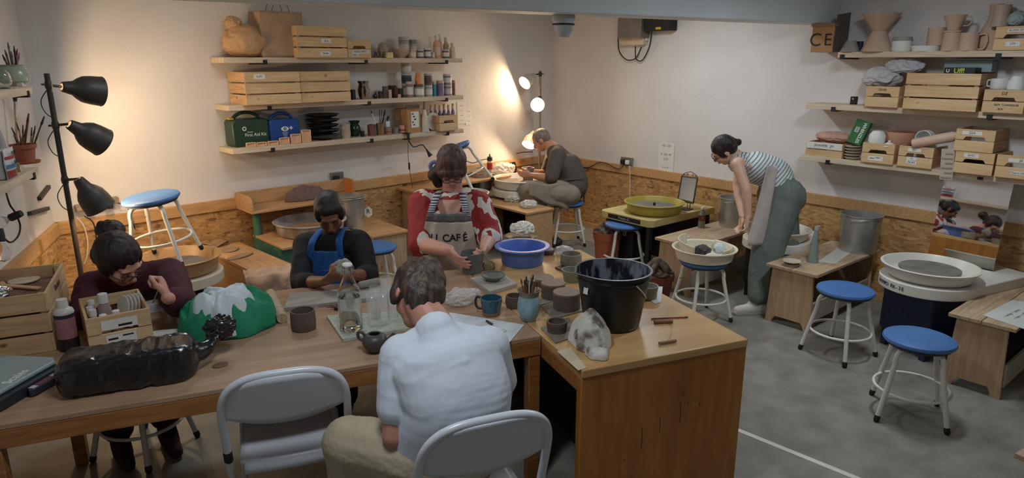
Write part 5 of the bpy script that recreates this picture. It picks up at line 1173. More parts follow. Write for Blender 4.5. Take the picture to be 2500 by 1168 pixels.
# ink bottle beside crate
c, r, h = T(133, 180, 862, 727, rt=.5); t = thing('ink_bottle', 'large dark bottle with a white cap and pink label between the two crates', 'bottle', c)
r *= .95; s_ = h*.80
MB().lathe([(1e-4, 0), (r*.97, 0), (r, .006), (r, s_*.9), (r*.8, s_), (1e-4, s_)], 32).build('body', C(34, 28, 34), t)
MB().lathe([(r*.98, s_*.901), (r*1.0, s_*.93), (r*.9, s_*1.0), (r*.55, s_*1.05), (r*.52, h), (1e-4, h)], 32).build('cap', M_lid, t)
mb = MB(); mb.grid(lambda u, v: (r*1.015*math.cos(lerp(-2.9, -.5, u)), r*1.015*math.sin(lerp(-2.9, -.5, u)), lerp(s_*.32, s_*.82, v)), 20, 2); mb.build('label', C(160, 110, 116), t)
# contents of the small crate on the table (TC1)
R1 = Matrix.Rotation(TC1r, 4, 'Z'); b0_ = TC1
def inC(x, y, z): return b0_+R1 @ Vector((x, y, z))
bottle(inC(-.035, .00, .012), .027, .19, 'tall glaze bottle with a printed label standing in the small table crate', (150, 130, 120), (210, 208, 204), neck=.6, paper=(196, 186, 180))
for i, (x, y, h_, lab) in enumerate(((-.08, -.02, .135, 'small white capped bottle tipped at the front left of the small table crate'), (-.085, .04, .13, 'small white bottle at the left side of the small table crate'), (.0, -.06, .125, 'short white capped bottle near the front board of the small table crate'), (-.05, -.10, .13, 'short clear bottle in the front left corner of the small table crate'), (-.075, .10, .14, 'white bottle at the back left corner of the small table crate'))):
    bottle(inC(x, y, .012), .018, h_, lab, (206, 202, 196), (224, 222, 216), neck=.7)
gt = 'thin pale oval tiles standing in the small table crate'
for k in range(5):
    o = MB().lathe([(1e-4, 0), (.05, 0), (.053, .003), (.05, .006), (1e-4, .006)], 32, Matrix.Rotation(PI/2, 4, 'Y') @ Matrix.Diagonal((1.0, .75, 1, 1))).build('oval_tile', C(206, 200, 190), None)
    tag(o, ['leftmost broad pale oval tile standing in the small table crate', 'second of the thin oval tiles standing in the small table crate', 'middle one of the thin oval tiles in the small table crate', 'fourth of the thin oval tiles standing in the small table crate', 'rightmost of the thin oval tiles in the small table crate'][k], 'tile', gt); o.location = inC(.035+.014*k, .03, .115); o.rotation_euler = (0, .22, TC1r+.5)
o = one(MB().cap((0, 0, .03), .028, (.0, .0, .075), .022), 'clay_lump', C(120, 100, 90), 'brown clay lump beside the thin tiles in the small table crate', 'clay', inC(.035, .06, .012))
c = at(384, 762, Z0); t = thing('white_box', 'small white cardboard box on the worktable under the hand of the woman in maroon', 'box', c+Vector((-.0, .02, 0)), .1); MB().box(-.05, .05, -.02, .04, 0, .045).build('body', C(216, 214, 210), t, bevel=.002); MB().box(-.044, .044, -.0206, -.0201, .006, .038).build('panel', C(196, 196, 196), t)
for u, v, h_, lab in ((440, 765, .075, 'small translucent bottle beside the green cloth'), (424, 790, .085, 'translucent bottle in front of the white box')):
    c = at(u, v, Z0); bottle(c, .021, h_, lab, (200, 198, 192), (212, 210, 204), neck=.75)
# white ribs / moulds in front of the crate
a = at(322, 850, Z0); b = at(445, 822, Z0); d = (b-a).normalized()
def rib(p, dr, L_, wd, lab, m=None):
    mb = MB(); mb.grid(lambda u, v: (u*L_, (v-.5)*wd*(math.sin(PI*min(1, max(0, u*.92+.06)))**.5), .004+.035*((v-.5)*2)**2*.8+.004*math.sin(5*u)), 20, 10)
    return one(mb, 'plastic_rib', m or C(206, 206, 198), lab, 'pottery tool', p, ang(dr), solid=.003)
rib(a, d, (b-a).length+.02, .09, 'long curved white plastic mould lying against the small table crate')
a2 = at(338, 866, Z0); b2 = at(452, 850, Z0); rib(a2, (b2-a2).normalized(), (b2-a2).length, .05, 'second narrower white mould, touching the black wrapped clay')
# green and white cloth heap
M_gcl = pmat('green_cloth', srgb(24, 128, 92), .7, var=.1, bump=.1, bscale=60); M_wcl = pmat('white_cloth', srgb(206, 216, 222), .8, var=.03, bump=.1, bscale=60)
def heap(name, m, c, rx, ry, h, label, cat, seed, amp=.35, n=5, rz=0, sharp=2.5, parent=None, group=None):
    c = Vector(c)
    def f(u, v):
        a = 2*PI*u; q = v; ro = 1+.18*noise.noise(Vector((math.cos(a)*1.7+seed, math.sin(a)*1.7, seed)))+.06*math.sin(n*a+seed)
        rr = math.sin(q*PI/2)**.8; x = rx*rr*ro*math.cos(a); y = ry*rr*ro*math.sin(a)
        zz = h*(1-q**sharp)
        q_ = Vector((x*11+seed, y*11, seed*2)); q_ += noise.noise_vector(q_*.7)*.9; w = .9*noise.noise(q_)+(.55-1.7*abs(noise.noise(q_*1.1+Vector((3, 3, 3)))))+.5*(.3-abs(noise.noise(q_*2.6)))
        zz += amp*h*w*(1-q)**.35*(.3+q)
        return (x, y, max(.002, zz))
    mb = MB(); mb.grid(f, 150, 60); o = mb.build(name, m, parent, smooth=180, solid=.003)
    if parent is None: tag(o, label, cat, group, c, rz)
    else: o.location = c-parent.location
    return o
gc = at(560, 800, Z0); heap('green_bag', M_gcl, gc, .215, .15, .15, 'green cloth bag with white lining heaped on the worktable', 'cloth bag', 2.3, rz=-.1, amp=.4)
wc = at(556, 778, Z0+.055); heap('white_cloth', M_wcl, wc-Vector((0, 0, .04)), .145, .115, .165, 'white cloth spilling out on top of the green bag', 'cloth', 5.1, amp=.32, rz=.2)
g2 = at(655, 790, Z0); o = MB().tube(spline([(0, -.03, .01), (.015, .0, .045), (.005, .035, .05), (-.02, .04, .012)], 8), .004, 8).build('white_binding', M_wcl); tag(o, 'white edging loop at the right end of the green bag', 'edging', loc=g2)
# rolling pin
a = at(660, 716, Z0+.024); b = at(689, 778, Z0+.024); d = b-a; q = d.to_track_quat('Z', 'Y').to_matrix().to_4x4()
t = thing('rolling_pin', 'thick wooden rolling pin lying between the green bag and the grey board', 'rolling pin', a)
MB().lathe([(1e-4, 0), (.02, 0), (.024, .006), (.024, d.length-.02), (.023, d.length-.015), (.023, d.length), (1e-4, d.length)], 28, q).build('roller', wood('pin_wood', srgb(196, 176, 152), srgb(170, 148, 122), axis=2, knots=False), t)
# grey board
p1 = at(693, 752, Z0+.018); p2 = at(1002, 716, Z0+.018); p3 = at(1002, 693, Z0+.018); p4 = at(708, 716, Z0+.018)
mb = MB().prism([(p.x-p1.x, p.y-p1.y) for p in (p1, p2, p3, p4)], 0, .018); one(mb, 'grey_work_board', wood('board_grey', srgb(176, 170, 160), srgb(140, 134, 126), knots=False, k=4), 'long grey stained board lying along the far edge of the worktable', 'board', (p1.x, p1.y, Z0), bevel=.001)
# brown cup, disc, keys
c, r, h = T(703, 763, 815, 747); one(MB().lathe(hollow([(r*.9, 0), (r*.97, .006), (r*1.0, h*.5), (r*.97, h)], .006), 48), 'clay_cup', M_clayb, 'dark brown unfired clay cup alone in the middle of the worktable', 'cup', c)
c = at(772, 748, Z0); one(MB().lathe([(1e-4, 0), (.022, 0), (.022, .001), (1e-4, .0012)], 24), 'white_disc', M_wcl, 'round white disc lying behind the brown clay cup', 'disc', c)
c = at(822, 757, Z0); t = thing('bunch_of_keys', 'bunch of dark keys beside the swing top bottle', 'keys', c); 
for k in range(4):
    a = k*.8+.3; kk = MB().lathe([(.012, 0), (.012, .002), (.006, .002), (.006, 0), (.012, 0)], 16, cap=False).box(.010, .045, -.003, .003, 0, .002).build('key', pmat('key_metal', srgb(92, 90, 88), .35, .9), t); kk.location = (.0, 0, .002+.003*k); kk.rotation_euler = (.1, -.1, a)
MB().tube([(.013*math.cos(x), .013*math.sin(x), .016) for x in [2*PI*i/20 for i in range(20)]], .0015, 6, closed=True).build('key_ring', MC['key_metal'], t)
# patterned board with bottle and glasses
q1 = at(836, 828, Z0+.016); q2 = at(1000, 800, Z0+.016); q3 = at(985, 758, Z0+.016); q4 = at(797, 770, Z0+.016)
one(MB().prism([(p.x-q1.x, p.y-q1.y) for p in (q1, q2, q3, q4)], 0, .015), 'patterned_tray', pmat('tray_pattern', srgb(186, 190, 174), .5, col2=srgb(146, 152, 140), scale=14, stretch=(1, 6, 1)), 'pale patterned wooden tray under the bottle and glasses', 'tray', (q1.x, q1.y, Z0), bevel=.001)
ZT_ = Z0+.0165
M_gl = glass('clear_glass', (.96, .985, .98)); M_water = glass('water', (.93, .98, .96), ior=1.33)
c, r, h = T(822, 880, 814, 640, ZT_, rt=.3); t = thing('swing_top_bottle', 'tall clear swing top bottle half full of water on the patterned tray', 'bottle', c); r *= .97
pr = [(r*.9, 0), (r, .008), (r, h*.52), (r*.93, h*.60), (r*.6, h*.72), (r*.40, h*.82), (r*.36, h*.93), (r*.42, h*.935), (r*.42, h*.955)]
inn = [(max(x-.003, .002), max(z_, .006)) for x, z_ in pr[::-1]]
MB().lathe([(1e-4, 0)]+pr+inn+[(1e-4, .006)], 48).build('glass_body', M_gl, t)
MB().lathe([(1e-4, .0065), (r*.9-.0035, .0065), (r-.0035, .012), (r-.0035, h*.50), (1e-4, h*.50)], 40).build('water', M_water, t)
MB().lathe([(1e-4, h*.957), (r*.42, h*.957), (r*.45, h*.975), (r*.38, h*.995), (1e-4, h)], 24).build('stopper', M_wh, t)
MB().tube(spline([(-r*.44, 0, h*.97), (-r*.5, .0, h*.9), (-r*.42, 0, h*.84)], 5), .0014, 6).tube(spline([(r*.44, 0, h*.97), (r*.62, .0, h*.9), (r*.42, 0, h*.84)], 5), .0014, 6).build('wire_bail', M_steel, t)
M_tum = film('tumbler_glass', (.9, .93, .93), .14, .05)
MC['tumbler_glass'].node_tree.nodes['Bump'].inputs['Strength'].default_value = .1
def tumbler(c, r, h, label):
    mb = MB(); n = 40; o_ = [(.86, 0), (.9, .006), (1.0, h)]
    prof = [(r*.86, 0), (r*.88, .004), (r*.92, h*.4), (r, h), (r-.0025, h), (r*.92-.003, h*.4), (r*.82, .012), (1e-4, .010)]
    t = thing('glass_tumbler', label, 'glass', c, 0, 'glass tumblers on the patterned tray'); mb.lathe([(1e-4, 0)]+prof, 24)
    vs = []
    for i, v in enumerate(mb.v):
        a = math.atan2(v[1], v[0]); k = 1+.035*math.cos(12*a) if v[2] > .004 and v[2] < h*.8 else 1; vs.append((v[0]*k, v[1]*k, v[2]))
    mb.v = vs; mb.build('glass_body', M_tum, t, smooth=180); return t
for u0, u1, vb, vt, lab in ((893, 922, 800, 712, 'front left ribbed glass tumbler on the patterned tray'), (921, 950, 797, 710, 'front right ribbed glass tumbler, nearest the person in white'), (902, 930, 782, 695, 'middle ribbed glass tumbler behind the front pair'), (928, 958, 762, 672, 'tallest looking ribbed glass tumbler at the back of the group'), (944, 970, 786, 702, 'rightmost ribbed glass tumbler, touching the dark hair in view')):
    c, r, h = T(u0, u1, vb, vt, ZT_); tumbler(c, r*.97, h, lab)
c = at(905, 702, Z0+.019); o = one(MB().cap((-.05, 0, .02), .02, (.04, .01, .02), .022), 'clay_roll', C(140, 138, 128), 'grey clay roll lying on the far side behind the glasses', 'clay', c, -.2)
# teapot
c, r, h = T(874, 950, 868, 800, rt=.35, rb=.6); t = thing('clay_teapot', 'dark unfired clay teapot without a lid beside the person in white', 'teapot', c, 0); r = .052
M_tp = pmat('teapot_clay', srgb(74, 70, 68), .42, var=.1)
MB().lathe([(1e-4, 0), (r*.5, 0), (r*.55, .006), (r*.95, .03), (r, .048), (r*.9, .066), (r*.62, .077), (r*.45, .079), (r*.42, .076), (r*.55, .070), (r*.85, .05), (r*.8, .03), (1e-4, .01)], 40).build('body', M_tp, t)
dx = RT; MB().tube([(RT*x+Vector((0, 0, z_))) for x, z_ in ((r*.85, .04), (r*1.15, .052), (r*1.4, .07), (r*1.55, .082))], .01, 12, rs=[.015, .011, .008, .006]).build('spout', M_tp, t)
MB().tube(spline([(RT*x+Vector((0, 0, z_))) for x, z_ in ((-r*.7, .068), (-r*1.0, .085), (-r*1.28, .082), (-r*1.25, .06), (-r*.98, .048))], 6), .0065, 10).build('handle', M_tp, t)
# clear plastic bag
c = at(1128, 742, Z0); M_film = film('clear_plastic', (.86, .86, .86), .42, .2)
o = crumple(c+Vector((0, 0, .035)), (.085, .055, .045), 'plastic_bag', M_film, amp=.5, freq=8, seed=51); tag(o, 'crumpled clear plastic bag left of the blue mug', 'plastic bag')
# blue mug
c, r, h = T(1172, 1226, 776, 718, rb=.8); t = thing('glazed_mug', 'blue glazed mug with a bare clay foot and dark handle at the table corner', 'mug', c)
m_ = pmat('blue_glaze', srgb(48, 92, 112), .2, var=.2)
MB().lathe([(r*.78, 0), (r*.82, h*.22)], 40, cap=False).lathe([(1e-4, 0), (r*.78, 0)], 40, cap=False).build('foot', C(136, 100, 78), t)
MB().lathe([(r*.82, h*.22), (r*.84, h*.24), (r, h), (r-.005, h), (r*.78, .02), (1e-4, .015)], 40, cap=False).build('body', m_, t)
mugh(t, r*.9, h*.28, h*.92, .032, C(50, 44, 44), ang(-RT)-.3, .006)
# white paper under the person in white + loop tool
p1 = at(1098, 764, Z0); p2 = at(1280, 794, Z0); p3 = at(1240, 842, Z0); p4 = at(1080, 812, Z0)
one(MB().prism([(p.x-p1.x, p.y-p1.y) for p in (p1, p2, p3, p4)], .0004, .0016), 'paper_sheet', C(214, 220, 226), 'white sheet of paper at the worktable corner beside the person in white', 'paper', p1)
a = at(1188, 784, Z0+.008); b = at(1214, 800, Z0+.008); c = at(1226, 808, Z0+.006); t = thing('ribbon_tool', 'trimming tool with a dark handle and white ring lying on the white sheet', 'tool', a); MB().tube([(0, 0, 0), (b-a)*.6], .0055, 10).build('handle', M_iron, t); MB().tube([(b-a)*.6, (b-a)], .004, 8).build('ferrule', M_steel, t)
rc = c-a; MB().tube([(rc.x+.020*math.cos(x), rc.y+.012*math.sin(x), 0.0) for x in [2*PI*i/20 for i in range(20)]], .003, 8, closed=True).build('ring_blade', M_wh, t)
# clay scrap discs
c = at(538, 893, Z0); one(MB().lathe([(1e-4, .0003), (.030, .0003), (.030, .004), (.022, .006), (1e-4, .006)], 20, sy=.75), 'clay_scrap', C(120, 94, 74), 'thin brown clay scrap on the bare worktable right of the wrapped clay', 'clay', c)
# ---- desk top
c, r, h = T(1123, 1180, 673, 608); PC3 = c; one(MB().lathe(hollow([(r*.82, 0), (r*.84, .004), (r, h)], .004), 48), 'clay_beaker', C(104, 110, 108), 'tall dark grey clay beaker held by the woman in the red shirt', 'beaker', c)
c, r, h = T(1178, 1207, 663, 639, rt=.3); one(MB().lathe([(1e-4, 0), (r*.85, 0), (r, h*.2), (r, h*.75), (r*.85, h*.95), (1e-4, h)], 28), 'sponge', pmat('sponge_tan', srgb(146, 130, 92), .9, bump=.4, bscale=60), 'round tan sponge right of the tall grey beaker', 'sponge', c)
def board(P, zt, th, m, name, lab, cat='board'):
    P = [at(u, v, zt) for u, v in P]; return one(MB().prism([(p.x-P[0].x, p.y-P[0].y) for p in P], 0, th), name, m, lab, cat, (P[0].x, P[0].y, zt-th), bevel=.0008)
board([(1147, 678), (1196, 712), (1262, 692), (1228, 668)], Z0+.02, .0195, C(176, 170, 160), 'plaster_board', 'thick pale plaster board under the grey dish, near the blue basin')
c, r, h = T(1174, 1234, 689, 661, Z0+.0205, rb=.5); one(MB().lathe(hollow([(r*.55, 0), (r*.6, .006), (r, h*.85), (r*.98, h)], .005), 44), 'clay_dish', C(122, 122, 114), 'shallow grey clay dish standing on the plaster board', 'dish', c)
c, r, h = T(1203, 1349, 657, 581, rt=.95, rb=.68); t = thing('plastic_basin', 'big round blue plastic basin with a wide rim on the desk', 'basin', c)
M_bas = pmat('basin_blue', srgb(92, 124, 206), .4, var=.03); r *= .93
MB().lathe([(1e-4, 0), (r*.70, 0), (r*.74, .008), (r*.80, h*.8), (r*.84, h*.92), (r*.98, h*.95), (r*1.0, h*.92), (r*1.01, h*.95), (r*.98, h), (r*.83, h*.99), (r*.78, h*.85), (r*.70, .012), (1e-4, .010)], 64).build('body', M_bas, t)
c = at(1376, 622, Z0); o = crumple(c+Vector((0, 0, .02)), (.05, .045, .03), 'plastic_bag', M_film, amp=.5, freq=8, seed=53); tag(o, 'small scrunched clear plastic on the desk right of the blue basin', 'plastic bag')
c = at(1337, 620, Z0); o = one(MB().lathe([(1e-4, 0), (.035, 0), (.042, .012), (.04, .03), (1e-4, .034)], 28), 'clay_disc', C(116, 104, 96), 'flat grey brown clay disc tucked behind the right side of the blue basin', 'clay', c)
board([(1355, 652), (1378, 664), (1424, 650), (1405, 640)], Z0+.008, .0075, C(96, 82, 70), 'tile_board', 'small brown board under the farther of the two grey green bowls')
c, r, h = T(1370, 1422, 652, 612, Z0+.009); one(MB().lathe(hollow([(r*.95, 0), (r, .008), (r*.98, h)], .006), 44), 'clay_bowl', M_clayg, 'straight sided grey green clay bowl, farther of two behind the black bucket', 'bowl', c)
c, r, h = T(1373, 1428, 694, 650); one(MB().lathe(hollow([(r*.78, 0), (r*.8, .008), (r, h)], .005), 44), 'clay_bowl', C(132, 134, 118), 'flared grey green clay bowl, nearer of two, touching the black bucket in view', 'bowl', c)
# brush vase
c, r, h = T(1262, 1321, 788, 698, rb=.6); t = thing('brush_vase', 'pale blue glazed vase full of brushes at the seam of the two tables', 'vase', c)
M_vz = pmat('vase_glaze', srgb(164, 194, 204), .3, col2=srgb(126, 158, 172), scale=9, stretch=(2, 2, .6))
pr = [(r*.55, 0), (r*.62, .004), (r*.85, h*.22), (r*.97, h*.42), (r*.93, h*.58), (r*.80, h*.80)]
MB().lathe([(1e-4, 0)]+pr, 40, cap=False).build('body', M_vz, t)
MB().lathe([(r*.80, h*.80), (r*.82, h*.88), (r*1.0, h), (r*.95, h), (r*.75, h*.88), (r*.72, h*.7), (r*.5, .02), (1e-4, .015)], 40, cap=False).build('neck', pmat('neck_glaze', srgb(130, 124, 104), .25, var=.1), t)
random.seed(11); cols = [(176, 120, 60), (206, 190, 166), (60, 44, 36), (190, 150, 100), (150, 90, 50), (110, 84, 60), (214, 206, 196)]
side = ['far left', 'left', 'inner left', 'centre left', 'centre', 'centre right', 'inner right', 'right', 'far right', 'front left', 'front middle', 'front right', 'back left', 'back right', 'near left', 'near right', 'upper left', 'upper right', 'tall middle', 'tall right']
for i in range(20):
    a = ((i % 14)/13-.5)*(1 if i < 14 else .8); x = RT*(a*.055)+FH*(random.uniform(-.015, .015)); tp = RT*(a*.075+random.uniform(-.006, .006))+FH*random.uniform(-.02, .02)+Vector((0, 0, h+random.uniform(.035, .075)-abs(a)*.02))
    stick(c+x*.25+Vector((0, 0, .03)), c+tp, .0032, 'short brush at the %s of the bunch in the pale blue vase' % side[i], 'brush', C(*cols[i % 7]), 'paint_brush', C(*random.choice([(70, 46, 34), (206, 196, 180), (120, 80, 50)])), .018, .005, 'brushes in the pale blue vase')
c, r, h = T(1233, 1280, 757, 714); one(MB().lathe(hollow([(r*.85, 0), (r, h*.4), (r*.92, h)], .006), 40), 'clay_bowl', M_clayb, 'dark brown clay bowl half hidden behind the pale blue brush vase', 'bowl', c)
board([(1318, 745), (1352, 778), (1436, 755), (1400, 722)], Z0+.006, .0055, C(128, 118, 106), 'clay_board', 'grey board under the lidded clay box next to the black bucket')
board([(1300, 737), (1316, 748), (1398, 722), (1370, 706)], Z0+.006, .0055, C(150, 138, 124), 'clay_board', 'pale board under the middle lidded clay cylinder')
def lidbox(u0, u1, vb, vt, lab, hole=False, zz=Z0+.0065):
    c, r, h = T(u0, u1, vb, vt, zz, rt=.95); t = thing('lidded_clay_box', lab, 'clay box', c)
    MB().lathe([(1e-4, 0), (r*.97, 0), (r*.99, h*.3), (r*.97, h-.012), (1e-4, h-.012)], 48).build('body', M_clayb, t)
    MB().lathe([(1e-4, h-.0115), (r*.99, h-.0115), (r*1.01, h-.004), (r*.99, h), (.004 if hole else 1e-4, h)], 48).build('lid', C(124, 104, 92), t)
lidbox(1352, 1419, 764, 702, 'brown clay box with a flat lid, nearest of the lidded clay boxes')
lidbox(1322, 1382, 735, 681, 'brown clay box with a tiny hole in its lid, middle of three', True)
lidbox(1296, 1352, 712, 668, 'brown clay box with its lid just seen, farthest of three', zz=Z0)
board([(1320, 800), (1356, 837), (1412, 818), (1388, 775)], Z0+.006, .0055, C(132, 122, 110), 'clay_board', 'grey board under the small brown bowl at the front of the desk')
c, r, h = T(1336, 1386, 818, 775, Z0+.0065); one(MB().lathe(hollow([(r*.95, 0), (r*.96, h*.45), (r*1.02, h*.55), (r*1.0, h)], .008), 44), 'clay_bowl', M_clayb, 'small thick brown clay bowl on its own board near the desk corner', 'bowl', c)
# black bucket
c, r, h = T(1412, 1592, 816, 632, rt=.95, rb=.74); t = thing('black_bucket', 'big black plastic bucket with a pouring lip and wire handle', 'bucket', c)
M_bkt = pmat('black_plastic', srgb(26, 28, 32), .3, var=.15, scale=6); M_bin = pmat('slip_stained', srgb(28, 30, 38), .4, col2=srgb(120, 128, 140), scale=11, lo=.40, hi=.50, stretch=(1.6, 1.6, .5))
MC['slip_stained'].node_tree.nodes['Color Ramp'].color_ramp.elements[0].color = c4(srgb(130, 138, 150)); MC['slip_stained'].node_tree.nodes['Color Ramp'].color_ramp.elements[1].color = c4(srgb(26, 28, 36))
prof = [(1e-4, 0), (r*.70, 0), (r*.74, .006), (r*.76, .02), (r*.955, h*.86), (r*.99, h*.87), (r*1.0, h*.88), (r*1.0, h*.90), (r*.965, h*.91), (r*.975, h*.975), (r*1.03, h*.985), (r*1.035, h), (r*.97, h)]
def lip(v):
    x, y, z_ = v; a = math.atan2(y, x); al = ang(-RT)+.35; d_ = (a-al+PI) % (2*PI)-PI
    k = 1+.11*math.exp(-(d_/.20)**2)*max(0, (z_/h-.84)/.16); return (x*k, y*k, z_)
mb = MB().lathe(prof, 96, cap=False); mb.v = [lip(v) for v in mb.v]; mb.build('body', M_bkt, t)
mb = MB().lathe([(r*.97, h*.999), (r*.955, h*.9), (r*.71, .012), (1e-4, .010)], 96, cap=False); mb.v = [lip(v) for v in mb.v]; mb.build('inner_wall', M_bin, t)
ha = ang(-FH)+.35; hb_ = ha+PI
h0 = Vector((math.cos(ha)*r*1.0, math.sin(ha)*r*1.0, h*.88)); rb_ = r*1.05; a0 = ha+.12; axd = Vector((math.cos(a0), math.sin(a0), 0)); pr_ = Vector((-axd.y, axd.x, 0)); pr_ = pr_ if pr_.dot(RT) > 0 else -pr_; th_ = math.radians(42); pp_ = pr_*math.cos(th_)-Zv*math.sin(th_)
bl = [axd*rb_*math.cos(f_)*.98+pp_*rb_*math.sin(f_)+Zv*h*.88 for f_ in [PI*i/28 for i in range(29)]]
MB().tube(bl, .0022, 8).build('wire_handle', M_wh, t); ep = bl[11]
MB().cap(bl[11], .008, bl[12], .008, 10, 3).build('hand_grip', C(176, 170, 150), t)
o = MB().prism([(-.014, 0), (.014, 0), (.014, .05), (-.014, .05)], 0, .001).build('sticker', M_paper, t); sp = pd(1437, 706, proj(c)[2]-r*.75)-c
sa = math.atan2(sp.y, sp.x); rr = r*.925*1.03; o.matrix_local = Matrix.Translation((rr*math.cos(sa), rr*math.sin(sa), sp.z-.02)) @ Matrix.Rotation(sa+PI/2, 4, 'Z') @ Matrix.Rotation(PI/2-.14, 4, 'X')
# dirty cloth at desk corner
c = at(1443, 842, Z0)
heap('dirty_cloth', pmat('dirty_towel', srgb(206, 202, 194), .85, col2=srgb(104, 90, 76), scale=9, lo=.36, hi=.46, bump=.3, bscale=90), c, .075, .105, .15, 'crumpled off white cloth with dark stains beside the black bucket', 'cloth', 9.2, amp=.42, rz=-.2, sharp=.9)
p_ = at(1470, 868, Z0); heap('dirty_cloth_end', MC['dirty_towel'], p_, .045, .05, .035, '', '', 3.2, amp=.5, parent=bpy.data.objects['dirty_cloth']).rotation_euler = (0, 0, 0)
p_ = at(1500, 828, Z0)
# right of bucket
board([(1582, 728), (1598, 742), (1614, 738), (1618, 700), (1600, 700)], Z0+.002, .0015, C(206, 210, 208), 'paper_scrap', 'white paper scrap under the bowl right of the black bucket', 'paper')
c, r, h = T(1560, 1611, 735, 689, Z0+.0025); one(MB().lathe(hollow([(r*.9, 0), (r*.9, h*.4), (r, h)], .006), 40), 'clay_bowl', M_clayg, 'grey clay bowl peeking out from behind the right side of the bucket', 'bowl', c)
stick(at(1590, 779, Z0+.004), at(1680, 775, Z0+.004), .0035, 'red pencil lying on the desk right of the black bucket', 'pencil', C(150, 48, 34), 'red_pencil', C(60, 40, 34), .01)
a = at(1597, 787, Z0+.008); b = at(1642, 785, Z0+.008); o = one(MB().tube([(0, 0, 0), b-a], .008, 14), 'wooden_dowel', C(140, 98, 70), 'short wooden dowel lying just below the red pencil', 'dowel', a)
a = at(1609, 839, Z0+.008); b = at(1650, 832, Z0+.008); t = thing('wire_cutter', 'clay cutting wire with a wooden toggle near the front edge of the desk', 'wire cutter', a); MB().tube([(0, 0, 0), b-a], .007, 14).build('toggle', C(150, 108, 76), t)
MB().tube(spline([(b-a)*.5+Vector((0, 0, .004)), at(1638, 818, Z0)-a, at(1640, 800, Z0)-a, at(1632, 790, Z0)-a], 8), .0006, 5).build('wire', M_iron, t)
# varnish worn patch / paper near the cloth
board([(1360, 858), (1412, 905), (1432, 898), (1392, 848)], Z0+.0012, .0009, C(206, 190, 164), 'masking_paper', 'pale worn strip of paper stuck at the left edge of the desk top', 'paper')
# ============================================================ things on benches, floor and wheels
# cream tray on stool
zS = .469
c = STC.copy(); c.z = zS; c += RT*0.0
t = thing('cream_tub', 'round cream plastic tub of broken trays and tools standing on a blue stool', 'tub', c)
R_ = .232
MB().lathe([(1e-4, 0), (R_*.84, 0), (R_*.88, .006), (R_*.95, .075), (R_*1.02, .078), (R_*1.03, .088), (R_*.99, .09), (R_*.94, .084), (R_*.86, .012), (1e-4, .010)], 64).build('tub', M_cream, t)
def halfpan(c, r, h, a0, a1, lab, tilt):
    mb = MB(); mb.grid(lambda u, v: (r*(.9+.1*v)*math.cos(lerp(a0, a1, u)), r*(.9+.1*v)*math.sin(lerp(a0, a1, u)), v*h), 28, 6)
    o = mb.build('splash_guard_half', M_cream, None, solid=.006); tag(o, lab, 'splash guard', loc=c); o.rotation_euler = tilt; return o
aL = ang(-RT)
halfpan(c+Vector((0, 0, .06))+RT*.0, .20, .075, aL-1.0, aL+.9, 'cream half guard standing up at the left inside the tub on the stool', (.1, -.0, 0))
halfpan(c+Vector((0, 0, .055))+RT*.0, .195, .05, aL+PI-1.1, aL+PI+.9, 'lower cream half guard at the right inside the tub on the stool', (0, .0, 0))
o = crumple(c+RT*.10-FH*.03+Vector((0, 0, .085)), (.05, .04, .04), 'white_lump', M_wcl, amp=.2, freq=7, seed=61); tag(o, 'white crumpled lump in the tub on the stool', 'lump')
o = crumple(c-RT*.03-FH*.04+Vector((0, 0, .075)), (.07, .05, .035), 'dark_rag', pmat('dark_rag', srgb(74, 72, 70), .8, var=.3), amp=.4, freq=10, seed=62); tag(o, 'dark rag and tools bundled in the tub on the stool', 'rag')
# drink bottle on middle bench
p = at(1712, 556, .4505); h = hz(p, 506); t = thing('drink_bottle', 'clear drink bottle with a red and dark label on the far bench', 'bottle', p); r = .032
MB().lathe([(1e-4, 0), (r*.9, 0), (r, .01), (r*.94, h*.3), (r, h*.42), (r, h*.68), (r*.4, h*.86), (r*.4, h*.9), (1e-4, h*.9)], 32).build('body', pmat('pet_plastic', srgb(176, 166, 150), .15, trans=.5), t)
MB().lathe([(r*1.012, h*.36), (r*1.012, h*.62)], 32, cap=False).build('label', C(90, 48, 40), t); MB().lathe([(1e-4, h*.901), (r*.46, h*.901), (r*.46, h), (1e-4, h)], 20).build('cap', M_wh, t)
q_ = p-FH*r*1.02
text('K', .045, C(206, 110, 50), t, Matrix.Translation(q_-p+Vector((0, 0, h*.49))) @ Matrix.Rotation(ang(FH)-PI/2, 4, 'Z') @ Matrix.Rotation(PI/2, 4, 'X'))
# ornate mirror on the yellow deck
M_mir = bpy.data.materials.new('mirror_glass'); M_mir.use_nodes = True; b_ = M_mir.node_tree.nodes['Principled BSDF']; b_.inputs['Metallic'].default_value = 1; b_.inputs['Roughness'].default_value = .02; b_.inputs['Base Color'].default_value = (.86, .87, .86, 1)
base = at(1672, 512, .55); base.z = .5505
t = thing('table_mirror', 'small black framed tilting mirror with scrolled top on the yellow deck', 'mirror', base, ang(FH)-PI/2-.75)
dm = proj(base)[2]; W2 = .085; Hm = .245; tl = math.radians(-14)
Mt = Matrix.Translation((0, -.0, .075)) @ Matrix.Rotation(-tl, 4, 'X') 
Mt = Matrix.Translation((0, 0, .065)) @ Matrix.Rotation(math.radians(-12), 4, 'X')
def fb(x0, x1, z0, z1, y0=-.006, y1=.006): return MB().box(x0, x1, y0, y1, z0, z1)
mb = fb(-W2, -W2+.010, 0, Hm); mb.box(W2-.010, W2, -.006, .006, 0, Hm).box(-W2+.010, W2-.010, -.006, .006, 0, .010).box(-W2+.010, W2-.010, -.006, .006, Hm-.010, Hm); mb.v = [tuple(Mt @ Vector(v)) for v in mb.v]; mb.build('frame', M_iron, t)
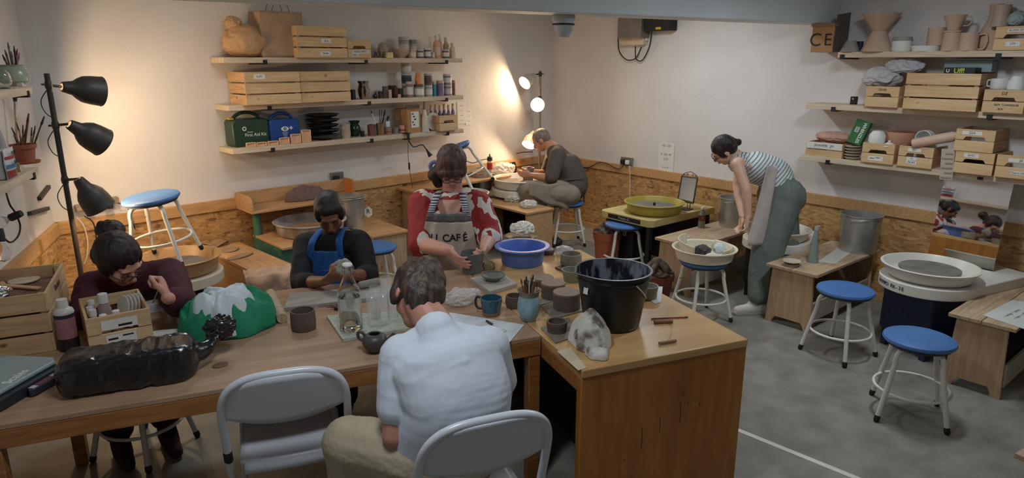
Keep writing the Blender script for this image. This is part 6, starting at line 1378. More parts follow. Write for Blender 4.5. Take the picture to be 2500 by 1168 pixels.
mb = MB().box(-W2+.0105, W2-.0105, -.002, .002, .0105, Hm-.0105); mb.v = [tuple(Mt @ Vector(v)) for v in mb.v]; mb.build('mirror_glass', M_mir, t, smooth=0)
mb = MB()
for s in (-1, 1): mb.tube([Mt @ Vector(p) for p in spline([(s*W2*.95, 0, Hm), (s*W2*.8, 0, Hm+.018), (s*W2*.5, 0, Hm+.034), (0, 0, Hm+.048)], 6)], .003, 6); mb.tube([Mt @ Vector((s*.028+.013*math.cos(a)*(1-a/14), 0, Hm+.018+.013*math.sin(a)*(1-a/14))) for a in [i*.5 for i in range(18)]], .002, 6); mb.tube([Mt @ Vector((s*.062+.009*math.cos(a)*(1-a/14), 0, Hm+.011+.009*math.sin(a)*(1-a/14))) for a in [i*.5 for i in range(18)]], .002, 6)
mb.build('scroll_crest', M_iron, t)
MB().box(-.06, .06, -.04, .05, 0, .008).build('base', M_iron, t, bevel=.002)
for s in (-1, 1): MB().tube([(s*.05, .0, .008), (s*.05, .0, .07)], .004, 6).build('post', M_iron, t)
MB().tube([(0, .045, .008), (0, .03+.05*.2, Hm*.75)], .003, 6).build('strut', M_iron, t)
# tall leaning mirror behind the wheel
tl_ = (2284, 446); tr_ = (2457, 468); bl_ = (2262, 640); br_ = (2424, 664)
zb = .5185
B1 = at(2424, 664, zb); B0 = at(2262, 632, zb)
dB_ = Vector((-.083, -.996, 0)).normalized(); B0 = B1-dB_*.42
t = thing('leaning_mirror', 'large frameless mirror standing on the wheel tray and leaning on the wall', 'mirror', (B0.x, B0.y, zb), ang(dB_))
nb = Vector((-dB_.y, dB_.x, 0)); hh = .60
# top leans to wall
mb = MB().box(0, .42, -.003, .003, 0, hh); Rm = Matrix.Rotation(math.radians(-7), 4, 'X'); mb.v = [tuple(Rm @ Vector(v)) for v in mb.v]; mb.build('mirror_glass', M_mir, t, smooth=0)
# bench objects: cone, dish, paper
p = at(1984, 640, .4505); h = hz(p, 553); t = thing('cone_bottle', 'grey green cone shaped bottle with a nozzle on the bench left of the wheel', 'bottle', p); r = .040
MB().lathe([(1e-4, 0), (r, 0), (r, .006), (r*.36, h*.85), (r*.34, h*.9), (1e-4, h*.9)], 32).build('body', C(134, 146, 142), t)
MB().lathe([(1e-4, h*.901), (r*.38, h*.901), (r*.34, h), (1e-4, h)], 20).box(.0, .045, -.007, .007, h*.92, h*1.0).build('nozzle', C(176, 172, 164), t)
p = at(1932, 650, .4505); t = thing('stacked_dishes', 'two pale dishes on a slab at the bench end by the cone bottle', 'dish', p); MB().box(-.05, .07, -.04, .05, 0, .008).build('slab', C(150, 138, 124), t); MB().lathe([(1e-4, .0085), (.05, .0085), (.055, .02), (1e-4, .016)], 32).build('lower_dish', C(172, 156, 138), t); MB().lathe([(1e-4, .021), (.03, .021), (.064, .04), (.062, .043), (.02, .03), (1e-4, .028)], 36).build('upper_dish', C(196, 184, 166), t)
board([(1994, 640), (2040, 644), (2085, 612), (2046, 605)], .4525, .0015, C(206, 204, 196), 'paper_sheet', 'white sheet lying on the bench in front of the large galvanised bucket', 'paper')
board([(2400, 770), (2520, 810), (2560, 745), (2470, 733)], .4525, .0015, C(206, 208, 204), 'handwritten_sheet', 'handwritten white sheet on the bench at the right edge of the photo', 'paper')
p = at(2470, 765, .4532); t = bpy.data.objects['handwritten_sheet']
for k in range(3):
    q = p+Vector((0, -.045*k, 0)); o = text(['~ wedge ~ centre', '~ open ~ pull up', '~ wire ~ lift off'][k], .030, C(120, 130, 150), None, Matrix.Translation(q) @ Matrix.Rotation(-PI/2*0-.1, 4, 'Z'), 'handwriting', ext=.0002); o.parent = t; o.matrix_parent_inverse = Matrix.Translation(t.location).inverted()
# plant/soil pots
def soilpot(c, r, h, lab, m, seed, cloth=None):
    t = thing('flower_pot', lab, 'pot', c)
    MB().lathe(hollow([(r*.76, 0), (r*.95, h*.80), (r*1.02, h*.80), (r*1.05, h)], .006), 40).build('pot', m, t)
    o = crumple((0, 0, h*.95), (r*.93, r*.93, .06 if not cloth else .09), 'clay_scraps', cloth or pmat('scrap_clay', srgb(92, 78, 66), .8, var=.35, scale=20, bump=.5), t, amp=.35, freq=22, seed=seed); o.location = (0, 0, h*.95)
    return t
c, r, h = T(1450, 1516, 664, 556, 0.0005, rb=.76); M_redp = pmat('red_plastic_pot', srgb(158, 84, 56), .55, var=.08)
t = soilpot(c, r, h, 'big terracotta coloured pot of scrap clay left of the empty blue stool', M_redp, 71)
o = crumple((0, 0, h*1.15), (.05, .05, .05), 'clay_lump', MC['scrap_clay'], t, amp=.3, freq=12, seed=72); o.location = (-.0, .0, h*1.12)
p = at(1603, 742, 0); c, r, h = Vector((p.x, p.y, .0005)), .16, .30
c = pd(1600, 640, 4.75); c.z = .0005; c, r = Vector((at(1600, 735, 0).x, at(1600, 735, 0).y, .0005)), .135; h = hz(c, 668)
t = soilpot(c, r, h, 'red pot of twisted brown clay and rags between the bucket and the tub stool', pmat('red_pot_b', srgb(132, 62, 48), .55, var=.1), 73)
mb = MB(); random.seed(4)
for k in range(9):
    a = random.uniform(0, 2*PI); x = math.cos(a)*r*.5; y = math.sin(a)*r*.5; mb.tube(spline([(x, y, h*.9), (x*1.1, y*1.2, h+.05), (-x*.4, -y*.2, h+.09+random.uniform(0, .03)), (-x*.9, y*.6, h*.95)], 6), .025, 10)
o = mb.build('twisted_clay', MC['scrap_clay'], t); o['kind'] = 'stuff'
# corner: long ledge along the back wall with bottle, plastic and phone
ZL_ = .68
e0 = su('A', 1008, .30, ZL_); e1 = su('A', 1305, .30, ZL_); L_ = (e1-e0).length
ledge = thing('ledge_board', 'long pale board along the back wall in the corner, plastic and a phone on it', 'board', (e0.x, e0.y, 0), RA)
MB().box(0, L_, 0, .265, ZL_-.022, ZL_).build('board', M_plyo, ledge, bevel=.002)
for x in (.05, L_-.09): MB().box(x, x+.03, .02, .25, 0, ZL_-.0225).build('leg', M_plyo, ledge)
def LG(u, off): return su('A', u, off, ZL_+.0005)
p = LG(1196, .16); t = thing('squeeze_bottle', 'squeeze bottle with a red label and black cap near the back wall', 'bottle', p)
h = hz(p, 376); r = 7/ppm(p)
MB().lathe([(1e-4, 0), (r*.95, 0), (r, .01), (r, h*.62), (r*.7, h*.7), (1e-4, h*.7)], 24).build('body', C(214, 190, 150), t); MB().lathe([(r*1.02, h*.3), (r*1.02, h*.6)], 24, cap=False).build('label', C(178, 50, 36), t); MB().lathe([(1e-4, h*.701), (r*.98, h*.701), (r*.9, h*.85), (r*.25, h*.9), (r*.15, h), (1e-4, h)], 20).build('cap', M_blk, t)
c = LG(1226, .15); M_filmw = film('bright_plastic', (.93, .9, .84), .6, .25); o = crumple(c+Vector((0, 0, .05)), (.15, .09, .075), 'plastic_sheet', M_filmw, amp=.5, freq=8, seed=81); tag(o, 'heap of clear crumpled plastic lit by the corner lamp', 'plastic')
p = LG(1257, .20); t = thing('phone', 'black phone propped upright beside the heap of lit plastic', 'phone', p); t.rotation_euler = (math.radians(-8), math.radians(-12), ang(FH)-PI/2+.2); MB().box(-.036, .036, 0, .008, 0, .125).build('body', M_blk, t, bevel=.004); MB().box(-.032, .032, -.0008, -.0002, .006, .119).build('screen', pmat('phone_screen', srgb(40, 38, 38), .1), t)
pc = at(1289, 439, .663); t = thing('thrown_pot', 'grey pot being shaped on the corner wheel by the seated man', 'pot', (pc.x, pc.y, .6630)); r = 15/ppm(pc); h = hz(pc, 409); MB().lathe(hollow([(r*.8, 0), (r, h)], .006), 36).build('body', C(120, 112, 98), t); P4POT = Vector((pc.x, pc.y, .663)); 
# plastic and tools on potter's bench, white bin, ball
for k, (u, v, rx, lab) in enumerate(((1212, 478, .10, 'scrunched clear plastic and tools at the left of the low corner bench'), (1262, 490, .12, 'scrunched clear plastic in the middle of the low corner bench'), (1290, 506, .08, 'scrunched clear plastic at the near end of the low corner bench'))):
    c = at(u, v, .5005); o = crumple(c+Vector((0, 0, .03)), (rx, .07, .04), 'plastic_sheet', M_filmw, amp=.5, freq=8, seed=83+k); tag(o, lab, 'plastic')
c, r, h = T(1284, 1343, 592, 502, .0, rb=.8); h = min(h, .46)
c2 = at(1312, 600, 0); t = thing('white_bin', 'tall pale plastic bin standing at the end of the low corner bench', 'bin', (c2.x, c2.y, 0), .6); h = hz(c2, 520); MB().prism(rr_(-.095, .095, -.085, .085, .02), 0, h).build('body', pmat('cream_bin', srgb(196, 188, 168), .4), t, bevel=.006); MB().prism(rr_(-.11, .11, -.10, .10, .02), h+.0005, h+.02).build('rim', MC['cream_bin'], t)
q = at(1272, 577, .5); t = thing('round_tray', 'round dark rimmed tray holding a ball of foil like plastic, beyond the blue basin', 'tray', (q.x, q.y, 0)); r = 40/ppm(q)
MB().lathe([(1e-4, .49), (r*.9, .49), (r, .505), (r*.96, .508), (r*.85, .497), (1e-4, .497)], 40).build('tray', C(130, 112, 86), t)
MB().lathe([(.12, 0), (.12, .02), (.025, .03), (.025, .489), (1e-4, .4895)], 24).build('pedestal', M_iron, t)
o = crumple(q+Vector((0, 0, .055)), (.095, .09, .06), 'foil_ball', film('foil_plastic', (.8, .78, .72), .75, .15), amp=.45, freq=9, seed=90); tag(o, 'scrunched shiny ball on the round dark tray beyond the blue basin', 'plastic')
# wheel behind the woman in red with a stool stood tipped in it
W3 = at(1128, 470, .62); W3.z = 0
wheel('potters wheel behind the woman in red, a stool standing tipped in its pan', W3, math.radians(60), .3, .262, .52, None, base=M_dark, ph=.10)
sc_ = pd(1106, 362, 6.5); ax_ = (RT*-.40+Zv*.92).normalized(); y_ = ax_.cross(RT).normalized(); x_ = y_.cross(ax_)
Ms = Matrix(((x_.x, y_.x, ax_.x, 0), (x_.y, y_.y, ax_.y, 0), (x_.z, y_.z, ax_.z, 0), (0, 0, 0, 1))) @ Matrix.Rotation(.15, 4, 'Z')
dup(st0, sc_-ax_*.45, 0, 'blue stool tipped over in the wheel pan behind the woman in red', None, Ms.to_euler())
# purple cloth on the green wheel's shelf
c = at(745, 487, .7355); heap('purple_cloth', pmat('purple_cloth', srgb(116, 92, 92), .85, var=.2, bump=.3), c, .17, .07, .085, 'bunched mauve cloth on the raised shelf of the old green wheel', 'cloth', 4.4, amp=.7, rz=.1)
# clay slabs and cloth on the left bench
for k, (u, v, rx, ry, lab) in enumerate(((530, 600, .10, .07, 'curled clay slab farthest along the plywood bench'), (561, 612, .075, .06, 'round clay slab in the middle of the three on the plywood bench'), (585, 628, .11, .045, 'long oval clay slab nearest the draped cloth'))):
    c = at(u, v, .4505); mb = MB(); mb.grid(lambda a, b: (rx*b*math.cos(2*PI*a)*(1+.08*math.sin(3*2*PI*a+k)), ry*b*math.sin(2*PI*a), .012-.008*b**6+(.03*abs(math.sin(2*PI*a*1.5))*b if k == 0 else .003*math.sin(9*a)*b)), 36, 8); one(mb, 'clay_slab', C(158, 128, 100), lab, 'clay', c, .3, solid=.006)
c = at(650, 668, .4505)
def drape(u, v):
    x = lerp(-.02, .36, u); s = v*.48; over = s-.20
    wob = .02*math.sin(x*38+3*v)+.012*noise.noise(Vector((x*20, s*14, 3)))
    if over < 0: return (x-.18, -s+.10, .008+abs(wob)*.8)
    k = min(1, over/.04); return (x-.18+.04*over, -.10-.03*k-.03*over+wob*k, .012-max(0, over-.02)+.02*(1-k))
mb = MB(); mb.grid(drape, 48, 44); o = one(mb, 'draped_cloth', pmat('tan_cloth', srgb(186, 158, 136), .9, var=.1, bump=.3), 'crumpled tan cloth draped over the near end of the plywood bench', 'cloth', c+Vector((.05, -.02, 0)), -.25, solid=.003, smooth=180)
# dark things under the right bench
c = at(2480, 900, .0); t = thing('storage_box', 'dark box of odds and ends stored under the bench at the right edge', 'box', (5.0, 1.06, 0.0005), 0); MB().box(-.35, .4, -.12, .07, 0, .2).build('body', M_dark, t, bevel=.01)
# ============================================================ people
def skinm(n, c): return pmat(n, srgb(*c), .5, var=.05, scale=14, bump=.03, bscale=80)
SK1 = skinm('skin_fair', (206, 150, 130)); SK2 = skinm('skin_brown', (134, 88, 66)); SK3 = skinm('skin_pink', (214, 162, 146)); SK4 = skinm('skin_tan', (196, 142, 112)); SK5 = skinm('skin_light', (214, 172, 150)); SK6 = skinm('skin_ruddy', (186, 132, 114))
def hairm(n, c, c2): return pmat(n, srgb(*c), .45, col2=srgb(*c2), scale=7, stretch=(9, 9, 1.2), bump=.35, bscale=26)
def basis(f, up):
    f = Vector(f).normalized(); up = Vector(up); up = (up-f*up.dot(f)).normalized(); r = f.cross(up); return Matrix(((r.x, f.x, up.x), (r.y, f.y, up.y), (r.z, f.z, up.z)))
def headp(mb, c, B, s=1., neck=None, nr=.052):
    def P(x, y, z): return Vector(c)+B @ Vector((x*s, y*s, z*s))
    def E(p, r): mb.ell(P(*p), [a*s for a in r], B, 22, 14)
    E((0, -.012, .035), (.074, .095, .083)); E((0, .028, -.02), (.060, .062, .082)); E((0, .040, -.080), (.036, .040, .030))
    E((-.035, .055, -.022), (.027, .028, .034)); E((.035, .055, -.022), (.027, .028, .034))
    mb.cap(P(-.032, .078, .026), .013*s, P(.032, .078, .026), .013*s); mb.cap(P(0, .090, .010), .007*s, P(0, .107, -.020), .0115*s); mb.ell(P(0, .104, -.024), (.016*s, .010*s, .009*s), B)
    mb.ell(P(0, .088, -.049), (.024*s, .010*s, .006*s), B); mb.ell(P(0, .086, -.059), (.021*s, .011*s, .007*s), B)
    for k in (-1, 1): mb.ell(P(k*.077, -.004, -.004), (.009*s, .019*s, .031*s), B); mb.ell(P(k*.081, .002, .012), (.008*s, .016*s, .012*s), B)
    if neck is not None: mb.cap(P(0, -.022, -.045), nr*s, neck, nr*1.12)
def facebits(par, c, B, s, hair, lips=None, iris=None):
    loc = par.location
    for k in (-1, 1):
        MB().tube([Vector(c)+B @ Vector((k*x*s, y*s, z*s))-loc for x, y, z in ((.016, .0865, .004), (.024, .090, .0015), (.034, .0885, .001), (.044, .081, .004))], .0022*s, 6).build('eyelashes', pmat('lash_dark', srgb(34, 24, 22), .7), par)
        MB().tube([Vector(c)+B @ Vector((k*x*s, y*s, z*s))-loc for x, y, z in ((.014, .092, .028), (.03, .0925, .034), (.046, .082, .028))], .0028*s, 6).build('eyebrow', hair, par)
    MB().ell(Vector(c)+B @ Vector((0, .0935*s, -.0535*s))-loc, (.020*s, .006*s, .0065*s), B).build('lips', lips or pmat('lip', srgb(160, 84, 80), .4), par)
def glasses(par, c, B, s, m=None):
    loc = par.location; m = m or M_blk; mb = MB(); P = lambda x, y, z: Vector(c)+B @ Vector((x*s, y*s, z*s))-loc
    for k in (-1, 1):
        mb.tube([P(k*.032+.023*math.cos(a), .104, .004+.018*math.sin(a)) for a in [2*PI*i/22 for i in range(22)]], .0022, 6, closed=True)
        mb.tube([P(k*.055, .103, .010), P(k*.072, .07, .010), P(k*.078, .0, .008), P(k*.078, -.03, -.005)], .0022, 6)
    mb.tube([P(-.010, .106, .008), P(0, .108, .012), P(.010, .106, .008)], .0022, 6); return mb.build('glasses', m, par)
def handp(mb, w, d, n, side=1, curl=(.5, .6, .7, .8), s=1., thumb=.6, tc=.5):
    """w wrist, d direction of fingers, n palm normal (side the fingers curl to)"""
    w = Vector(w); d = Vector(d).normalized(); n = Vector(n); n = (n-d*n.dot(d)).normalized(); l = d.cross(n)*side
    L = [.074, .082, .077, .062]; off = [.027, .009, -.009, -.026]
    for i in range(4):
        k = w+d*.085*s*(1 if i != 3 else .93)+l*off[i]*s; mb.cap(w+l*off[i]*.6*s, .0165*s, k, .0115*s, 10, 4)
        a = 0; p = k
        for j, f in enumerate((.45, .30, .25)):
            a += curl[i]*(1., 1.1, .8)[j]; v = (d*math.cos(a)+n*math.sin(a)+l*(off[i]*1.2)); v.normalize(); q = p+v*L[i]*f*s
            mb.cap(p, (.0095, .0086, .0078)[j]*s, q, (.0086, .0078, .0068)[j]*s, 10, 4); p = q
    t0 = w+d*.018*s+l*.020*s; v = (d*.62+l*thumb+n*.35).normalized(); t1 = t0+v*.042*s; mb.cap(t0, .016*s, t1, .0115*s, 10, 4)
    v = (d*(1-.3*tc)+l*(thumb*.35-.3*tc)+n*.55*tc).normalized(); t2 = t1+v*.032*s; mb.cap(t1, .0108*s, t2, .0098*s, 10, 4)
    v = (d*(1-.4*tc)-l*.5*tc+n*.5*tc).normalized(); mb.cap(t2, .0098*s, t2+v*.024*s, .0082*s, 10, 4)
def torsop(mb, pel, wai, che, shl, shr, hipw=.16, waw=.13, chw=.155, dp=.105, g=0., front=None, bust=0., hp=True):
    pel, wai, che, shl, shr = map(Vector, (pel, wai, che, shl, shr)); r = (shr-shl).normalized(); pts = spline([pel, wai, che], 14); n = len(pts)-1
    for i, p in enumerate(pts):
        t = i/n; w = lerp(hipw, waw, t*2) if t < .5 else lerp(waw, chw, t*2-1); ax = (pts[min(i+1, n)]-pts[max(i-1, 0)]).normalized(); y = ax.cross(r).normalized(); x = y.cross(ax)
        R = Matrix(((x.x, y.x, ax.x), (x.y, y.y, ax.y), (x.z, y.z, ax.z)))
        mb.ell(p, (w+g, dp+g, .085+g), R, 28, 12)
    mb.cap(shl.lerp(shr, .08), .058+g, shr.lerp(shl, .08), .058+g); mb.cap(che, .09+g, (shl+shr)/2, .075+g)
    if bust:
        f = Vector(front).normalized()
        for k in (-1, 1): mb.ell(che+r*k*.072+f*(dp*.55)-Vector((0, 0, .03)), (.062+g, .062+g, .06+g), None)
def arm(mb, sh, el, wr, g=0., s=1., upto=2.):
    sh, el, wr = map(Vector, (sh, el, wr)); 
    e = el if upto >= 1 else sh.lerp(el, upto); r0, r1, r2 = .052*s, .040*s, .026*s
    mb.cap(sh, r0+g, e, lerp(r0, r1, min(1, upto))+g)
    if upto > 1: w = el.lerp(wr, upto-1); mb.cap(el, r1+g, el.lerp(w, .3), (r1+.001)*1.0+g); mb.cap(el.lerp(w, .3), r1+.001+g, w, lerp(r1, r2, upto-1)+g)
def leg(mb, hip, kn, an, g=0., s=1., r=(.088, .060, .038)):
    hip, kn, an = map(Vector, (hip, kn, an)); mb.cap(hip, r[0]*s+g, kn, r[1]*s+g); c = kn.lerp(an, .3); mb.cap(kn, r[1]*s+g, c, r[1]*.98*s+g); mb.cap(c, r[1]*.98*s+g, an, r[2]*s+g)
def foldf(sc=22., amp=.006, st=(1, 1, .35), sd=0, fine=.002):
    def f(c, n):
        q = Vector((c.x*sc*st[0]+sd, c.y*sc*st[1], c.z*sc*st[2])); k = 1-abs(noise.noise(q))*2.2; k2 = noise.noise(q*.45+Vector((9, 2, sd)))
        return c+n*(amp*(k*.6+k2)+fine*noise.noise(c*90))
    return f
def strands(c0, sc=60., amp=.004):
    def f(c, n): return c+n*(amp*noise.noise(Vector((c.x*sc, c.y*sc, c.z*sc*.25)))+amp*.9*noise.noise(c*sc*.4))
    return f
def P_(name, label, loc): return thing(name, label, 'person', loc)
def rm(mb, name, mat, t, voxel=.0055, smooth=3, disp=None, sf=.6):
    loc = t.location; mb.v = [(x-loc.x, y-loc.y, z-loc.z) for x, y, z in mb.v]; return remesh(mb, name, mat, t, voxel, smooth, disp, sf=sf)
def shoe(mb, an, d, s=1.):
    an = Vector(an); d = Vector(d).normalized(); z = Vector((0, 0, 1)); h = an.z
    mb.cap(an-d*.045*s-z*(h-.045), .040*s, an+d*.05*s-z*(h-.045), .045*s); mb.cap(an+d*.05*s-z*(h-.042), .042*s, an+d*.15*s-z*(h-.034), .033*s); mb.cap(an-z*.02, .045*s, an+d*.04-z*(h-.06), .045*s)
Zv = Vector((0, 0, 1))
def R3(a, b, c): return RT*a+FH*b+Zv*c          # right, away, up
# ---------------- woman in maroon (left)
def build_p1():
    t = P_('person', 'woman in a maroon jumper with a hair bun and glasses, bent over the worktable', P1S)
    h = pd(290, 638, 3.06); s = 1.04; f = R3(.74, -.30, -.62); B = basis(f, R3(-.1, -.15, 1)); neck = pd(318, 655, 3.22)
    shl = pd(412, 668, 3.28); shr = pd(228, 702, 3.20)   # her left is image right
    che = pd(322, 706, 3.36); wai = pd(316, 770, 3.44); pel = Vector((P1S.x, P1S.y+.02, .57))
    ell_ = pd(446, 742, 3.02); wrl = pd(408, 728, 2.80); elr = pd(200, 790, 3.05); wrr = pd(285, 770, 2.95)
    fdir = Vector((-.0, -1, 0)); k1 = pel+Vector((-.12, -.36, -.06)); k2 = pel+Vector((.12, -.38, -.06)); a1 = Vector((.395, 3.50, .11)); a2 = Vector((.60, 3.47, .12))
    mb = MB(); torsop(mb, pel, wai, che, shl, shr); headp(mb, h, B, s, neck); arm(mb, shl, ell_, wrl, 0, .95); arm(mb, shr, elr, wrr, 0, .95)
    handp(mb, wrl, pd(394, 680, 2.82)-wrl, R3(-.8, -.3, -.1), 1, (1.15, 1.2, 1.25, 1.3), .98); handp(mb, wrr, R3(1, -.1, .0), R3(0, 0, -1), -1, (.4, .4, .5, .5), .95)
    leg(mb, pel+Vector((-.09, -.02, -.02)), k1, a1); leg(mb, pel+Vector((.09, -.02, -.02)), k2, a2)
    rm(mb, 'body', SK1, t)
    mb = MB(); torsop(mb, pel, wai, che, shl, shr, g=.018, dp=.12, chw=.17, waw=.15); mb.cap(che, .13, neck-Zv*.03, .065); arm(mb, shl, ell_, wrl, .018, 1.15, 1.72); arm(mb, shr, elr, wrr, .018, 1.15, 1.85)
    M_mar = pmat('maroon_knit', srgb(72, 24, 36), .85, var=.1, bump=.2, bscale=90); rm(mb, 'jumper', M_mar, t, .008, 4, foldf(14, .006, (1, 1, .6)))
    mb = MB(); leg(mb, pel+Vector((-.09, -.02, -.02)), k1, a1+Zv*.05, .012, 1.0, (.09, .065, .06)); leg(mb, pel+Vector((.09, -.02, -.02)), k2, a2+Zv*.05, .012, 1.0, (.09, .065, .06)); mb.cap(pel-Vector((.08, 0, 0)), .13, pel+Vector((.08, 0, 0)), .13)
    rm(mb, 'trousers', pmat('dark_maroon_trousers', srgb(52, 24, 28), .8), t, .01, 3)
    for a in (a1, a2):
        mb = MB(); shoe(mb, a, Vector((0, -1, 0))); rm(mb, 'shoe', pmat('dark_maroon_trousers', (0, 0, 0)), t, .006, 2)
    Hm_ = hairm('dark_brown_hair', (44, 28, 24), (22, 14, 13)); P = lambda x, y, z: h+B @ Vector((x*s, y*s, z*s))
    mb = MB(); mb.ell(P(0, -.022, .046), (.088*s, .100*s, .088*s), B, 26, 16); mb.ell(P(0, -.06, .0), (.078*s, .065*s, .075*s), B)
    for k in (-1, 1): mb.ell(P(k*.062, .0, .02), (.030, .055, .065), B)
    rm(mb, 'hair', Hm_, t, .005, 2, strands(h))
    b = pd(272, 562, 3.13); mb = MB(); mb.ell(b, (.062, .058, .050), None, 20, 12)
    for i in range(6): a = i*1.05; mb.ell(b+RT*.035*math.cos(a)+Zv*.028*math.sin(a)-FH*.02, (.026, .026, .024))
    mb.cap(b-Zv*.02, .035, h+Zv*.055, .045); rm(mb, 'hair_bun', Hm_, t, .005, 2, strands(b, 50, .006))
    facebits(t, h, B, s, Hm_); glasses(t, h, B, s, pmat('glasses_dark', srgb(60, 46, 40), .3))
    p = wrl+(pd(388, 698, 2.78)-wrl)*.9; stick(p, pd(372, 742, 2.86), .003, 'thin needle tool held by the woman in maroon', m=M_sock, tipm=M_sock, tl=.01, tr=.002)
build_p1()
# ---------------- woman with blue apron
P2L = Vector((1.62, 3.66, 0))
def build_p2():
    t = P_('person', 'woman with smooth dark hair in a black top and bright blue apron, looking down', P2L)
    D = 3.75; h = pd(806, 522, D-.02); s = .98; f = R3(.18, -.72, -.50); B = basis(f, R3(-.05, -.2, 1)); neck = pd(808, 566, D+.08)
    shl = pd(876, 592, D+.06); shr = pd(746, 598, D+.05); che = pd(812, 640, D+.10); wai = pd(812, 720, D+.14); pel = pd(812, 790, D+.22)
    elL = pd(900, 672, D-.05); wrL = pd(858, 672, D-.30); elR = pd(734, 692, D-.10); wrR = pd(798, 686, D-.34)
    k1 = pel+R3(-.14, -.38, -.04); k2 = pel+R3(.14, -.38, -.04); a1 = k1+R3(0, 0, -.42); a2 = k2+R3(0, 0, -.42)
    a1.z = a2.z = .1
    mb = MB(); torsop(mb, pel, wai, che, shl, shr, chw=.15, waw=.125); headp(mb, h, B, s, neck, .047); arm(mb, shl, elL, wrL, 0, .92); arm(mb, shr, elR, wrR, 0, .92)
    handp(mb, wrL, pd(842, 664, D-.36)-wrL, R3(-.6, -.1, .4), 1, (.6, .6, .7, .8), .95); handp(mb, wrR, pd(818, 672, D-.38)-wrR, R3(.5, -.1, .6), -1, (.5, .6, .7, .8), .95)
    leg(mb, pel+RT*-.09, k1, a1); leg(mb, pel+RT*.09, k2, a2); rm(mb, 'body', SK2, t)
    M_bt = pmat('black_top', srgb(26, 24, 28), .85, var=.15, bump=.2)
    mb = MB(); torsop(mb, pel, wai, che, shl, shr, g=.016, dp=.115, chw=.16, waw=.145); mb.cap(che+Zv*.02, .12, neck-Zv*.045, .07); arm(mb, shl, elL, wrL, .014, 1.05, 1.35); arm(mb, shr, elR, wrR, .014, 1.05, 1.3)
    rm(mb, 'top', M_bt, t, .007, 4, foldf(16, .007, (1, 1, .5)))
    mb = MB(); leg(mb, pel+RT*-.09, k1, a1+Zv*.04, .016, 1.05, (.09, .07, .06)); leg(mb, pel+RT*.09, k2, a2+Zv*.04, .016, 1.05, (.09, .07, .06)); mb.cap(pel-RT*.09, .12, pel+RT*.09, .12); rm(mb, 'trousers', M_bt, t, .01, 3)
    for a in (a1, a2): mb = MB(); shoe(mb, a, -FH); rm(mb, 'shoe', M_blk, t, .007, 2)
    # apron bib: sheet wrapped over the chest, straps over the shoulders
    M_ap = pmat('blue_apron', srgb(20, 84, 150), .75, var=.12, scale=6, bump=.15)
    def bib(u, v):
        x = u*2-1; zt = lerp(.015, -.30, v); w = lerp(.095, .185, min(1, v*1.15)); xx = x*w; c = (che).lerp(wai, min(1, v*1.15))
        dep = math.sqrt(max(0, 1-(xx/.20)**2)); top = pd(812, 612, D); z = top.z+zt
        return c*1+RT*xx-FH*(.125*dep+.022+.004*math.sin(14*x+6*v)+.02*v)+Zv*(z-c.z)-t.location
    mb = MB(); mb.grid(bib, 28, 24); mb.build('apron_bib', M_ap, t, solid=.005, smooth=180)
    tl1 = bib(.06, .0)+t.location; tr1 = bib(.94, .0)+t.location
    for a_, sh in ((tl1, shr), (tr1, shl)):
        up = (sh*.42+(shl+shr)/2*.58)+Zv*.075; mid = (a_+up)/2-FH*.05+Zv*.005
        pts = spline([a_-Zv*.03-FH*.004, mid, up-FH*.012, up+FH*.08-Zv*.005], 7); mb = MB(); w = .019
        vs = []; 
        for p in pts: vs += [p-RT*w-t.location, p+RT*w-t.location]
        mb.add(vs, [(2*i, 2*i+1, 2*i+3, 2*i+2) for i in range(len(pts)-1)]); mb.build('apron_strap', M_ap, t, solid=.005, smooth=180)
    ring = [bib(.5+.27*math.cos(a), .60+.26*math.sin(a))-FH*.0045 for a in [PI*.0+2*PI*i/36 for i in range(36)]]; MB().tube(ring, .0022, 6, closed=True).build('apron_emblem', pmat('emblem_mauve', srgb(120, 90, 150), .7), t)
    Hm_ = hairm('black_hair', (30, 25, 25), (12, 11, 12)); P = lambda x, y, z: h+B @ Vector((x*s, y*s, z*s))
    mb = MB(); mb.ell(P(0, -.020, .046), (.082*s, .097*s, .084*s), B, 26, 16); mb.ell(P(0, -.055, -.005), (.072*s, .062*s, .075*s), B); mb.ell(P(0, .035, .075), (.06, .045, .035), B)
    for k in (-1, 1): mb.ell(P(k*.058, .012, .025), (.026, .048, .06), B)
    mb.ell(P(0, -.125, .0), (.045, .045, .05), B); mb.cap(P(0, -.12, .0), .04, P(.0, -.09, .0), .05); rm(mb, 'hair', Hm_, t, .005, 3, strands(h, 50, .002))
    facebits(t, h, B, s, Hm_, pmat('lip_dark', srgb(120, 62, 56), .4))
    c = pd(838, 655, D-.36); o = crumple(c, (.045, .04, .045), 'clay_model', C(150, 150, 138), amp=.45, freq=9, seed=101, n=3); tag(o, 'small grey leafy clay model in the hands of the woman in the blue apron', 'clay model')
build_p2()
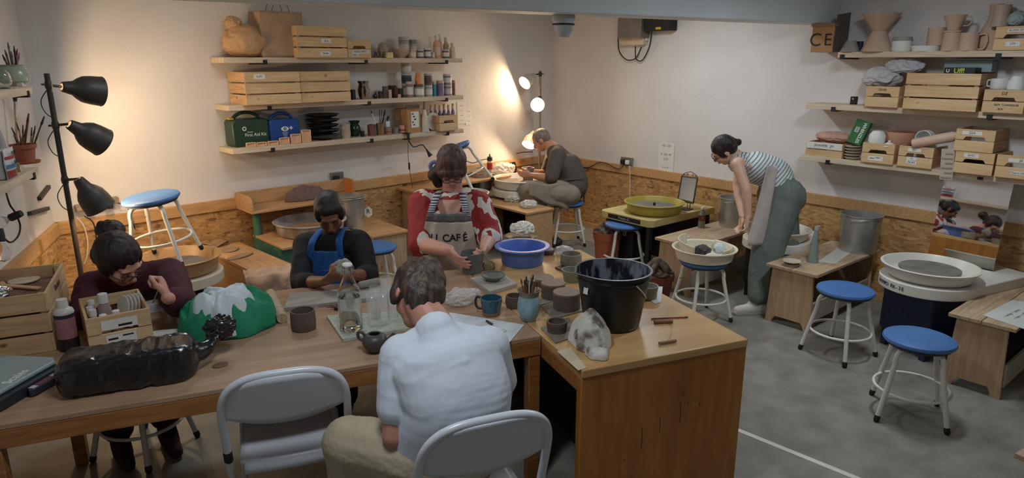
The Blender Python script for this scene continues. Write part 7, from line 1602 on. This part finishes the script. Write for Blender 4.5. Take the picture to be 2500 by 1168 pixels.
# ---------------- woman in red patterned shirt
P3L = at(1100, 640, .0); P3L = Vector((2.50, 3.98, 0))
def build_p3():
    D = 4.12; t = P_('person', 'woman in a red and white patterned shirt and cream apron shaping a tall beaker', P3L)
    h = pd(1103, 408, D-.04); s = 1.0; f = R3(.06, -.62, -.74); B = basis(f, R3(0, -.2, 1)); neck = pd(1104, 462, D+.08)
    shl = pd(1166, 500, D+.06); shr = pd(1036, 500, D+.08); che = pd(1103, 545, D+.08); wai = pd(1100, 620, D+.12); pel = pd(1095, 700, D+.22)
    elL = pd(1196, 578, D-.02); wrL = pd(1184, 606, D-.24); elR = pd(1030, 598, D-.05); wrR = pd(1098, 612, D-.36)
    k1 = pel+R3(-.15, -.36, -.02); k2 = pel+R3(.15, -.36, -.02); a1 = k1*1; a2 = k2*1; a1.z = a2.z = .1
    mb = MB(); torsop(mb, pel, wai, che, shl, shr, hipw=.19, waw=.165, chw=.17, dp=.13, bust=1, front=-FH); headp(mb, h, B, s, neck, .058); arm(mb, shl, elL, wrL, 0, 1.2); arm(mb, shr, elR, wrR, 0, 1.22)
    handp(mb, wrL, pd(1180, 625, D-.32)-wrL, R3(-.8, -.1, .1), 1, (.6, .8, .9, 1.), 1.); handp(mb, wrR, pd(1122, 640, D-.42)-wrR, R3(.5, .3, .2), -1, (.25, .3, .35, .4), 1.)
    leg(mb, pel-RT*.1, k1, a1, 0, 1.1); leg(mb, pel+RT*.1, k2, a2, 0, 1.1); rm(mb, 'body', SK3, t)
    m, nt, b = _mat('red_white_print', .75); N = nt.nodes; L = nt.links; tc = N.new('ShaderNodeTexCoord'); v = N.new('ShaderNodeTexVoronoi'); v.inputs['Scale'].default_value = 5.0; v.inputs['Randomness'].default_value = 1
    n = N.new('ShaderNodeTexNoise'); n.inputs['Scale'].default_value = 16; n.inputs['Detail'].default_value = 3; mp = N.new('ShaderNodeMapping'); mp.inputs['Scale'].default_value = (1, 1, .4); L.new(tc.outputs['Object'], mp.inputs[0]); L.new(mp.outputs[0], n.inputs['Vector'])
    L.new(tc.outputs['Object'], v.inputs['Vector']); a = N.new('ShaderNodeMath'); a.operation = 'MULTIPLY_ADD'; a.inputs[1].default_value = .6; L.new(n.outputs['Fac'], a.inputs[0]); L.new(v.outputs['Distance'], a.inputs[2])
    r = N.new('ShaderNodeValToRGB'); cr = r.color_ramp; cr.elements[0].position = .36; cr.elements[0].color = c4(srgb(158, 42, 44)); cr.elements[1].position = .95; cr.elements[1].color = c4(srgb(158, 42, 44)); cr.interpolation = 'CONSTANT'
    for p_, c_ in ((.58, srgb(226, 218, 208)), (.76, srgb(164, 46, 46))): e = cr.elements.new(p_); e.color = c4(c_)
    L.new(a.outputs[0], r.inputs[0]); L.new(r.outputs[0], b.inputs['Base Color']); MC['red_white_print'] = m
    M_cr = pmat('cream_apron', srgb(206, 196, 184), .8, var=.06, bump=.2)
    mb = MB(); torsop(mb, pel, wai, che, shl, shr, hipw=.20, waw=.19, chw=.18, dp=.145, g=.014, bust=1, front=-FH); arm(mb, shl, elL, wrL, .028, 1.25, 1.22); arm(mb, shr, elR, wrR, .03, 1.3, .98)
    o = rm(mb, 'shirt', m, t, .008, 4, foldf(14, .008, (1, 1, .4)))
    # V neckline patch of skin shown by a chest piece
    def vn(u, v):
        x = (u*2-1)*lerp(.085, .004, v**1.2); p = (shl+shr)/2.0; return p+RT*x-FH*(.085+.098*v**.7*1.0)+Zv*(.045-.165*v)+FH*abs(x)*.3-t.location
    mb = MB(); mb.grid(vn, 14, 14); mb.build('chest', SK3, t, solid=.006, smooth=180)
    def bib(u, v):
        x = u*2-1; w = lerp(.125, .20, min(1, v*1.3)); xx = x*w; c = che.lerp(wai, min(1.2, v*1.25)); dep = math.sqrt(max(0, 1-(xx/.24)**2)); z = pd(1100, 508, D).z-.0-.44*v
        return c+RT*xx-FH*(.185*dep+.03+.006*math.sin(11*x+5*v)-.02*v)+Zv*(z-c.z)-t.location
    mb = MB(); mb.grid(lambda u, v: bib(u, .12+.88*v), 28, 24); mb.build('apron_bib', M_cr, t, solid=.005, smooth=180)
    mb = MB(); mb.grid(lambda u, v: bib(u, .12*v), 28, 3); mb.build('apron_border', C(110, 110, 112), t, solid=.005, smooth=180)
    M_str = pmat('striped_strap', srgb(190, 190, 200), .8); m2, nt2, b2 = _mat('striped_strap2', .8); w_ = nt2.nodes.new('ShaderNodeTexWave'); w_.wave_type = 'BANDS'; w_.bands_direction = 'Z'; w_.inputs['Scale'].default_value = 28; tc2 = nt2.nodes.new('ShaderNodeTexCoord'); nt2.links.new(tc2.outputs['Object'], w_.inputs['Vector']); r2 = nt2.nodes.new('ShaderNodeValToRGB'); r2.color_ramp.interpolation = 'CONSTANT'; r2.color_ramp.elements[0].color = c4(srgb(52, 56, 84)); r2.color_ramp.elements[1].position = .5; r2.color_ramp.elements[1].color = c4(srgb(206, 204, 206)); nt2.links.new(w_.outputs['Fac'], r2.inputs[0]); nt2.links.new(r2.outputs[0], b2.inputs['Base Color'])
    for u_, sg in ((.06, -1), (.94, 1)):
        a_ = bib(u_, .0)+t.location; up = (shl+shr)/2+RT*sg*.075+Zv*.075; pts = spline([a_-Zv*.02, a_.lerp(up, .5)-FH*.055, up-FH*.02, up+FH*.1-Zv*.01], 7); vs = []
        for p in pts: vs += [p-RT*.020-t.location, p+RT*.020-t.location]
        MB().add(vs, [(2*i, 2*i+1, 2*i+3, 2*i+2) for i in range(len(pts)-1)]).build('apron_strap', m2, t, solid=.005, smooth=180)
    txt = 'DU CAFÉ'
    for i, ch in enumerate(txt):
        if ch == ' ': continue
        u_ = .12+.115*i; p = bib(u_, .34-.0*i)+t.location; q = bib(u_+.02, .34)+t.location; tx = (q-p).normalized(); zz = (bib(u_, .29)-bib(u_, .39)).normalized(); nn_ = tx.cross(zz).normalized()
        M = Matrix(((tx.x, zz.x, nn_.x, p.x), (tx.y, zz.y, nn_.y, p.y), (tx.z, zz.z, nn_.z, p.z), (0, 0, 0, 1))) @ Matrix.Translation((0, 0, .006))
        o = text(ch, .062, M_ink, None, M, bold=.001); o.parent = t; o.matrix_parent_inverse = Matrix.Translation(t.location).inverted()
    mb = MB(); leg(mb, pel-RT*.1, k1, a1+Zv*.04, .016, 1.15); leg(mb, pel+RT*.1, k2, a2+Zv*.04, .016, 1.15); mb.cap(pel-RT*.12, .15, pel+RT*.12, .15); mb.ell(pel-FH*.16+Zv*.0, (.26, .18, .085)); rm(mb, 'apron_skirt', M_cr, t, .01, 3, foldf(12, .012, (1, 1, .6)))
    for a in (a1, a2): mb = MB(); shoe(mb, a, -FH); rm(mb, 'shoe', M_blk, t, .007, 2)
    Hm_ = hairm('reddish_brown_hair', (104, 74, 66), (66, 46, 42)); P = lambda x, y, z: h+B @ Vector((x*s, y*s, z*s))
    mb = MB(); mb.ell(P(0, -.018, .048), (.092*s, .106*s, .090*s), B, 26, 16); mb.ell(P(0, -.06, -.01), (.085*s, .065*s, .085*s), B)
    mb.ell(P(0, .070, .050), (.068, .034, .038), B)
    for k in (-1, 1): mb.ell(P(k*.068, .015, .012), (.024, .05, .075), B); mb.cap(P(k*.066, .055, .03), .018, P(k*.066, .062, -.015), .010)
    rm(mb, 'hair', Hm_, t, .005, 2, strands(h, 55, .004))
    pt = pd(1062, 428, D+.06); mb = MB(); mb.cap(h-RT*.06-Zv*.02+FH*.03, .05, pt, .045); mb.cap(pt, .045, pt-Zv*.05+RT*.02, .03); rm(mb, 'ponytail', hairm('dark_brown_hair', (44, 28, 24), (22, 14, 13)), t, .006, 2, strands(h, 55, .005))
    o = MB().tube([pt+Zv*.055+RT*(.028*math.cos(a))+Zv*.028*math.sin(a)-t.location for a in [2*PI*i/20 for i in range(20)]], .014, 8, closed=True).build('hair_tie', pmat('lilac_tie', srgb(150, 146, 196), .8), t)
    facebits(t, h, B, s, Hm_); glasses(t, h, B, s, pmat('glasses_brown', srgb(70, 54, 52), .3))
    stick(wrL+(pd(1180, 625, D-.32)-wrL)*.8, pd(1195, 640, D-.45), .003, 'thin metal tool held by the woman in the red shirt', m=M_sock, tipm=M_sock, tl=.01, tr=.003)
build_p3()
# ---------------- seated man at the corner wheel
def build_p4():
    loc = P4S*1; D = 7.1; t = P_('person', 'grey haired man in a dark top and apron hunched over the corner wheel', loc); fw = -RT
    dS = proj(P4S+Zv*.5)[2]
    h = pd(1322, 343, dS+.08); f = R3(-.86, .1, -.62); B = basis(f, R3(-.3, 0, 1)); s = 1.0; neck = pd(1352, 362, dS+.04)
    ax = R3(.0, 1, 0)
    shl = pd(1362, 378, dS-.17); shr = pd(1352, 374, dS+.20); che = pd(1382, 405, dS); wai = pd(1400, 450, dS); pel = Vector((P4S.x, P4S.y, .56))+RT*.0
    elL = pd(1345, 436, dS-.24); wrL = pd(1295, 428, dS-.12); elR = pd(1335, 425, dS+.22); wrR = pd(1305, 420, dS+.10)
    kL = pd(1290, 468, dS-.20); kR = pd(1300, 462, dS+.22); aL = pd(1355, 543, dS-.05); aL.z = .1; aR = kR*1; aR.z = .1
    mb = MB(); torsop(mb, pel, wai, che, shl, shr, dp=.12, chw=.17, waw=.15); headp(mb, h, B, s, neck, .058); arm(mb, shl, elL, wrL, 0, 1.05); arm(mb, shr, elR, wrR, 0, 1.05)
    handp(mb, wrL, R3(-.9, .0, .1), R3(0, 1, .2), -1, (.35, .4, .5, .6)); handp(mb, wrR, R3(-.9, -.2, .1), R3(0, -1, .2), 1, (.35, .4, .5, .6))
    leg(mb, pel+FH*-.08, kL, aL, 0, 1); leg(mb, pel+FH*.08, kR, aR); rm(mb, 'body', SK4, t, .007)
    Mt_ = pmat('charcoal_top', srgb(84, 76, 70), .85, var=.1, bump=.2)
    mb = MB(); torsop(mb, pel+Zv*.03, wai, che, shl, shr, g=.025, dp=.13, chw=.18, waw=.16); mb.cap(che, .13, neck.lerp(che, .25), .085); arm(mb, shl, elL, wrL, .025, 1.1, .95); arm(mb, shr, elR, wrR, .025, 1.1, .95); rm(mb, 't_shirt', Mt_, t, .009, 4, foldf(12, .008))
    Mg = pmat('grey_apron', srgb(146, 132, 118), .8, var=.12)
    mb = MB(); leg(mb, pel-FH*.09, kL, kL.lerp(aL, .35), .03, 1.05, (.10, .08, .06)); leg(mb, pel+FH*.09, kR, kR.lerp(aR, .35), .03, 1.05, (.10, .08, .06)); mb.cap(pel-FH*.1, .13, pel+FH*.1, .13); rm(mb, 'shorts', Mg, t, .01, 4, foldf(12, .01))
    mb = MB()
    def ap(u, v):
        a = wai-RT*.02; x = lerp(-.16, .20, u); p = pel.lerp(kL, u)-FH*.16+Zv*(.13-.02*u); return p-Zv*(v*lerp(.30, .12, u))-FH*.02*v+Zv*.012*math.sin(9*u)-t.location
    mb.grid(ap, 14, 8); mb.build('apron_skirt', Mg, t, solid=.005, smooth=180)
    MB().tube(spline([p-t.location for p in (pel-FH*.165+Zv*.16-RT*.05, pel-FH*.12+RT*.13+Zv*.16, pel+RT*.165+Zv*.16, pel+RT*.18-Zv*.12)], 6), .008, 8).build('apron_string', C(76, 66, 58), t)
    for a in (aL, aR): mb = MB(); shoe(mb, a, -RT); rm(mb, 'shoe', pmat('brown_shoe', srgb(56, 48, 44), .6), t, .008, 2)
    P = lambda x, y, z: h+B @ Vector((x*s, y*s, z*s)); Hm_ = hairm('grey_hair', (150, 136, 122), (110, 98, 86))
    mb = MB(); mb.ell(P(0, -.018, .040), (.080*s, .096*s, .083*s), B, 24, 14); mb.ell(P(0, -.05, .0), (.070, .058, .06), B); rm(mb, 'hair', Hm_, t, .006, 2, strands(h, 60, .002)); facebits(t, h, B, s, Hm_)
build_p4()
# ---------------- woman in green trousers bending
def build_p5():
    loc = Vector((4.76, 2.72, 0)); t = P_('person', 'standing woman in green trousers and a striped vest, bent over a wheel', loc)
    D = 5.30; h = pd(1768, 368, D-.03); f = R3(-.72, .15, -.68); B = basis(f, R3(-.72, -.1, .7)); s = .97; neck = pd(1797, 380, D)
    shl = pd(1800, 402, D-.16); shr = pd(1808, 392, D+.18); che = pd(1838, 408, D); wai = pd(1888, 424, D); pel = pd(1908, 478, D)
    elL = pd(1822, 462, D-.20); wrL = pd(1826, 530, D-.16); elR = pd(1800, 455, D+.20); wrR = pd(1812, 528, D+.10)
    aL = Vector((4.70, 2.70, .09)); aR = Vector((4.95, 2.72, .09)); aL = at(1853, 752, .06)+FH*.04; aR = at(1906, 742, .06)+FH*.10; aL.z = aR.z = .09
    kL = pd(1872, 620, D-.08); kR = pd(1915, 612, D+.10)
    mb = MB(); torsop(mb, pel, wai, che, shl, shr, hipw=.15, waw=.12, chw=.14, dp=.10); headp(mb, h, B, s, neck, .047); arm(mb, shl, elL, wrL, 0, .92); arm(mb, shr, elR, wrR, 0, .92)
    handp(mb, wrL, R3(-.05, 0, -1), R3(-1, .2, 0), 1, (.3, .4, .5, .5), .95); handp(mb, wrR, R3(-.05, 0, -1), R3(-1, -.2, 0), -1, (.3, .4, .5, .5), .95)
    leg(mb, pel-FH*.09, kL, aL); leg(mb, pel+FH*.09, kR, aR); rm(mb, 'body', SK5, t, .006)
    m, nt, b = _mat('striped_vest', .75); w = nt.nodes.new('ShaderNodeTexWave'); w.wave_type = 'BANDS'; w.bands_direction = 'X'; w.inputs['Scale'].default_value = 13; w.inputs['Distortion'].default_value = .4
    tc = nt.nodes.new('ShaderNodeTexCoord'); mp = nt.nodes.new('ShaderNodeMapping'); dv = (pel-neck).normalized(); mp.inputs['Rotation'].default_value = (0, math.atan2(dv.z, math.hypot(dv.x, dv.y)), -math.atan2(dv.y, dv.x)); nt.links.new(tc.outputs['Object'], mp.inputs[0]); nt.links.new(mp.outputs[0], w.inputs['Vector'])
    sx = nt.nodes.new('ShaderNodeVectorMath'); sx.operation = 'DOT_PRODUCT'; sx.inputs[1].default_value = tuple(dv); nt.links.new(tc.outputs['Object'], sx.inputs[0]); fr = nt.nodes.new('ShaderNodeMath'); fr.operation = 'MULTIPLY'; fr.inputs[1].default_value = 42; nt.links.new(sx.outputs['Value'], fr.inputs[0]); f2 = nt.nodes.new('ShaderNodeMath'); f2.operation = 'FRACT'; nt.links.new(fr.outputs[0], f2.inputs[0])
    r = nt.nodes.new('ShaderNodeValToRGB'); r.color_ramp.interpolation = 'CONSTANT'; r.color_ramp.elements[0].color = c4(srgb(206, 214, 214)); r.color_ramp.elements[1].position = .72; r.color_ramp.elements[1].color = c4(srgb(96, 106, 116)); nt.links.new(f2.outputs[0], r.inputs[0]); nt.links.new(r.outputs[0], b.inputs['Base Color']); MC['striped_vest'] = m
    mb = MB(); torsop(mb, pel+(wai-pel)*.35, wai, che.lerp(wai, .1), shl.lerp(shr, .2), shr.lerp(shl, .2), hipw=.15, waw=.135, chw=.15, dp=.115, g=.012); rm(mb, 'vest', m, t, .007, 4, foldf(14, .005))
    M_gt = pmat('green_trousers', srgb(104, 114, 106), .85, var=.10, bump=.2)
    mb = MB(); mb.cap(pel.lerp(wai, .45)-FH*.05, .115, pel.lerp(wai, .45)+FH*.05, .115); mb.cap(pel-FH*.07, .15, pel+FH*.08, .15); mb.cap(pel-FH*.08, .135, kL, .115); mb.cap(kL, .115, aL+Zv*.06, .075); mb.cap(pel+FH*.08, .135, kR, .115); mb.cap(kR, .115, aR+Zv*.06, .075)
    rm(mb, 'trousers', M_gt, t, .008, 4, foldf(9, .014, (1.3, 1.3, .28)))
    Mg = pmat('pale_pink_apron', srgb(178, 166, 160), .8, var=.06, bump=.15)
    top = pd(1868, 408, D-.17); bot = pd(1835, 596, D-.17)
    def apn(u, v):
        u2 = lerp(1822, 1885, u) if v < .0 else 0
        uL = lerp(1874, 1826, min(1, v*1.1)); uR = lerp(1900, 1866, v); vv = lerp(405, 600, v)
        return pd(lerp(uL, uR, u), vv, D-.19+.012*math.sin(4*u+3*v)+.03*u)-t.location
    mb = MB(); mb.grid(apn, 10, 22); mb.build('apron', Mg, t, solid=.005, smooth=180)
    for a in (aL, aR):
        mb = MB(); shoe(mb, a, R3(-1, -.15, 0), 1.05); o = rm(mb, 'trainer', pmat('white_trainer', srgb(206, 202, 198), .6, var=.06), t, .006, 2)
        mb = MB(); d = R3(-1, -.15, 0).normalized(); mb.cap(Vector((a.x, a.y, .016))-d*.05, .045, Vector((a.x, a.y, .016))+d*.16, .038); mb.v = [(x-loc.x, y-loc.y, min(.03, max(.001, z))) for x, y, z in mb.v]; mb.build('trainer_sole', C(180, 172, 166), o)
    P = lambda x, y, z: h+B @ Vector((x*s, y*s, z*s)); Hm_ = hairm('dark_brown_hair', (44, 28, 24), (22, 14, 13))
    mb = MB(); mb.ell(P(0, -.018, .045), (.084*s, .098*s, .086*s), B, 24, 14); mb.ell(P(0, -.05, .0), (.075, .062, .065), B)
    for k in (-1, 1): mb.ell(P(k*.06, .01, .03), (.026, .05, .06), B)
    bn = pd(1800, 348, D); mb.ell(bn, (.036, .034, .030)); mb.cap(bn, .024, P(0, -.07, .06), .04); rm(mb, 'hair', Hm_, t, .0055, 2, strands(h, 60, .003))
    facebits(t, h, B, s, Hm_); glasses(t, h, B, s, M_blk)
build_p5()
# ---------------- person in white t-shirt seen from behind
def build_p6():
    loc = Vector((CH2.x, CH2.y, 0)); t = P_('person', 'person in a white t-shirt and beige trousers seen from behind on a folding chair', loc)
    F = Vector((.30, .954, 0)); Rr = Vector((.954, -.30, 0))
    h = pd(1020, 722, 2.46); f = R3(-.42, .50, -.76); B = basis(f, R3(.15, .6, .9)); s = 1.0; neck = pd(1066, 800, 2.36)
    shl = pd(982, 872, 2.34); shr = pd(1192, 850, 2.44); che = pd(1092, 888, 2.34); wai = pd(1118, 990, 2.31); pel = Vector((1.175, 1.80, .545))
    elL = pd(962, 1010, 2.42); wrL = pd(975, 1100, 2.60); elR = pd(1225, 960, 2.52); wrR = pd(1150, 930, 2.72)
    wrL = pd(985, 985, 2.60); 
    elL = pd(955, 1062, 2.30)
    elL = pd(962, 1066, 2.30); wrL = pd(985, 960, 2.45)
    kL = pd(880, 1090, 2.30); kL = Vector((.93, 2.03, .565)); kR = Vector((1.40, 2.16, .50)); aL = Vector((.96, 2.06, .09)); aR = Vector((1.45, 2.12, .09))
    mb = MB(); torsop(mb, pel, wai, che, shl, shr, dp=.11, chw=.155, waw=.145); headp(mb, h, B, s, neck, .058); arm(mb, shl, elL, wrL, 0, 1.05); arm(mb, shr, elR, wrR, 0, 1.05)
    handp(mb, wrL, R3(.2, .8, .5), R3(.8, 0, 0), -1, (.4, .5, .6, .7)); handp(mb, wrR, R3(-.4, .8, .1), R3(-.8, 0, -.2), 1, (.4, .5, .6, .7))
    leg(mb, pel-Rr*.10, kL, aL); leg(mb, pel+Rr*.10, kR, aR); rm(mb, 'body', SK6, t, .0055)
    M_ts = pmat('white_cotton', srgb(206, 214, 226), .85, var=.02, bump=.08, bscale=70)
    def tf(c, n):
        q = c; k = 1-abs(noise.noise(Vector((q.x*9+q.z*10, q.y*8, q.z*22-q.x*8))))*2.4; return c+n*(.0022*k*max(0, noise.noise(q*3+Vector((3, 1, 5)))+.25)+.003*noise.noise(q*9))
    mb = MB(); torsop(mb, pel+Zv*.02, wai, che, shl, shr, g=.02, dp=.12, chw=.18, waw=.17, hipw=.175); mb.cap(che, .15, neck-Zv*.005+FH*-.015, .072); mb.cap(shl, .07, neck-Zv*.02, .055); mb.cap(shr, .07, neck-Zv*.02, .055)
    arm(mb, shl, elL, wrL, .026, 1.05, .62); arm(mb, shr, elR, wrR, .026, 1.05, .7); rm(mb, 't_shirt', M_ts, t, .006, 4, tf)
    M_bg = pmat('beige_trousers', srgb(176, 162, 138), .85, var=.05, bump=.15)
    mb = MB(); mb.cap(pel-Rr*.10, .125, kL, .098); mb.cap(kL, .098, aL+Zv*.05, .075); mb.cap(pel+Rr*.10, .125, kR, .098); mb.cap(kR, .098, aR+Zv*.05, .075); mb.cap(pel-Rr*.08-Zv*.0, .13, pel+Rr*.08, .13); rm(mb, 'trousers', M_bg, t, .007, 4, foldf(10, .009, (1, 1, .5)))
    for a in (aL, aR): mb = MB(); shoe(mb, a, F); rm(mb, 'shoe', M_blk, t, .008, 2)
    P = lambda x, y, z: h+B @ Vector((x*s, y*s, z*s)); Hm_ = hairm('brown_hair', (92, 74, 62), (46, 36, 33))
    mb = MB(); mb.ell(P(0, -.018, .046), (.092*s, .108*s, .092*s), B, 28, 16); mb.ell(P(0, -.055, -.01), (.082*s, .066*s, .080*s), B); mb.ell(P(0, -.065, -.06), (.062, .045, .04), B); mb.ell(P(0, .06, .06), (.065, .05, .045), B)
    for k in (-1, 1): mb.ell(P(k*.068, .02, .02), (.026, .055, .055), B)
    rm(mb, 'hair', Hm_, t, .0045, 2, strands(h, 52, .009))
    facebits(t, h, B, s, Hm_)
build_p6()
